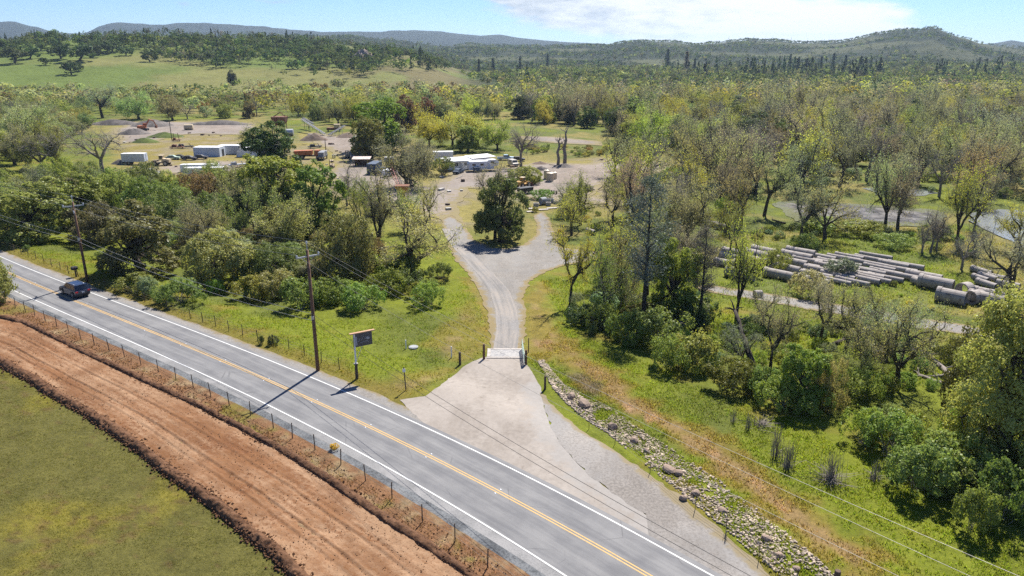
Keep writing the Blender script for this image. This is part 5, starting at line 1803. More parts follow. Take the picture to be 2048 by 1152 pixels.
def wire(a, b, sag, r, mat, label, n=24):
    pts = [a + (b - a) * (i / n) - Vector((0, 0, sag * 4 * (i / n) * (1 - i / n))) for i in range(n + 1)]
    o_ = MB().tube(pts, r, 5).build('power_line', mat)
    return tag(o_, label, 'wire', 'overhead wires along the road')


for i, nm in enumerate(('topmost', 'left crossarm', 'right crossarm')):
    wire(wB[i], wD[i], 0.9, 0.009, m_wire, '%s wire from the single-crossarm pole to the lower right' % nm)
    wire(wA[i], wB[i], 0.6, 0.016, m_wire, '%s wire running between the two utility poles' % nm)
    wire(wZ[i], wA[i], 0.6, 0.016, m_wire, '%s wire leaving the twin-crossarm pole to the left' % nm)
for k, dz in enumerate((0.0, 0.7)):
    nm = ('upper', 'lower')[k]
    zb, za_ = PB.z + H_at(PB, 626 + 14 * k), PA.z + H_at(PA, 474 + 9 * k)
    wire(Vector((PB.x, PB.y - 0.2, zb)), Vector((PD.x + 0.3 * k, PD.y, PD.z + 7.4 - dz)), 1.1, 0.015, m_cable, '%s black cable sagging across the driveway and road' % nm)
    wire(Vector((PA.x, PA.y - 0.2, za_)), Vector((PB.x, PB.y - 0.2, zb)), 0.8, 0.022, m_wire, '%s low cable between the two utility poles' % nm)
    wire(Vector((PZ.x, PZ.y, PZ.z + 7.6 - dz)), Vector((PA.x, PA.y - 0.2, za_)), 0.8, 0.022, m_wire, '%s low cable leaving the twin-crossarm pole to the left' % nm)


# ---- wire fences along both sides of the road
def fence(pix, hgt, label, mat, lean=0.03, r=0.035):
    base = G(*pix[0])
    e = thing('wire_fence', label, 'fence', base)
    rg = random.Random(len(pix))
    tops, post = [], None
    bm_ = MB().box((0, 0, hgt / 2 - 0.15), (r * 1.9, r * 1.1, hgt + 0.3)).box((0, r * 0.9, hgt / 2 - 0.1), (r * 0.5, r * 1.2, hgt + 0.2)).mesh('post')
    bm_.materials.append(mat)
    for q in pix:
        p = G(*q) - base
        o_ = link('post', bm_, None, e, p)
        o_.rotation_euler = (rg.gauss(0, lean), rg.gauss(0, lean), rg.uniform(0, 3))
        tops.append(p)
    for f_ in (0.32, 0.62, 0.92):
        MB().tube([p + Vector((0, 0, hgt * f_)) for p in tops], 0.008, 4, False).build('wire', m_fwire, e)
    return e


fence([(-22, 590), (12, 605), (31, 616), (51, 624.5), (70, 631), (91, 643), (113.5, 653), (138, 666), (162, 679), (189, 690), (219, 702), (249, 714), (282, 730), (317, 744), (352, 760), (387, 775), (422, 791), (459, 811), (501, 831), (547, 856), (585, 876), (630, 899), (682, 929), (731, 961), (784, 996), (845, 1043), (910, 1083), (975, 1134), (1050, 1190)],
      1.35, 'long wire fence with thin posts between the red soil strip and the road', m_tpost)
fence([(2, 493), (15, 498), (29, 504), (43, 509), (57, 514), (72, 518), (88, 525), (104, 534), (121, 540), (138, 548), (154, 553)], 1.25, 'wire fence on the far verge left of the mailbox', m_tpost)
fence([(211, 574), (230, 582), (290, 604), (335, 620), (381, 637), (406, 644), (431, 651), (458, 661), (486, 669), (516, 680), (547, 690), (578, 700), (609, 711), (643, 725), (679, 738)], 1.2, 'wire fence in the tall grass between the two utility poles', m_tpost)
fence([(1178, 858), (1230, 888), (1300, 945), (1390, 1020), (1452, 1062), (1518, 1118), (1590, 1180)], 1.25, 'short wire fence at the foot of the stone bank', m_tpost, r=0.02)

# ---- mailbox
P = P3(152, 553)
e = thing('mailbox', 'black mailbox on a post beside the twin-crossarm pole', 'mailbox', P, road_ang)
MB().box((0, 0, 0.5), (0.11, 0.11, 1.1)).build('post', m_dkwood, e)
MB().box((0.1, 0.22, 0.45), (0.09, 0.09, 1.0), rot=Matrix.Rotation(0.12, 3, 'X')).build('post', m_dkwood, e)
MB().prism([(-0.34, 1.02), (0.34, 1.02), (0.34, 1.30), (0.24, 1.44), (-0.24, 1.44), (-0.34, 1.30)], -0.38, 0.34).build('box', m_blk, e, bevel=0.02)
MB().box((0.05, -0.42, 1.2), (0.30, 0.02, 0.30)).build('door', m_blk, e)
MB().box((0.37, -0.1, 1.38), (0.02, 0.05, 0.26)).build('flag', m_redp, e)


# ---- the car on the road
def wheel(e, x, y, r, wd, side):
    w_ = MB().tube([(x, y - wd / 2, r), (x, y - wd / 2 + 0.02, r), (x, y + wd / 2 - 0.02, r), (x, y + wd / 2, r)], [r * 0.82, r, r, r * 0.82], 18).build('wheel', m_tyre, e, smooth=False)
    yo = y + side * (wd / 2 + 0.004)
    MB().tube([(x, yo - side * 0.03, r), (x, yo, r), (x, yo + side * 0.008, r)], [r * 0.66, r * 0.64, r * 0.16], 14).build('rim', m_rim, w_)
    return w_


u_c = road_uv(*G(150, 589)[:2])[0]
lane = (pv(MIDC, u_c) + pv(FARC, u_c)) / 2
Pc = Vector((*[float(v_) for v_ in (RO + u_c * RDIR + (lane - 0.15) * RN)], 0.015))
sl = math.atan(float(np.polyval(np.polyder(FARC), np.clip(u_c, -62, 48))))
car = thing('car', 'dark blue sport utility car driving away in the far lane', 'car', Pc, road_ang + sl + PI)
body = MB().prism([(-2.30, 0.42), (-2.36, 0.62), (-2.34, 0.92), (-2.22, 1.04), (1.05, 1.06), (1.95, 0.98), (2.26, 0.82), (2.34, 0.55), (2.28, 0.32), (1.85, 0.26), (-1.9, 0.26)], -0.93, 0.93, 0.06).build('body', m_navy, car, bevel=0.06)
MB().prism([(-2.18, 1.03), (-1.92, 1.62), (-1.72, 1.70), (0.25, 1.70), (0.42, 1.66), (1.18, 1.05)], -0.84, 0.84, 0.14).build('cabin', m_navy, car, bevel=0.05)
MB().add([(-2.145, -0.70, 1.14), (-2.145, 0.70, 1.14), (-1.955, 0.62, 1.56), (-1.955, -0.62, 1.56)], [(0, 1, 2, 3)]).add([(-2.165, -0.70, 1.14), (-2.165, 0.70, 1.14), (-1.985, 0.62, 1.56), (-1.985, -0.62, 1.56)], [(3, 2, 1, 0)]).build('rear_window', m_glass, car)
MB().add([(1.165, -0.72, 1.10), (1.165, 0.72, 1.10), (0.52, 0.64, 1.62), (0.52, -0.64, 1.62)], [(0, 1, 2, 3)]).add([(1.19, -0.72, 1.10), (1.19, 0.72, 1.10), (0.545, 0.64, 1.635), (0.545, -0.64, 1.635)], [(3, 2, 1, 0)]).build('windscreen', m_glass, car)
for s_ in (-1, 1):
    for x0, x1, x2, x3, nm in ((-1.86, -1.10, -1.14, -1.70, 0), (-1.02, -0.12, -0.12, -1.02, 1), (-0.04, 0.88, 0.28, -0.04, 2)):
        MB().add([(x0, s_ * 0.838, 1.12), (x1, s_ * 0.838, 1.12), (x2, s_ * 0.735, 1.57), (x3, s_ * 0.735, 1.57), (x0, s_ * 0.80, 1.12), (x1, s_ * 0.80, 1.12), (x2, s_ * 0.70, 1.57), (x3, s_ * 0.70, 1.57)], [(0, 1, 2, 3), (4, 5, 6, 7), (0, 1, 5, 4), (2, 3, 7, 6)]).build('side_window', m_glass, car)
    MB().box((-2.31, s_ * 0.74, 0.86), (0.12, 0.34, 0.20)).build('tail_light', m_red, car, bevel=0.02)
    MB().box((2.24, s_ * 0.68, 0.72), (0.12, 0.36, 0.14)).build('headlight', m_ins, car, bevel=0.02)
    MB().box((0.72, s_ * 1.0, 1.12), (0.16, 0.20, 0.14)).build('mirror', m_navy, car, bevel=0.03)
    MB().tube([(-1.6, s_ * 0.58, 1.70), (-1.55, s_ * 0.58, 1.755), (0.1, s_ * 0.58, 1.755), (0.16, s_ * 0.58, 1.70)], 0.02, 6).build('roof_rail', m_grey, car)
    for x in (-1.42, 1.42):
        wheel(car, x, s_ * 0.84, 0.36, 0.24, s_)
        MB().tube([(x + 0.47 * math.cos(a_), s_ * 0.925, 0.36 + 0.47 * math.sin(a_)) for a_ in np.linspace(0.05, PI - 0.05, 9)], 0.035, 5).build('wheel_arch', m_blk, car)
MB().box((-2.36, 0, 0.46), (0.10, 1.66, 0.22)).build('bumper', m_blk, car, bevel=0.03)
MB().box((-2.405, 0, 0.80), (0.012, 0.32, 0.15)).build('number_plate', m_ins, car)
MB().box((-1.98, 0, 1.68), (0.22, 1.2, 0.05)).build('spoiler', m_navy, car, bevel=0.015)

# ---- roadside sign
P = P3(714, 757)
sd = Vector((0.86, 0.51, 0)).normalized()
e = thing('road_sign', 'dark hanging sign board with a wooden cap on a two-tone post', 'sign', P, math.atan2(sd.y, sd.x))
zt, zb_ = H_at(P, 668), H_at(P, 695)
MB().tube([(0, 0, -0.4), (0, 0, 1.55)], [0.15, 0.14], 10).build('lower_post', m_dkwood, e)
MB().box((0, 0, (1.55 + zt) / 2), (0.13, 0.13, zt - 1.55)).build('upper_post', m_wht, e)
MB().box((0, 0, 1.57), (0.36, 0.30, 0.06)).build('collar', m_conc, e)
MB().box((0.80, 0, zt + 0.05), (2.45, 0.28, 0.09)).build('cap_board', plain('cap_timber', (0.42, 0.25, 0.15), 0.8, var=0.25), e)
pn = MB().box((0.82, -0.02, (zt + zb_) / 2), (1.85, 0.08, zt - zb_ - 0.04)).build('panel', m_sign, e)
MB().tube([(0.06, 0, 1.75), (0.75, 0, zb_)], 0.025, 5).build('brace', m_grey, e)
zm, k_ = (zt + zb_) / 2, (zt - zb_)
m_mark = plain('faded_sign_print', (0.30, 0.31, 0.34), 0.6, var=0.35, scale=5)
MB().box((0.12, -0.066, zm - 0.05 * k_), (0.26, 0.006, 0.62 * k_)).build('print', m_mark, pn)
for pts_ in ([(0.38, -0.12), (0.52, 0.10), (0.66, -0.05), (0.86, 0.24), (1.06, 0.02)], [(1.05, 0.05), (1.25, 0.16), (1.5, 0.02)], [(0.55, -0.22), (0.9, -0.16), (1.25, -0.16), (1.42, -0.24)]):
    MB().tube([(x_, -0.066, zm + z_ * k_) for x_, z_ in pts_], 0.028, 4).build('print', m_mark, pn)
MB().box((1.33, -0.066, zm + 0.04 * k_), (0.30, 0.006, 0.16 * k_)).build('print', m_mark, pn)

# ---- posts, pipes and cover round the entrance
def post(px, py, top, r, mat, label, name='wooden_post'):
    P = P3(px, py)
    h = H_at(P, top)
    return tag(MB().tube([(0, 0, -0.3), (0, 0, h * 0.5), (0, 0, h - 0.02), (0, 0, h)], [r * 1.08, r, r * 0.96, r * 0.8], 10).build(name, mat, None, P, smooth=False), label, 'post', 'posts at the entrance')


post(968, 718, 688, 0.13, m_pole, 'tall brown post at the left corner of the cattle grid')
post(920, 729, 704, 0.13, m_dkwood, 'dark post at the left end of the concrete driveway')
post(1052, 729, 700, 0.12, m_pole, 'brown gate post at the right corner of the cattle grid')
post(1057, 704, 676, 0.05, m_tpost, 'thin tall steel post behind the gate', 'steel_post')
post(1090, 778, 752, 0.11, m_dkwood, 'dark post between driveway and stone bank')
post(1670, 1178, 1141, 0.18, m_dkwood, 'thick sawn-off post beside the meadow at the bottom edge')
post(812, 697, 680, 0.06, m_wht, 'white pipe post left of the round cover', 'pipe_post')
post(903, 715, 693, 0.06, m_wht, 'white pipe post near the dark driveway post', 'pipe_post')
P = P3(812, 780)
e = thing('marker_post', 'leaning brown marker post with small white plate on the driveway verge', 'marker', P)
hm = H_at(P, 734)
MB().tube([(0, 0, -0.3), (-0.10, 0, hm)], 0.055, 6).build('post', m_dkwood, e)
MB().box((-0.09, -0.06, hm - 0.32), (0.26, 0.03, 0.34)).build('plate', m_wht, e)
P = P3(827, 695)
e = thing('manhole_cover', 'round grey concrete cover lying in the grass', 'manhole cover', P)
MB().tube([(0, 0, -0.1), (0, 0, 0.10), (0, 0, 0.12)], [0.52, 0.52, 0.48], 24).build('ring', m_cblue, e)
MB().tube([(0, 0, 0.12), (0, 0, 0.15)], [0.42, 0.41], 24).build('lid', m_cblue, e)

# cattle grid
c0, c1, c2, c3 = P3(977, 716), P3(1044, 716), P3(1040, 699), P3(982, 699)
ctr = (c0 + c1 + c2 + c3) / 4
e = thing('cattle_grid', 'pale concrete cattle grid with steel bars across the drive', 'cattle grid', ctr)
wx, wy = (c1 - c0).length / 2, (c3 - c0).length / 2
zz = [gz(ctr.x, ctr.y - wy) - ctr.z, gz(ctr.x, ctr.y + wy) - ctr.z]
for sy, k in ((-1, 0), (1, 1)):
    MB().box((0, sy * wy, zz[k] + 0.02), (wx * 2 + 0.4, 0.34, 0.14)).build('kerb', m_conc, e, bevel=0.02)
for sx in (-1, 1):
    MB().add([(sx * wx - .17, -wy + .17, zz[0] - .1), (sx * wx + .17, -wy + .17, zz[0] - .1), (sx * wx + .17, wy - .17, zz[1] - .1), (sx * wx - .17, wy - .17, zz[1] - .1),
              (sx * wx - .17, -wy + .17, zz[0] + .12), (sx * wx + .17, -wy + .17, zz[0] + .12), (sx * wx + .17, wy - .17, zz[1] + .12), (sx * wx - .17, wy - .17, zz[1] + .12)],
             [(3, 2, 1, 0), (4, 5, 6, 7), (0, 1, 5, 4), (1, 2, 6, 5), (2, 3, 7, 6), (3, 0, 4, 7)]).build('kerb', m_conc, e)
nb = 13
m_bar = plain('worn_rail', (0.30, 0.29, 0.28), 0.5, 0.4)
for k in range(nb):
    f_ = (k + 0.5) / nb
    MB().box((0, -wy + 0.2 + (2 * wy - 0.4) * f_, zz[0] + (zz[1] - zz[0]) * f_ + 0.05), (wx * 2 - 0.34, 0.105, 0.06)).build('rail', m_bar, e)
# swung-open gate
P0, P1 = P3(1049, 731), P3(1044, 700)
e = thing('farm_gate', 'pale green tubular gate swung open beside the cattle grid', 'gate', P0, math.atan2(P1.y - P0.y, P1.x - P0.x))
Lg = (P1 - P0).length
dzg = P1.z - P0.z
m_gate = plain('pale_green_paint', (0.36, 0.45, 0.38), 0.6, dirt=(0.25, 0.28, 0.22), scale=2)
for k, z in enumerate((0.25, 0.50, 0.75, 1.0, 1.25)):
    MB().tube([(0, 0, z), (Lg, 0, z + dzg)], 0.035, 6).build('bar', m_gate, e)
for x in (0.0, Lg / 2, Lg):
    MB().tube([(x, 0, 0.2 + dzg * x / Lg), (x, 0, 1.3 + dzg * x / Lg)], 0.035, 6).build('upright', m_gate, e)
MB().box((0.25, 0.05, 0.78), (0.4, 0.02, 0.5)).build('plate', m_grey, e)


# ---- stone bank along the lay-by
def rock_mesh(seed, sub=1, rough=0.28):
    rg = random.Random(seed)
    bm = bmesh.new()
    bmesh.ops.create_icosphere(bm, subdivisions=sub, radius=0.5)
    sx, sy, sz = rg.uniform(0.8, 1.25), rg.uniform(0.7, 1.1), rg.uniform(0.5, 0.8)
    for v in bm.verts:
        n = 1 + rg.uniform(-rough, rough)
        v.co = Vector((v.co.x * sx, v.co.y * sy, v.co.z * sz)) * n
    me = bpy.data.meshes.new('stone'); bm.to_mesh(me); bm.free()
    return me


rk = [rock_mesh(i) for i in range(10)]
for r_ in rk:
    r_.materials.append(m_stone)
rgn = np.random.default_rng(31)
def lerp_line(P, t):
    L = np.concatenate([[0], np.cumsum(np.linalg.norm(np.diff(P, axis=0), axis=1))])
    return np.array([np.interp(t * L[-1], L, P[:, 0]), np.interp(t * L[-1], L, P[:, 1])])


def bank_pts(n):
    t_, f_ = rgn.random(n * 3) * 0.97, rgn.random(n * 3)
    def at_(P):
        L = np.concatenate([[0], np.cumsum(np.linalg.norm(np.diff(P, axis=0), axis=1))])
        return np.interp(t_ * L[-1], L, P[:, 0]), np.interp(t_ * L[-1], L, P[:, 1])
    (ax, ay), (bx, by) = at_(RIP_A), at_(RIP_B)
    x, y = ax + (bx - ax) * f_, ay + (by - ay) * f_
    ok = fbm(x / 2.0, y / 2.0, 88) < 0.56 + 0.16 * rgn.random(len(x))
    x, y = x[ok][:n], y[ok][:n]
    return x, y, ground_h(x, y)


e0 = P3(1240, 850)
bank = thing('stone_bank', 'bank of loose pale stones between the gravel lay-by and the meadow', 'stone bank', (0, 0, 0))
bx_, by_, bz_ = bank_pts(290)
for k in range(290):
    x, y = float(bx_[k]), float(by_[k])
    s_ = rgn.uniform(0.18, 0.36)
    o_ = link('stone', rk[k % 10], None, bank, (x, y, float(bz_[k]) + s_ * 0.12))
    o_.scale = (s_, s_, s_); o_.rotation_euler = tuple(rgn.uniform(0, 6, 3))
V, F, n0 = [], [], 0
tv = []
for r_ in rk:
    v = np.empty(len(r_.vertices) * 3, np.float32); r_.vertices.foreach_get('co', v)
    f = np.array([p_.vertices[:] for p_ in r_.polygons])
    tv.append((v.reshape(-1, 3), f))
NR = 6500
bx_, by_, bz_ = bank_pts(NR)
for k in range(min(NR, len(bx_))):
    v, f = tv[k % 10]
    s_ = rgn.uniform(0.07, 0.24)
    a_ = rgn.uniform(0, 6); ca, sa = math.cos(a_), math.sin(a_)
    V.append(np.stack([(v[:, 0] * ca - v[:, 1] * sa) * s_ + bx_[k], (v[:, 0] * sa + v[:, 1] * ca) * s_ + by_[k], v[:, 2] * s_ + bz_[k] + s_ * 0.1], -1)); F.append(f + n0); n0 += len(v)
link('rubble', quick_mesh('rubble', np.concatenate(V), np.concatenate(F)), m_stone, bank, kind='stuff')

for bx, by, w_, lab in ((1142, 796, 20, 'pale round boulder at the upper end of the stone bank'), (1168, 812, 24, 'dark low boulder next to the pale round one'), (1225, 858, 22, 'brown boulder a third of the way down the stone bank'), (1268, 886, 22, 'flat dark boulder in the upper middle of the stone bank'), (1293, 905, 16, 'grey boulder just below the flat dark one'),
                            (1338, 944, 24, 'long brown boulder of a touching pair'), (1356, 950, 18, 'upright boulder of a touching pair'), (1366, 999, 17, 'tan boulder at the edge of the gravel lay-by'), (1391, 990, 20, 'rounded dark boulder right of the tan one'), (1445, 1024, 20, 'upright dark boulder in the lower middle of the stone bank'), (1533, 1080, 19, 'black-brown boulder low on the stone bank'),
                            (1559, 1112, 14, 'small reddish boulder below the black-brown one'), (1592, 1140, 18, 'boulder near the bottom edge of the stone bank'), (332, 944, 13, 'lone stone on the lower soil ridge')):
    P = P3(bx, by)
    s_ = w_ * M_per_px(P)
    me = rock_mesh(int(bx), 2, 0.13); me.materials.append(m_boul)
    o_ = tag(link('boulder', me, None, None, P + Vector((0, 0, s_ * 0.22))), lab, 'boulder', 'boulders on the stone bank')
    o_.scale = (s_ * 1.05, s_, s_ * 1.1); o_.rotation_euler = (0.2, 0.3, bx)


# ---- dry stalk clumps, dead wood
def stalks(px, py, wpx, hpx, n, label, mat=None, flat=0.3, name='dry_stalks'):
    P = P3(px, py)
    k = M_per_px(P)
    rg = random.Random(int(px + py))
    mb, mb2 = MB(), MB()
    for _ in range(n):
        a_ = rg.uniform(0, 2 * PI); r_ = abs(rg.gauss(0, 0.35)) * wpx * k * 0.5
        q = Vector((r_ * math.cos(a_), r_ * math.sin(a_), 0))
        low = rg.random() < flat
        h = hpx * k * (rg.uniform(0.1, 0.35) if low else rg.uniform(0.55, 1.05))
        d = Vector((rg.gauss(0, 1), rg.gauss(0, 1), 0)) * (wpx * k * 0.35 if low else hpx * k * 0.10)
        (mb2 if low else mb).tube([q, q + d * 0.4 + Vector((0, 0, h * 0.6)), q + d + Vector((0, 0, h * (0.7 if low else 1)))], [0.018, 0.014, 0.006], 3, False)
    e = thing(name, label, 'dead plant', P)
    mb.build('upright_stalks', mat or m_straw, e)
    mb2.build('fallen_stalks', m_dead, e)
    return e


stalks(1552, 912, 40, 68, 60, 'left clump of tall dry stalks on the lower meadow')
stalks(1574, 934, 55, 60, 80, 'second clump of tall dry stalks with green base on the lower meadow')
stalks(1660, 962, 72, 70, 150, 'widest grey clump of broken stalks on the lower meadow', m_dead, 0.6)
stalks(1750, 960, 46, 50, 60, 'low clump of dry stalks at the edge of the lower right scrub', flat=0.6)
stalks(1520, 850, 62, 26, 90, 'heap of dry sticks on the meadow beside the bright scrub', m_dead, 0.85, 'stick_heap')
stalks(1466, 845, 22, 34, 22, 'thin tuft of stalks left of the heap of dry sticks')
stalks(1495, 858, 22, 40, 22, 'thin tuft of stalks close to the heap of dry sticks')
stalks(1450, 1078, 12, 22, 10, 'few stalks on the lay-by edge')


def log(pa, pb, r, label, branches=5, name='fallen_log', za=0.1, zb=0.1, mat=None):
    A, B_ = P3(*pa), P3(*pb)
    e = thing(name, label, 'log', A)
    d = B_ - A
    rg = random.Random(int(pa[0]))
    pts = [Vector((0, 0, za)) + d * t_ + Vector((rg.gauss(0, .06), rg.gauss(0, .06), (zb - za) * t_)) for t_ in np.linspace(0, 1, 7)]
    MB().tube(pts, [r * (1.1 - 0.5 * t_) for t_ in np.linspace(0, 1, 7)], 8).build('trunk', mat or m_dead, e, smooth=True)
    for k in range(branches):
        p = pts[rg.randrange(2, 7)]
        v = Vector((rg.gauss(0, 1), rg.gauss(0, 1), abs(rg.gauss(0.4, 0.4)))).normalized() * rg.uniform(0.8, 2.2)
        MB().tube([p, p + v * 0.5 + Vector((0, 0, 0.15)), p + v], [r * 0.32, r * 0.2, r * 0.06], 6).build('branch', mat or m_dead, e)
    return e


log((1905, 762), (1848, 700), 0.30, 'long fallen grey log with broken limbs right of the twin-trunk willow', 6)
log((1895, 775), (1838, 752), 0.26, 'second fallen trunk lying beside the long grey log', 6)
log((1918, 748), (1862, 755), 0.16, 'thin pale branch crossing the fallen logs', 3)
log((1512, 752), (1462, 700), 0.34, 'dark dead trunk leaning left over the scrub', 9, 'leaning_trunk', 0.3, 4.6, M_BARK)
log((1668, 690), (1705, 672), 0.28, 'dark broken log on the bank below the gravel path', 2, mat=M_BARK)
log((1570, 448), (1545, 440), 0.18, 'dark fallen branch at the edge of the mud flat', 3, mat=M_BARK)


# ---- concrete pipes
def pipe(P, a, L, R, label, group, bell=True):
    e = thing('concrete_pipe', label, 'pipe', P, a, group)
    MB().ring((-L / 2, 0, R), (L / 2, 0, R), R, R * 0.84, 22).build('barrel', m_pipe, e)
    if bell:
        MB().ring((-L / 2 - 0.06, 0, R), (-L / 2 + 0.5, 0, R), R * 1.10, R * 0.985, 22).build('collar', m_pipe, e)
    return e


pa = ang(1532, 541, 1587, 552.5)
Lp = (G(1532, 541) - G(1587, 557)).length
ORD = ['first', 'second', 'third', 'fourth', 'fifth', 'sixth', 'seventh']
prg = random.Random(4)
for pts_, R, lf, nm in (([(1528, 512), (1517, 521), (1506, 532), (1493, 545), (1478, 557)], 1.0, 0.85, 'big pipes left in the pipe yard'), ([(1466, 512), (1458, 522), (1450, 533)], 0.75, 0.7, 'half hidden pipes far left in the pipe yard'),
                        ([(1598, 512), (1590, 521), (1583, 533), (1570, 544), (1560, 558)], 0.84, 0.95, 'wide pipes of the second pipe row'), ([(1668, 531), (1662, 539), (1640, 546), (1632, 556), (1626, 566)], 0.60, 1.0, 'pale slim pipes in the middle of the pipe yard'),
                        ([(1700, 518), (1684, 522), (1722, 543), (1714, 551), (1706, 568)], 0.50, 1.0, 'thin pipes right of the middle of the pipe yard'), ([(1752, 516), (1746, 523), (1736, 531), (1760, 540), (1770, 549)], 0.50, 1.05, 'thin pipes at the right of the pipe rows'), ([(1802, 545), (1795, 556), (1788, 534), (1812, 536)], 0.55, 1.0, 'thin pipes in the last pipe row'), ([(1648, 520), (1640, 529), (1612, 527), (1606, 538), (1598, 550)], 0.60, 0.9, 'slim pipes between second row and middle'), ([(1690, 533), (1684, 541), (1678, 549), (1672, 557), (1666, 566)], 0.5, 0.95, 'slim pipes just right of the middle'), ([(1738, 548), (1732, 556), (1748, 562), (1722, 563), (1768, 560)], 0.5, 0.95, 'front thin pipes near the gravel path')):
    for k, (px_, py_) in enumerate(pts_):
        pipe(P3(px_ + prg.uniform(-3, 3), py_), pa + prg.uniform(-0.06, 0.06), Lp * lf * prg.uniform(0.88, 1.06), R * 0.88 * prg.uniform(0.92, 1.06), '%s, counted from behind, of %s' % (ORD[k], nm), 'concrete pipes in the pipe yard')
for bx, by, R, L, da, lab in ((1846, 562, 0.75, 5.0, 0.0, 'long pipe lying alone right of the rows'), (1870, 578, 0.95, 4.6, 0.0, 'big pipe right behind the short kinked pipe'), (1834, 570, 0.6, 1.8, -0.5, 'short kinked pipe with thick collar'), (1900, 606, 1.0, 3.6, 0.0, 'dark pipe lying behind the willow tops at the right'),
                              (1927, 594, 1.1, 1.5, 1.2, 'short upright-looking ring facing the viewer at the right'), (1948, 606, 0.95, 2.2, 1.2, 'ribbed ring next to the short ring at the right'), (1975, 610, 0.9, 5.0, -0.05, 'long dark pipe nearest the crooked bare tree'), (1985, 598, 0.7, 5.0, -0.05, 'pipe behind the long dark one by the crooked tree'), (1962, 548, 0.5, 3.4, -0.5, 'top pipe of the tumbled heap at the right'),
                              (1975, 560, 0.5, 3.0, -0.45, 'second pipe of the tumbled heap at the right'), (1960, 562, 0.45, 2.6, -0.5, 'small pipe at the left of the tumbled heap'), (1972, 574, 0.5, 3.2, -0.5, 'front pipe of the tumbled heap at the right'), (1998, 562, 0.5, 3.4, -0.1, 'right pipe of the tumbled heap behind the crooked tree'), (2015, 575, 0.5, 3.0, -0.1, 'pipe poking out right of the crooked bare tree'),
                              (1325, 478, 0.8, 3.2, 0.0, 'single pale pipe behind the tall grey pine'), (1418, 452, 0.6, 4.0, 0.1, 'left pipe of the pale pair behind the cottonwoods'), (1450, 460, 0.6, 4.0, 0.1, 'right pipe of the pale pair behind the cottonwoods'), (1515, 594, 0.5, 1.1, 0.9, 'small white-rimmed ring beside the gravel path'), (1182, 468, 0.5, 2.2, -0.2, 'broken pale pipe behind the golden cottonwood')):
    pipe(P3(bx, by), pa + da, L, R, lab, 'concrete pipes in the pipe yard', bell=L > 2)
# upright rings by the junction
for bx, by, R, h, lab in ((1125, 409, 0.95, 1.25, 'tall upright concrete ring by the gravel junction'), (1123, 430, 0.85, 1.75, 'upright grey concrete shaft standing in the grass'), (1072, 413, 0.62, 0.8, 'low upright concrete ring at the left of the group'), (1097, 411, 0.55, 0.75, 'low upright concrete ring in the middle of the group'), (1112, 407, 0.5, 0.6, 'smallest upright ring behind the tall one')):
    e = thing('concrete_ring', lab, 'concrete ring', P3(bx, by), 0, 'concrete rings at the junction')
    MB().ring((0, 0, 0), (0, 0, h), R, R * 0.82, 24).build('shaft', m_cblue, e)
    MB().ring((0, 0, h - 0.12), (0, 0, h + 0.02), R * 1.05, R * 0.80, 24).build('rim', m_conc, e)
e = thing('concrete_ring', 'concrete ring lying on its side with a dark opening', 'concrete ring', P3(1086, 409), 0.5, 'concrete rings at the junction')
MB().ring((-0.7, 0, 0.85), (0.7, 0, 0.85), 0.85, 0.68, 24).build('shaft', m_cblue, e)
e = thing('concrete_box', 'open grey concrete box beside the lying ring', 'concrete box', P3(1100, 405), 0.1)
for c_, d_ in (((0, -0.6, 0.45), (1.8, 0.12, 0.9)), ((0, 0.6, 0.45), (1.8, 0.12, 0.9)), ((-0.84, 0, 0.45), (0.12, 1.08, 0.9)), ((0.84, 0, 0.45), (0.12, 1.08, 0.9))):
    MB().box(c_, d_).build('side', m_cblue, e)
for k, (bx, by, L, W) in enumerate(((1066, 418, 2.2, 1.2), (1085, 420, 2.6, 1.0), (1104, 417, 2.4, 1.0), (1060, 424, 1.6, 0.9))):
    tag(MB().box((0, 0, 0.10), (L, W, 0.16), 0.15 * k).build('concrete_slab', m_conc, None, P3(bx, by), bevel=0.02), ('left broken slab', 'middle flat slab', 'right flat slab', 'small front slab')[k] + ' lying before the concrete rings', 'slab', 'slabs at the rings')

# ================================================================ THE YARD
def wheels(e, xs, half, r, wd=0.28):
    for x in xs:
        for s_ in (-1, 1):
            wheel(e, x, s_ * half, r, wd, s_)


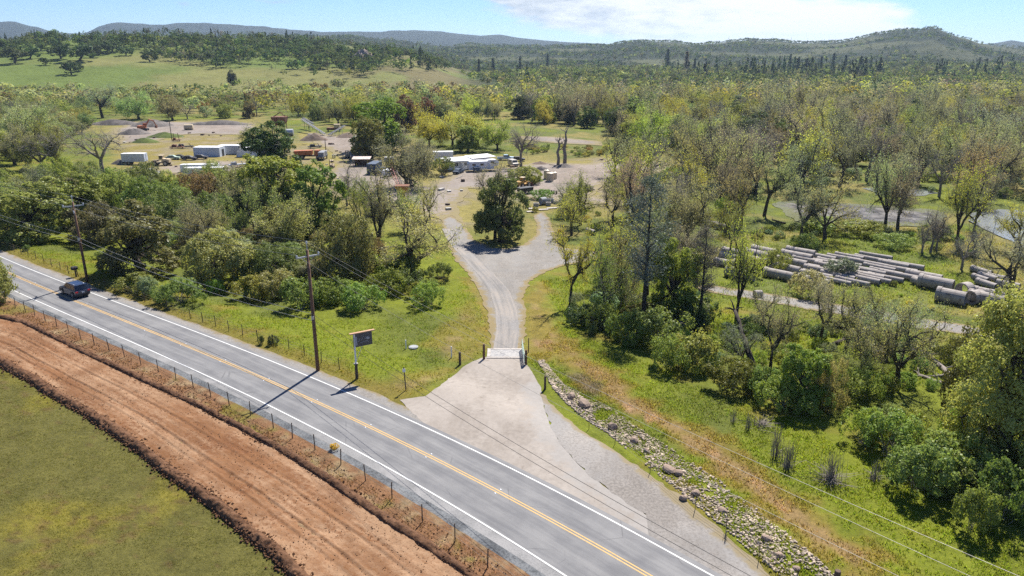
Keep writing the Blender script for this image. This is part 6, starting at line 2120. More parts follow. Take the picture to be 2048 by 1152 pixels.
def pickup(P, a, paint, label, load=True, name='pickup_truck'):
    e = thing(name, label, 'truck', P, a)
    MB().prism([(-2.85, 0.48), (-2.85, 1.02), (-0.75, 1.05), (1.1, 1.08), (2.6, 0.98), (2.8, 0.55), (2.7, 0.36), (-2.7, 0.36)], -0.96, 0.96, 0.05).build('body', paint, e, bevel=0.04)
    MB().prism([(-0.85, 1.05), (-0.72, 1.72), (0.55, 1.74), (1.25, 1.08)], -0.86, 0.86, 0.12).build('cab', paint, e, bevel=0.04)
    for s_ in (-1, 1):
        MB().box((0.62, s_ * 0.80, 1.40), (0.70, 0.10, 0.36)).build('side_window', m_glass, e)
        MB().box((-0.28, s_ * 0.80, 1.40), (0.72, 0.10, 0.36)).build('side_window', m_glass, e)
        MB().box((2.72, s_ * 0.7, 0.78), (0.1, 0.3, 0.2)).build('headlight', m_ins, e)
    MB().add([(1.24, -0.74, 1.12), (1.24, 0.74, 1.12), (0.66, 0.66, 1.68), (0.66, -0.66, 1.68)], [(0, 1, 2, 3)]).build('windscreen', m_glass, e)
    MB().box((-1.82, 0, 1.04), (1.85, 1.62, 0.05)).build('bed_floor', m_dkst, e)
    wheels(e, (-1.8, 1.85), 0.86, 0.40)
    if load:
        t_ = MB().box((-1.7, 0, 1.30), (0.9, 1.3, 0.5)).build('tool_box', m_redp, e)
        MB().box((-0.98, 0, 1.35), (0.12, 1.5, 0.65)).build('rack', m_rust, e)
        MB().tube([(-2.2, 0, 1.05), (-2.2, 0, 1.75)], 0.22, 8).build('drum', m_rust, e)
    return e


def carbody(P, a, paint, label, name='parked_car', cat='car', van=False):
    e = thing(name, label, cat, P, a)
    if van:
        MB().prism([(-2.4, 0.4), (-2.4, 1.95), (1.2, 2.0), (2.0, 1.25), (2.5, 1.1), (2.5, 0.4)], -0.95, 0.95, 0.08).build('body', paint, e, bevel=0.06)
        MB().add([(2.02, -0.75, 1.27), (2.02, 0.75, 1.27), (1.30, 0.72, 1.92), (1.30, -0.72, 1.92)], [(0, 1, 2, 3)]).build('windscreen', m_glass, e)
        z0, z1, hw = 1.25, 1.8, 0.90
    else:
        MB().prism([(-2.25, 0.4), (-2.25, 0.9), (-1.5, 0.98), (1.0, 0.98), (2.2, 0.85), (2.3, 0.4)], -0.9, 0.9, 0.05).build('body', paint, e, bevel=0.05)
        MB().prism([(-1.7, 0.96), (-1.1, 1.42), (0.3, 1.44), (1.05, 0.96)], -0.8, 0.8, 0.14).build('cabin', paint, e, bevel=0.04)
        z0, z1, hw = 1.03, 1.38, 0.72
    for s_ in (-1, 1):
        MB().box((-0.3, s_ * hw, (z0 + z1) / 2), (1.3, 0.12, (z1 - z0) * 0.8)).build('side_window', m_glass, e)
    wheels(e, (-1.4, 1.4), 0.82, 0.33, 0.22)
    return e


def corrugated(mb, x0, x1, y, z0, z1, n, depth):
    for k in range(n):
        a_, b_ = x0 + (x1 - x0) * k / n, x0 + (x1 - x0) * (k + 0.5) / n
        mb.box(((a_ + b_) / 2, y, (z0 + z1) / 2), ((x1 - x0) / n * 0.5, depth, z1 - z0))


def container(P, a, L, W, H, mat, label, roof=None, legs=0.0, door=True, name='shipping_container', cat='container'):
    e = thing(name, label, cat, P, a)
    z0 = legs
    MB().box((0, 0, z0 + H / 2), (L, W, H)).build('body', mat, e)
    mb = MB()
    for s_ in (-1, 1):
        corrugated(mb, -L / 2 + 0.1, L / 2 - 0.1, s_ * (W / 2 + 0.012), z0 + 0.12, z0 + H - 0.12, int(L * 1.5), 0.03)
    mb.build('ribs', mat, e)
    MB().box((0, 0, z0 + H + 0.04), (L + 0.06, W + 0.06, 0.07)).build('roof', roof or m_wht, e)
    if door:
        for s_ in (-1, 1):
            d_ = MB().box((L / 2 + 0.02, s_ * W * 0.25, z0 + H / 2), (0.05, W * 0.47, H - 0.2)).build('door', mat, e)
            MB().tube([(L / 2 + 0.06, s_ * W * 0.1, z0 + 0.2), (L / 2 + 0.06, s_ * W * 0.1, z0 + H - 0.2)], 0.02, 5).build('bar', m_grey, d_)
    if legs:
        wheels(e, (-L / 2 + 1.0, -L / 2 + 2.0), W / 2 - 0.25, min(legs * 0.9, 0.5))
        for s_ in (-1, 1):
            MB().box((L / 2 - 1.2, s_ * 0.7, legs / 2), (0.14, 0.14, legs)).build('leg', m_dkst, e)
    return e


pickup(P3(298, 350), PI + 0.02, m_wht, 'white pickup truck loaded with red tool boxes on the dry grass')
container(P3(271, 329), 0.03, 6.9, 2.5, 2.4, m_whtb, 'pale blue-grey box trailer left of the rusty loader', legs=1.0, name='box_trailer', cat='trailer')
container(P3(420, 312), -0.05, 9.0, 4.5, 3.1, m_whtb, 'large white shed container with an open dark doorway', m_wht, door=False)
o_ = MB().box((4.52, 0.4, 1.2), (0.06, 1.7, 2.3)).build('doorway', m_dkst, bpy.data.objects['shipping_container'])  # closed dark plate, its colour standing in for shade inside the open doorway
container(P3(463, 307), -0.05, 7.5, 3.5, 2.9, plain('grey_tin', (0.40, 0.41, 0.43), 0.6, dirt=(0.28, 0.27, 0.26)), 'grey shed with white roof behind the open-doored container', m_wht)
container(P3(410, 352), 0.10, 10.5, 2.5, 2.4, m_whtb, 'front one of the two long white-roofed containers', m_wht)
container(P3(402, 345), 0.10, 10.5, 2.5, 2.4, m_whtb, 'rear one of the two long white-roofed containers', m_wht)
# tarpaulin shelter right of the sheds
e = thing('tent', 'white tarpaulin shelter half hidden by the dark oak', 'tent', P3(505, 312), 0.05)
MB().prism([(-4.5, 0), (-4.2, 2.0), (-2.6, 3.0), (2.6, 3.0), (4.2, 2.0), (4.5, 0)], -3, 3).build('cover', m_wht, e)
for x in (-4.2, 0, 4.2):
    MB().tube([(x, -3.05, 0), (x, -3.05, 2.0)], 0.05, 6).build('pole', m_grey, e)


def loader(P, a, mat, label, k=1.0):
    e = thing('wheel_loader', label, 'loader', P, a)
    e.scale = (k, k, k)
    MB().prism([(-3.2, 1.0), (-3.2, 2.1), (-1.0, 2.3), (-0.6, 1.2), (1.6, 1.2), (1.6, 0.8)], -0.95, 0.95).build('chassis', mat, e, bevel=0.05)
    c_ = MB().box((-0.5, 0, 2.55), (1.3, 1.4, 1.3), taper=(0.9, 0.9)).build('cab', mat, e, bevel=0.03)
    for s_ in (-1, 1):
        MB().box((-0.5, s_ * 0.68, 2.65), (0.95, 0.06, 0.8)).build('window', m_glass, c_)
    MB().box((0.14, 0, 2.65), (0.05, 1.1, 0.8)).build('window', m_glass, c_)
    MB().box((-0.5, 0, 3.28), (1.6, 1.6, 0.1)).build('cab_roof', m_tanp, e)
    for s_ in (-1, 1):
        MB().tube([(0.6, s_ * 0.7, 1.7), (2.0, s_ * 0.7, 1.7), (3.2, s_ * 0.7, 0.7)], 0.16, 6).build('lift_arm', mat, e)
    MB().prism([(3.0, 0.15), (4.2, 0.1), (4.2, 0.25), (3.5, 0.4), (3.2, 1.2), (3.0, 1.2)], -1.4, 1.4).build('bucket', m_rust, e)
    wheels(e, (-2.0, 1.5), 1.05, 0.78, 0.55)
    MB().tube([(-2.2, 0.3, 2.1), (-2.2, 0.3, 3.0)], 0.07, 6).build('exhaust', m_rust, e)
    return e


loader(P3(322, 331), PI, m_tanp, 'rusty old wheel loader with tan cab beside the box trailer', 0.95)
loader(P3(1047, 374), 0.9, m_yel2, 'yellow wheel loader parked by the green bramble mound', 0.8)
# excavator
e = thing('excavator', 'orange excavator at the dark spoil heap in the far yard', 'excavator', P3(287, 261), 0.15)
for s_ in (-1, 1):
    MB().prism([(-1.9, 0.1), (-2.2, 0.5), (-1.9, 0.9), (1.9, 0.9), (2.2, 0.5), (1.9, 0.1)], s_ * 1.2 - 0.3, s_ * 1.2 + 0.3).build('track', m_dkst, e)
MB().box((-0.5, 0, 1.6), (3.4, 2.5, 1.1)).build('house', m_org, e, bevel=0.08)
MB().box((0.6, 0.75, 2.5), (1.5, 1.0, 1.3), taper=(0.85, 0.9)).build('cab', m_org, e, bevel=0.05)
MB().box((1.36, 0.75, 2.5), (0.05, 0.8, 0.9)).build('window', m_glass, e)
MB().tube([(1.0, 0, 1.8), (3.0, 0, 4.8), (4.8, 0, 4.2)], [0.35, 0.38, 0.25], 6).build('boom', m_org, e)
MB().tube([(4.6, 0, 4.5), (5.6, 0, 2.2)], [0.26, 0.2], 6).build('stick', m_org, e)
MB().prism([(5.0, 1.2), (5.9, 1.0), (6.0, 2.2), (5.5, 2.3), (5.2, 1.8)], -0.6, 0.6).build('bucket', m_rust, e)
# drum
e = thing('storage_tank', 'tan cylindrical tank lying in the far yard', 'tank', P3(378, 260), 0.2)
MB().tube([(-1.9, 0, 1.3), (-1.75, 0, 1.3), (1.75, 0, 1.3), (1.9, 0, 1.3)], [0.9, 1.25, 1.25, 0.9], 20).build('shell', m_tanp, e)
for x in (-1.1, 1.1):
    MB().box((x, 0, 0.25), (0.3, 2.0, 0.5)).build('cradle', m_dkst, e)
e = thing('storage_tank', 'silver tank between dark oak and conveyor', 'tank', P3(578, 272), 0.1)
MB().tube([(-2.0, 0, 1.5), (-1.85, 0, 1.5), (1.85, 0, 1.5), (2.0, 0, 1.5)], [1.0, 1.4, 1.4, 1.0], 20).build('shell', m_grey, e)
for x in (-1.2, 1.2):
    MB().box((x, 0, 0.25), (0.3, 2.2, 0.5)).build('cradle', m_dkst, e)
# thin pole in the yard
for bx, by, ty, lab in ((344, 281, 205, 'thin grey utility pole in the far yard'), (652, 306, 277, 'lamp pole on the small grass island in the yard')):
    P = P3(bx, by)
    e = thing('yard_pole', lab, 'pole', P)
    h = H_at(P, ty)
    MB().tube([(0, 0, -0.3), (0, 0, h)], [0.16, 0.10], 8).build('shaft', m_dkwood, e)
    MB().box((0, 0, h - 0.6), (1.6, 0.1, 0.12)).build('crossarm', m_dkwood, e)


# screening plant: hopper tower and conveyor
P = P3(562, 268)
e = thing('hopper_tower', 'rusty red steel hopper tower behind the dark oak', 'hopper', P)
for x in (-2.2, 2.2):
    for y in (-1.8, 1.8):
        MB().box((x, y, 2.6), (0.25, 0.25, 5.2)).build('leg', m_rust, e)
MB().box((0, 0, 6.2), (5.2, 4.2, 2.2), taper=(1.15, 1.15)).build('bin', m_rust, e)
MB().box((0, 0, 4.4), (3.2, 2.6, 1.3), taper=(1.6, 1.6)).build('funnel', m_rust, e)
for z in (1.6, 3.2):
    for y in (-1.8, 1.8):
        MB().tube([(-2.2, y, z - 1.4), (2.2, y, z)], 0.07, 5).build('brace', m_rust, e)
MB().tube([(-2.6, 0, 7.2), (0.5, 0, 9.0), (2.8, 0, 7.0)], 0.2, 6).build('top_frame', m_rust, e)


def conveyor(pa_, za_, pb_, zb_, label, mat):
    A, B_ = P3(*pa_), P3(*pb_)
    e = thing('conveyor', label, 'conveyor', A)
    a = Vector((0, 0, za_)); b = (B_ - A) + Vector((0, 0, zb_))
    d = (b - a); n = d.cross(Vector((0, 0, 1))).normalized()
    for s_ in (-0.5, 0.5):
        MB().tube([a + n * s_, b + n * s_], 0.10, 4).build('rail', mat, e)
        MB().tube([a + n * s_ - Vector((0, 0, 0.7)), b + n * s_ - Vector((0, 0, 0.7))], 0.07, 4).build('rail', mat, e)
    mb = MB()
    for k in range(14):
        p = a + d * (k + 0.5) / 14
        for s_ in (-0.5, 0.5):
            mb.tube([p + n * s_, p + n * s_ + d / 28 - Vector((0, 0, 0.7))], 0.04, 4)
    mb.build('lattice', mat, e)
    q = d.normalized()
    MB().add([a + n * 0.45 + Vector((0, 0, 0.12)), b + n * 0.45 + Vector((0, 0, 0.12)), b - n * 0.45 + Vector((0, 0, 0.12)), a - n * 0.45 + Vector((0, 0, 0.12)),
              a + n * 0.45, b + n * 0.45, b - n * 0.45, a - n * 0.45], [(0, 1, 2, 3), (7, 6, 5, 4), (0, 4, 5, 1), (2, 6, 7, 3), (1, 5, 6, 2), (0, 3, 7, 4)]).build('belt', m_dkst, e)
    for f_ in (0.3, 0.75):
        p = a + d * f_
        if p.z > 1.0:
            for s_ in (-0.6, 0.6):
                MB().tube([p + n * s_ - Vector((0, 0, 0.7)), Vector((p.x, p.y, 0)) + n * s_ * 1.6 + (B_ - A) * 0 + Vector((0, 0, (B_.z - A.z) * f_))], 0.09, 5).build('leg', mat, e)
    return e


conveyor((650, 272), 0.9, (606, 262), 5.2, 'long grey conveyor sloping up to the left above the yard', m_grey)
conveyor((657, 274), 0.9, (690, 268), 3.6, 'shorter conveyor sloping up to the right above the yard', m_grey)
conveyor((628, 262), 3.2, (608, 256), 4.6, 'small upper conveyor beside the long grey one', m_dkst)
e = thing('screening_machine', 'low screening machine under the conveyors', 'machine', P3(668, 263), 0.05)
MB().box((0, 0, 1.2), (6, 2.2, 1.0)).build('deck', m_rust, e, bevel=0.05)
MB().box((1.5, 0, 2.4), (2.2, 2.0, 1.6), taper=(1.2, 1.2)).build('bin', m_tanp, e)
for x in (-2.5, 2.5):
    for y in (-0.9, 0.9):
        MB().box((x, y, 0.35), (0.25, 0.25, 0.8)).build('leg', m_dkst, e)


# heaps
def heap(px, py, wpx, hpx, mat, label, name='gravel_heap', seed=1, sy=0.7, rough=0.35):
    P = P3(px, py)
    k = M_per_px(P)
    R, h = wpx * k / 2, hpx * k
    n, m_ = 40, 14
    I, J = np.meshgrid(np.arange(m_), np.arange(n), indexing='ij')
    r = R * I / (m_ - 1); a = 2 * PI * J / n
    x, y = r * np.cos(a), r * np.sin(a) * sy
    nz = fbm((x + seed * 9) / (R * 0.35), y / (R * 0.35), seed)
    z = h * np.maximum(0, 1 - (r / R) ** 1.3) * (1 - rough + 2 * rough * nz) - 0.15 * (r / R)
    z = z + ground_h(P.x + x, P.y + y) - P.z
    V = np.stack([x, y, z], -1).reshape(-1, 3)
    K = np.arange(m_ * n).reshape(m_, n); K2 = np.roll(K, -1, 1)
    F = np.stack([K[:-1], K[1:], K2[1:], K2[:-1]], -1).reshape(-1, 4)
    me = quick_mesh(name, V, F, smooth=True)
    return tag(link(name, me, mat, None, P), label, 'heap', 'heaps of material in the yard')


g_dk = gravelly('spoil_gravel', (0.13, 0.115, 0.105), (0.18, 0.16, 0.145), (0.07, 0.062, 0.058), 0.3, 2.0, 0.1)
g_br = gravelly('brown_heap', (0.20, 0.155, 0.12), (0.17, 0.125, 0.095), (0.12, 0.09, 0.07), 0.3, 2.0, 0.1)
g_gr = gravelly('weedy_heap', (0.075, 0.10, 0.025), (0.10, 0.13, 0.03), (0.05, 0.06, 0.02), 0.4, 1.5, 0.2)
heap(268, 268, 70, 12, g_dk, 'dark spoil heap under the excavator', seed=2)
heap(305, 252, 90, 14, g_dk, 'grey gravel heap right of the excavator', seed=3)
heap(440, 249, 150, 9, g_dk, 'long low rubble windrow behind the far yard', seed=4, sy=0.25)
heap(230, 249, 120, 10, g_dk, 'dark windrow left of the excavator', seed=14, sy=0.3)
heap(628, 280, 60, 14, g_br, 'brown gravel heap behind the orange dump truck', seed=5)
heap(728, 283, 70, 12, g_br, 'brown gravel heap at the right end of the conveyors', seed=6)
heap(700, 274, 60, 10, g_br, 'brown gravel heap under the right conveyor', seed=16)
heap(330, 274, 80, 9, g_gr, 'weedy green mound in front of the far yard', 'weedy_mound', 7)
heap(290, 284, 60, 8, g_gr, 'smaller weedy mound left of the thin pole', 'weedy_mound', 8)
heap(1055, 362, 70, 16, g_gr, 'bramble covered mound behind the yellow loader', 'weedy_mound', 9)
heap(1082, 340, 40, 8, g_dk, 'dark debris heap near the big leafless tree', seed=10)
heap(1080, 328, 40, 5, g_br, 'low reddish heap left of the broken trunks', seed=11)
heap(1235, 345, 60, 8, g_br, 'brown rubble heap at the right of the gravel clearing', seed=12)
heap(1128, 334, 46, 7, g_dk, 'dark earth mound at the feet of the broken trunks', seed=13)
heap(640, 232, 130, 9, g_gr, 'long green levee behind the conveyors', 'weedy_mound', 15, 0.3)
heap(240, 328, 36, 10, g_dk, 'dark scrap heap left of the box trailer', 'scrap_heap', 17)

g_rk = gravelly('scar_rock', (0.33, 0.26, 0.215), (0.24, 0.19, 0.16), (0.13, 0.11, 0.10), 0.06, 0.25, 2.0)
tag(heap(728, 126, 62, 26, g_rk, '', 'rock_outcrop', 21, 0.8, 0.6), 'pale rocky scar on the hillside left of the valley', 'rock')
tag(heap(703, 118, 30, 16, g_rk, '', 'rock_outcrop', 22, 0.8, 0.6), 'smaller rocky knob left of the pale hillside scar', 'rock')
# broken trunks at the clearing
for bx, ty, r_, lab in ((1116, 274, 0.42, 'left broken bare trunk at the gravel clearing'), (1129, 256, 0.5, 'right taller broken trunk at the gravel clearing')):
    P = P3(bx, 330)
    h = H_at(P, ty)
    e = thing('dead_trunk', lab, 'dead tree', P, 0, 'broken trunks at the gravel clearing')
    MB().tube([(0, 0, -0.5), (0.15, 0, h * 0.25), (-0.25, 0.1, h * 0.45), (0.35, 0, h * 0.68), (0.1, 0, h * 0.85), (0.75, 0.1, h)], [r_ * 1.3, r_ * 1.05, r_, r_ * 0.75, r_ * 0.5, r_ * 0.15], 9).build('trunk', M_BARKG, e, smooth=True)
    rg = random.Random(bx)
    for k in range(9):
        z = h * rg.uniform(0.45, 0.97)
        d_ = Vector((rg.gauss(0, 1), rg.gauss(0, 1), 0.9)).normalized() * rg.uniform(1.2, 2.6)
        MB().tube([(0, 0, z), Vector((0, 0, z)) + d_ * 0.6, Vector((0, 0, z + 0.4)) + d_], [0.16, 0.10, 0.03], 5).build('branch', M_BARKG, e)

# dump truck, flatbed, forklifts and small vehicles
e = thing('dump_truck', 'orange-brown dump truck in the middle yard', 'truck', P3(617, 317), 0.06)
MB().box((0, 0, 0.95), (8.0, 1.2, 0.4)).build('chassis', m_dkst, e)
MB().prism([(-4.2, 1.3), (-4.4, 2.6), (1.6, 2.8), (1.4, 1.3)], -1.25, 1.25).build('dump_body', m_org, e)
c_ = MB().box((3.0, 0, 1.9), (1.8, 2.2, 1.8), taper=(0.85, 0.95)).build('cab', m_org, e, bevel=0.06)
MB().box((3.9, 0, 2.3), (0.06, 1.7, 0.6)).build('windscreen', m_glass, c_)
wheels(e, (-3.0, -1.8, 3.2), 1.0, 0.55, 0.4)
e = thing('flatbed_truck', 'grey flatbed truck with equipment seen from behind in the yard', 'truck', P3(645, 319), PI / 2)
MB().box((0, 0, 1.1), (6, 2.3, 0.25)).build('bed', m_dkst, e)
MB().box((2.4, 0, 1.7), (1.6, 2.1, 1.7), taper=(0.85, 0.95)).build('cab', m_grey, e, bevel=0.05)
MB().box((-0.5, 0, 1.9), (2.4, 1.8, 1.3)).build('load', plain('machine_grey', (0.30, 0.31, 0.33), 0.6, dirt=(0.18, 0.16, 0.15)), e)
wheels(e, (-2.2, 2.2), 0.95, 0.45, 0.3)


def forklift(P, a, mat, label):
    e = thing('forklift', label, 'forklift', P, a)
    MB().prism([(-1.2, 0.4), (-1.2, 1.3), (-0.5, 1.4), (0.3, 0.9), (0.9, 0.9), (0.9, 0.4)], -0.6, 0.6).build('body', mat, e, bevel=0.04)
    for x in (-0.8, 0.8):
        for s_ in (-0.5, 0.5):
            MB().tube([(x, s_, 0.9), (x * 0.8, s_, 2.3)], 0.05, 5).build('pillar', mat, e)
    MB().box((0, 0, 2.34), (1.5, 1.15, 0.08)).build('roof', mat, e)
    for s_ in (-0.3, 0.3):
        MB().box((1.05, s_, 1.4), (0.12, 0.1, 2.6)).build('mast', m_dkst, e)
        MB().box((1.6, s_, 0.15), (1.1, 0.12, 0.06)).build('fork', m_dkst, e)
    wheels(e, (-0.8, 0.75), 0.55, 0.32, 0.25)


forklift(P3(664, 336), -PI / 2, m_tanp, 'tan forklift at the left of the bare yard tree')
forklift(P3(695, 316), -PI / 2, m_tanp, 'small tan cart with roof in the middle yard')
for k, bx in enumerate((666, 670)):
    o_ = MB().box((0, 0, 0.45), (0.35, 0.35, 0.9)).box((0, 0, 0.98), (0.5, 0.5, 0.16)).build('steel_drum_stand', m_grey, None, P3(bx, 316))
    tag(o_, ('left', 'right')[k] + ' one of two small grey stands in the pale yard', 'stand')
container(P3(750, 345), 1.45, 7.0, 2.6, 2.9, m_dblue, 'dull dark blue container in tree shade beside the yard', m_dblue)
e = thing('open_shed', 'small open shed with pale roof right of the bare yard tree', 'shed', P3(724, 332), 0.05)
for x in (-2.4, 2.4):
    for y in (-1.6, 1.6):
        MB().box((x, y, 1.2), (0.15, 0.15, 2.4)).build('post', m_dkwood, e)
MB().box((0, 0, 2.5), (5.6, 4.0, 0.10), rot=Matrix.Rotation(0.08, 3, 'X')).build('roof', plain('faded_roof', (0.50, 0.42, 0.37), 0.8), e)
MB().box((0, 1.6, 1.1), (4.8, 0.1, 2.2)).build('back_wall', m_dkwood, e)
carbody(P3(757, 350), 0.1, m_blk, 'black car in the tree shade beside the red crane boom')
carbody(P3(768, 344), 0.3, m_dblue, 'dark blue car behind the black one beside the crane boom')
carbody(P3(778, 352), 1.2, m_wht, 'white van under the red and white crane boom', 'parked_van', 'van', True)
# crane with lattice boom, hopper
e = thing('lattice_boom', 'red and white lattice crane boom rising left from the yellow hopper', 'crane boom', P3(801, 392))
a, b = Vector((0, 0, 2.5)), P3(781, 372) - P3(801, 392) + Vector((0, 0, 7.0))
d = b - a; n = d.cross(Vector((0, 1, 0.2))).normalized() * 0.5; n2 = d.cross(n).normalized() * 0.5
for k, off in enumerate((n + n2, n - n2, -n + n2, -n - n2)):
    MB().tube([a + off, a + d * 0.75 + off, b + off * 0.4], 0.08, 5).build('chord', (m_redp, m_dkst, m_redp, m_dkst)[k], e)
mb = MB()
for k in range(16):
    p, q = a + d * k / 16, a + d * (k + 1) / 16
    for o1, o2 in ((n + n2, n - n2), (n - n2, -n - n2), (-n - n2, -n + n2), (-n + n2, n + n2)):
        mb.tube([p + o1, q + o2], 0.04, 4)
mb.build('lacing', m_rust, e)
MB().box(b, (2.4, 1.0, 1.2)).build('head', m_wht, e)
e = thing('feed_hopper', 'yellow-brown funnel hopper on legs in the near yard', 'hopper', P3(806, 403))
e.scale = (0.7, 0.7, 0.7)
MB().box((0, 0, 4.2), (2.4, 2.0, 2.2), taper=(1.9, 1.9)).build('bin', plain('hopper_yellow', (0.36, 0.20, 0.045), 0.7, dirt=(0.20, 0.10, 0.04)), e)
MB().box((0, 0, 5.4), (4.7, 3.9, 0.3)).build('rim', m_rust, e)
MB().box((0, 0, 1.8), (1.6, 1.6, 2.7)).build('chute', m_rust, e)
for x in (-1.6, 1.6):
    for y in (-1.3, 1.3):
        MB().box((x, y, 1.7), (0.22, 0.22, 3.6)).build('leg', m_rust, e)
MB().box((0, -0.3, 0.35), (4.6, 3.2, 0.6)).build('base', m_dkst, e)


def tyre(P, R, w_, tilt, rz, label, grp='loose tyres in the yard'):
    mb = MB()
    n, k = 20, 8
    V = [((R - w_ / 2 + w_ / 2 * math.cos(2 * PI * j / k)) * math.cos(2 * PI * i / n), (R - w_ / 2 + w_ / 2 * math.cos(2 * PI * j / k)) * math.sin(2 * PI * i / n), w_ / 2 * math.sin(2 * PI * j / k)) for i in range(n) for j in range(k)]
    F = [(i * k + j, ((i + 1) % n) * k + j, ((i + 1) % n) * k + (j + 1) % k, i * k + (j + 1) % k) for i in range(n) for j in range(k)]
    o_ = mb.add(V, F).build('tyre', m_tyre, None, P + Vector((0, 0, R if tilt > 1 else w_ / 2)), smooth=True)
    o_.rotation_euler = (tilt, 0, rz)
    return tag(o_, label, 'tyre', grp)


tyre(P3(825, 373), 0.95, 0.5, 1.3, 0.3, 'large tyre standing right of the yellow-brown hopper')
tyre(P3(818, 370), 0.9, 0.5, 1.35, 0.2, 'large tyre behind the one right of the hopper')
for k in range(4):
    tyre(P3(1099 + 4.5 * k, 387 + 0.6 * k), 0.5, 0.4, 1.5, 1.5, ('leftmost', 'second', 'third', 'rightmost')[k] + ' tyre of the dark tyre row on the gravel')

# white house with flat roofs, caravan and box trailer
P = P3(938, 338)
e = thing('house', 'long white flat-roofed house with overhanging roofs in the yard', 'house', P, 0.42)
e.scale = (0.86, 0.86, 0.9)
MB().box((0, 2.6, 1.5), (14.5, 5.2, 3.0)).build('wall', m_wht, e)
MB().box((-0.4, 2.4, 3.12), (16.6, 8.0, 0.20), rot=Matrix.Rotation(0.03, 3, 'X')).build('roof', m_wht, e)
MB().box((5.5, 3.4, 3.52), (9.0, 8.4, 0.18), rot=Matrix.Rotation(-0.03, 3, 'Y')).build('upper_roof', plain('pale_roof', (0.62, 0.60, 0.57), 0.6), e)
MB().box((-0.4, -1.55, 2.93), (16.6, 0.08, 0.34)).build('fascia', plain('grey_fascia', (0.25, 0.26, 0.28), 0.7), e)
for x in (-4.6, -1.0, 2.5):
    w_ = MB().box((x, -0.02, 1.75), (1.3, 0.10, 0.95)).build('window', m_glass, e)
    MB().box((x, -0.05, 1.22), (1.5, 0.12, 0.10)).build('sill', m_wht, w_)
    MB().box((x, -0.08, 1.75), (0.07, 0.05, 0.95)).build('bar', m_wht, w_)
d_ = MB().box((-2.9, -0.02, 1.05), (1.0, 0.09, 2.1)).build('door', plain('grey_door', (0.45, 0.47, 0.50), 0.6), e)
MB().box((-2.55, -0.09, 1.05), (0.06, 0.06, 0.12)).build('handle', m_dkst, d_)
mb = MB()
corrugated(mb, -7.2, -3.6, -0.012, 0.1, 2.85, 10, 0.03)
mb.build('siding', m_wht, e)
e = thing('caravan', 'white caravan with dark windows in front of the house', 'caravan', P3(966, 342), 0.30)
MB().prism([(-4.4, 0.55), (-4.6, 2.2), (-4.2, 3.0), (1.2, 3.0), (1.6, 3.35), (3.9, 3.35), (4.6, 2.7), (4.4, 1.6), (3.2, 1.4), (3.0, 0.55)], -1.2, 1.2).build('body', m_wht, e, bevel=0.08)
for x in (-3.0, -0.6, 2.6):
    w_ = MB().box((x, -1.21, 2.1 if x < 2 else 2.6), (1.0, 0.06, 0.55)).build('window', m_glass, e)
MB().box((1.4, -1.21, 1.5), (0.75, 0.05, 1.8)).build('door', m_whtb, e)
MB().box((-1.0, -1.21, 1.15), (6.5, 0.04, 0.18)).build('stripe', m_bluep, e)
for y_ in (-1.25, 1.25):
    MB().box((3.5, y_, 2.2), (1.6, 0.05, 0.12)).build('stripe', m_dblue, e)
wheels(e, (-1.6, -0.7), 1.05, 0.36, 0.24)
MB().tube([(-4.4, 0, 0.6), (-5.8, 0, 0.6)], 0.07, 6).build('drawbar', m_dkst, e)
MB().box((-2.4, -1.9, 0.9), (1.8, 1.2, 1.2)).build('box_locker', m_dblue, e)
container(P3(886, 324), 0.10, 6.5, 2.5, 2.5, m_wht, 'white box trailer left of the flat-roofed house', m_wht, legs=0.8, name='box_trailer', cat='trailer')
carbody(P3(917, 347), 1.2, m_dblue, 'small blue car at the left corner of the house')
pickup(P3(1012, 320), 0.1, m_bluep, 'pale blue pickup parked behind the big leafless tree', False)
carbody(P3(1026, 332), -1.2, plain('beige_paint', (0.42, 0.39, 0.34), 0.4), 'beige van beside the big leafless tree', 'parked_van', 'van', True)
carbody(P3(1036, 322), 0.0, m_blk, 'dark car behind the big leafless tree')
carbody(P3(1000, 382), 0.05, m_bluep, 'pale blue car half hidden by the oak on the grass island')
e = thing('dump_trailer', 'black tipping trailer behind the yellow loader', 'trailer', P3(1050, 388), 0.6)
MB().prism([(-1.8, 0.7), (-2.0, 1.7), (2.0, 1.7), (1.8, 0.7)], -0.9, 0.9).build('tub', m_blk, e)
wheels(e, (-0.4, 0.5), 0.85, 0.36, 0.24)
MB().tube([(1.8, 0, 0.6), (3.2, 0, 0.5)], 0.07, 6).build('drawbar', m_dkst, e)
for k, (bx, by, R, h) in enumerate(((1093, 358, 0.8, 2.4), (1100, 362, 1.0, 2.2), (1108, 358, 0.8, 1.8))):
    e = thing('plastic_tank', ('left', 'middle', 'right')[k] + ' one of the three cream tanks at the gravel clearing', 'tank', P3(bx, by), 0, 'cream tanks at the clearing')
    cm = plain('cream_plastic', (0.55, 0.46, 0.34), 0.5, dirt=(0.42, 0.34, 0.24))
    MB().tube([(0, 0, 0), (0, 0, h), (0, 0, h + 0.25)], [R, R, R * 0.4], 18).build('shell', cm, e)
    MB().tube([(0, 0, h + 0.25), (0, 0, h + 0.4)], 0.2, 10).build('lid', m_dkst, e)
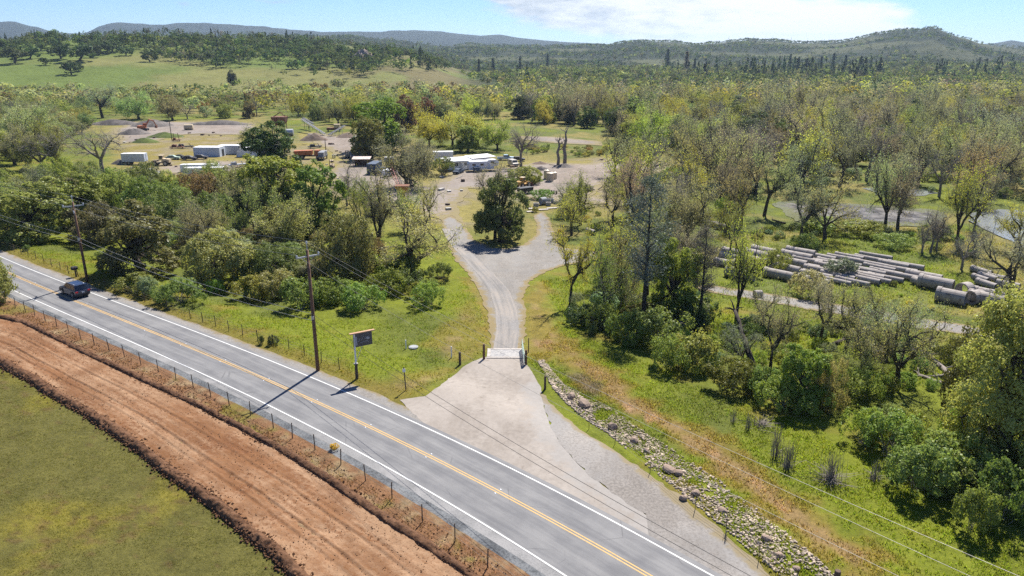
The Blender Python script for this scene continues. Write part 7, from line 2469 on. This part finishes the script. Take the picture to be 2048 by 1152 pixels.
# scrap row left of the white shed
for k, (bx, by, mat, a_) in enumerate(((346, 319, plain('pale_green', (0.28, 0.36, 0.30), 0.6), 0.1), (361, 318, m_tyre, 0.0), (379, 320, m_dkst, 0.05), (402, 318, m_dkst, 0.1))):
    carbody(P3(bx, by), a_, mat, ('pale green', 'black half-stripped', 'dark windowless', 'dark rusting')[k] + ' wrecked car in the row left of the white shed', 'wrecked_car')
for k, (bx, by, w_, lab) in enumerate(((355, 297, 5, 'rusty drill rig base lying in the dry grass'), (353, 283, 3, 'small rusty hand crane in the dry grass'), (370, 296, 6, 'rusty steel frame lying in the dry grass'), (475, 333, 5, 'grey scrap pieces right of the long containers'), (630, 296, 5, 'dark steel bin behind the orange dump truck'))):
    e = thing('scrap_machine', lab, 'scrap', P3(bx, by), 0.2 * k)
    mt = (m_rust, m_rust, m_dkst, m_grey, m_dkst)[k]
    MB().box((0, 0, 0.6), (w_, 1.6, 0.35)).build('frame', mt, e)
    MB().box((-w_ * 0.2, 0, 1.0), (w_ * 0.35, 1.3, 0.9), taper=(0.8, 0.8)).build('engine', mt, e)
    for s_ in (-1, 1):
        MB().tube([(w_ * 0.4 * s_, 0, 0.1), (w_ * 0.25 * s_, 0, 1.6 + (k == 1) * 1.6)], 0.12, 5).build('strut', mt, e)

# pile of logs and roots at the clearing
P = P3(1170, 382)
e = thing('log_pile', 'heap of grey logs and roots beside the gravel clearing', 'log pile', P)
rg = random.Random(8)
for k in range(34):
    a_ = rg.uniform(0, 2 * PI); r_ = abs(rg.gauss(0, 1.0)) * 1.7
    p = Vector((r_ * math.cos(a_) * 1.6, r_ * math.sin(a_), 0.15 + max(0, 1.5 - r_ * 0.7) * rg.random()))
    d_ = Vector((rg.gauss(0, 1), rg.gauss(0, 0.7), rg.gauss(0, 0.35))).normalized() * rg.uniform(0.8, 2.0)
    MB().tube([p - d_, p + Vector((0, 0, 0.1)), p + d_], [0.08 + 0.12 * rg.random(), 0.14, 0.05], 6).build('log', (m_dead, m_dead, m_dkwood)[k % 3], e)

# yellow flowering plant on the gravel shoulder
P = P3(670, 899)
e = thing('flowering_shrub', 'small yellow flowering plant on the near gravel shoulder', 'shrub', P)
e.scale = (0.5, 0.5, 0.5)
wm, lm, w0, nom = PROTO['shrub'][1]
link('stems', wm, None, e)
o_ = link('flowers', lm, None, e); o_.color = (0.62, 0.42, 0.02, 1)
# hanging clump on the leaning willow, reflectors along the centre line
for k, u in enumerate(np.arange(-44, 40, 7.3)):
    for s_ in (-1, 1):
        x, y = road_pt(MIDC, u, 0.30 * s_)
        o_ = MB().box((0, 0, 0.012), (0.12, 0.12, 0.025), road_ang, taper=(0.7, 0.7)).build('road_stud', m_wht, None, (float(x), float(y), 0.02))
        tag(o_, 'small white reflector stud beside the double yellow line', 'road stud', 'reflector studs along the centre line')

# loose scrap, timber and junk along the yard edges: nobody could count it
drg = np.random.default_rng(77)
mb_r, mb_g = MB(), MB()
for poly_, n_ in ((YARDDRY[0], 90), (YARDDRY[1], 80)):
    x0, y0 = poly_.min(0); x1, y1 = poly_.max(0)
    gx, gy = drg.uniform(x0, x1, n_ * 10), drg.uniform(y0, y1, n_ * 10)
    dd = np.minimum(np.abs(sdf(Z_YARD, gx, gy)), np.minimum(np.abs(sdf(Z_EXCV, gx, gy)), np.abs(sdf(Z_TRUCK, gx, gy))))
    ok = (sdf(poly_, gx, gy) < 0) & (dd < 7) & (fbm(gx / 9, gy / 9, 5) > 0.47)
    gx, gy = gx[ok][:n_], gy[ok][:n_]
    zz_ = ground_h(gx, gy)
    for k in range(len(gx)):
        s_ = drg.uniform(0.3, 1.3)
        mb_ = mb_r if k % 3 else mb_g
        if k % 4 == 0:
            a_ = drg.uniform(0, PI); q = Vector((math.cos(a_), math.sin(a_), 0.1)) * s_ * 1.6
            p_ = Vector((gx[k], gy[k], zz_[k] + 0.25))
            mb_.tube([p_ - q, p_ + q], 0.09, 5)
        else:
            mb_.box((gx[k], gy[k], zz_[k] + s_ * 0.22), (s_ * drg.uniform(.6, 1.6), s_ * drg.uniform(.5, 1.1), s_ * drg.uniform(.3, .8)), drg.uniform(0, 3))
mb_r.build('debris', plain('junk_rust', (0.16, 0.11, 0.085), 0.9, var=0.4, island=0.6), kind='stuff')
mb_g.build('debris', plain('junk_pale', (0.42, 0.41, 0.39), 0.8, var=0.3, island=0.5), kind='stuff')

# ================================================================ HAZE over the distance
e = MB().box((0, 3450, 104), (13000, 7300, 226)).build('haze', None, kind='stuff')
m, t, o = new_mat('air')
pv_ = t.node('ShaderNodeVolumePrincipled')
pv_.inputs['Color'].default_value = (0.58, 0.77, 1.0, 1)
pv_.inputs['Density'].default_value = 0.000062
pv_.inputs['Anisotropy'].default_value = 0.2
t.l.new(pv_.outputs[0], o.inputs['Volume'])
e.data.materials.append(m)
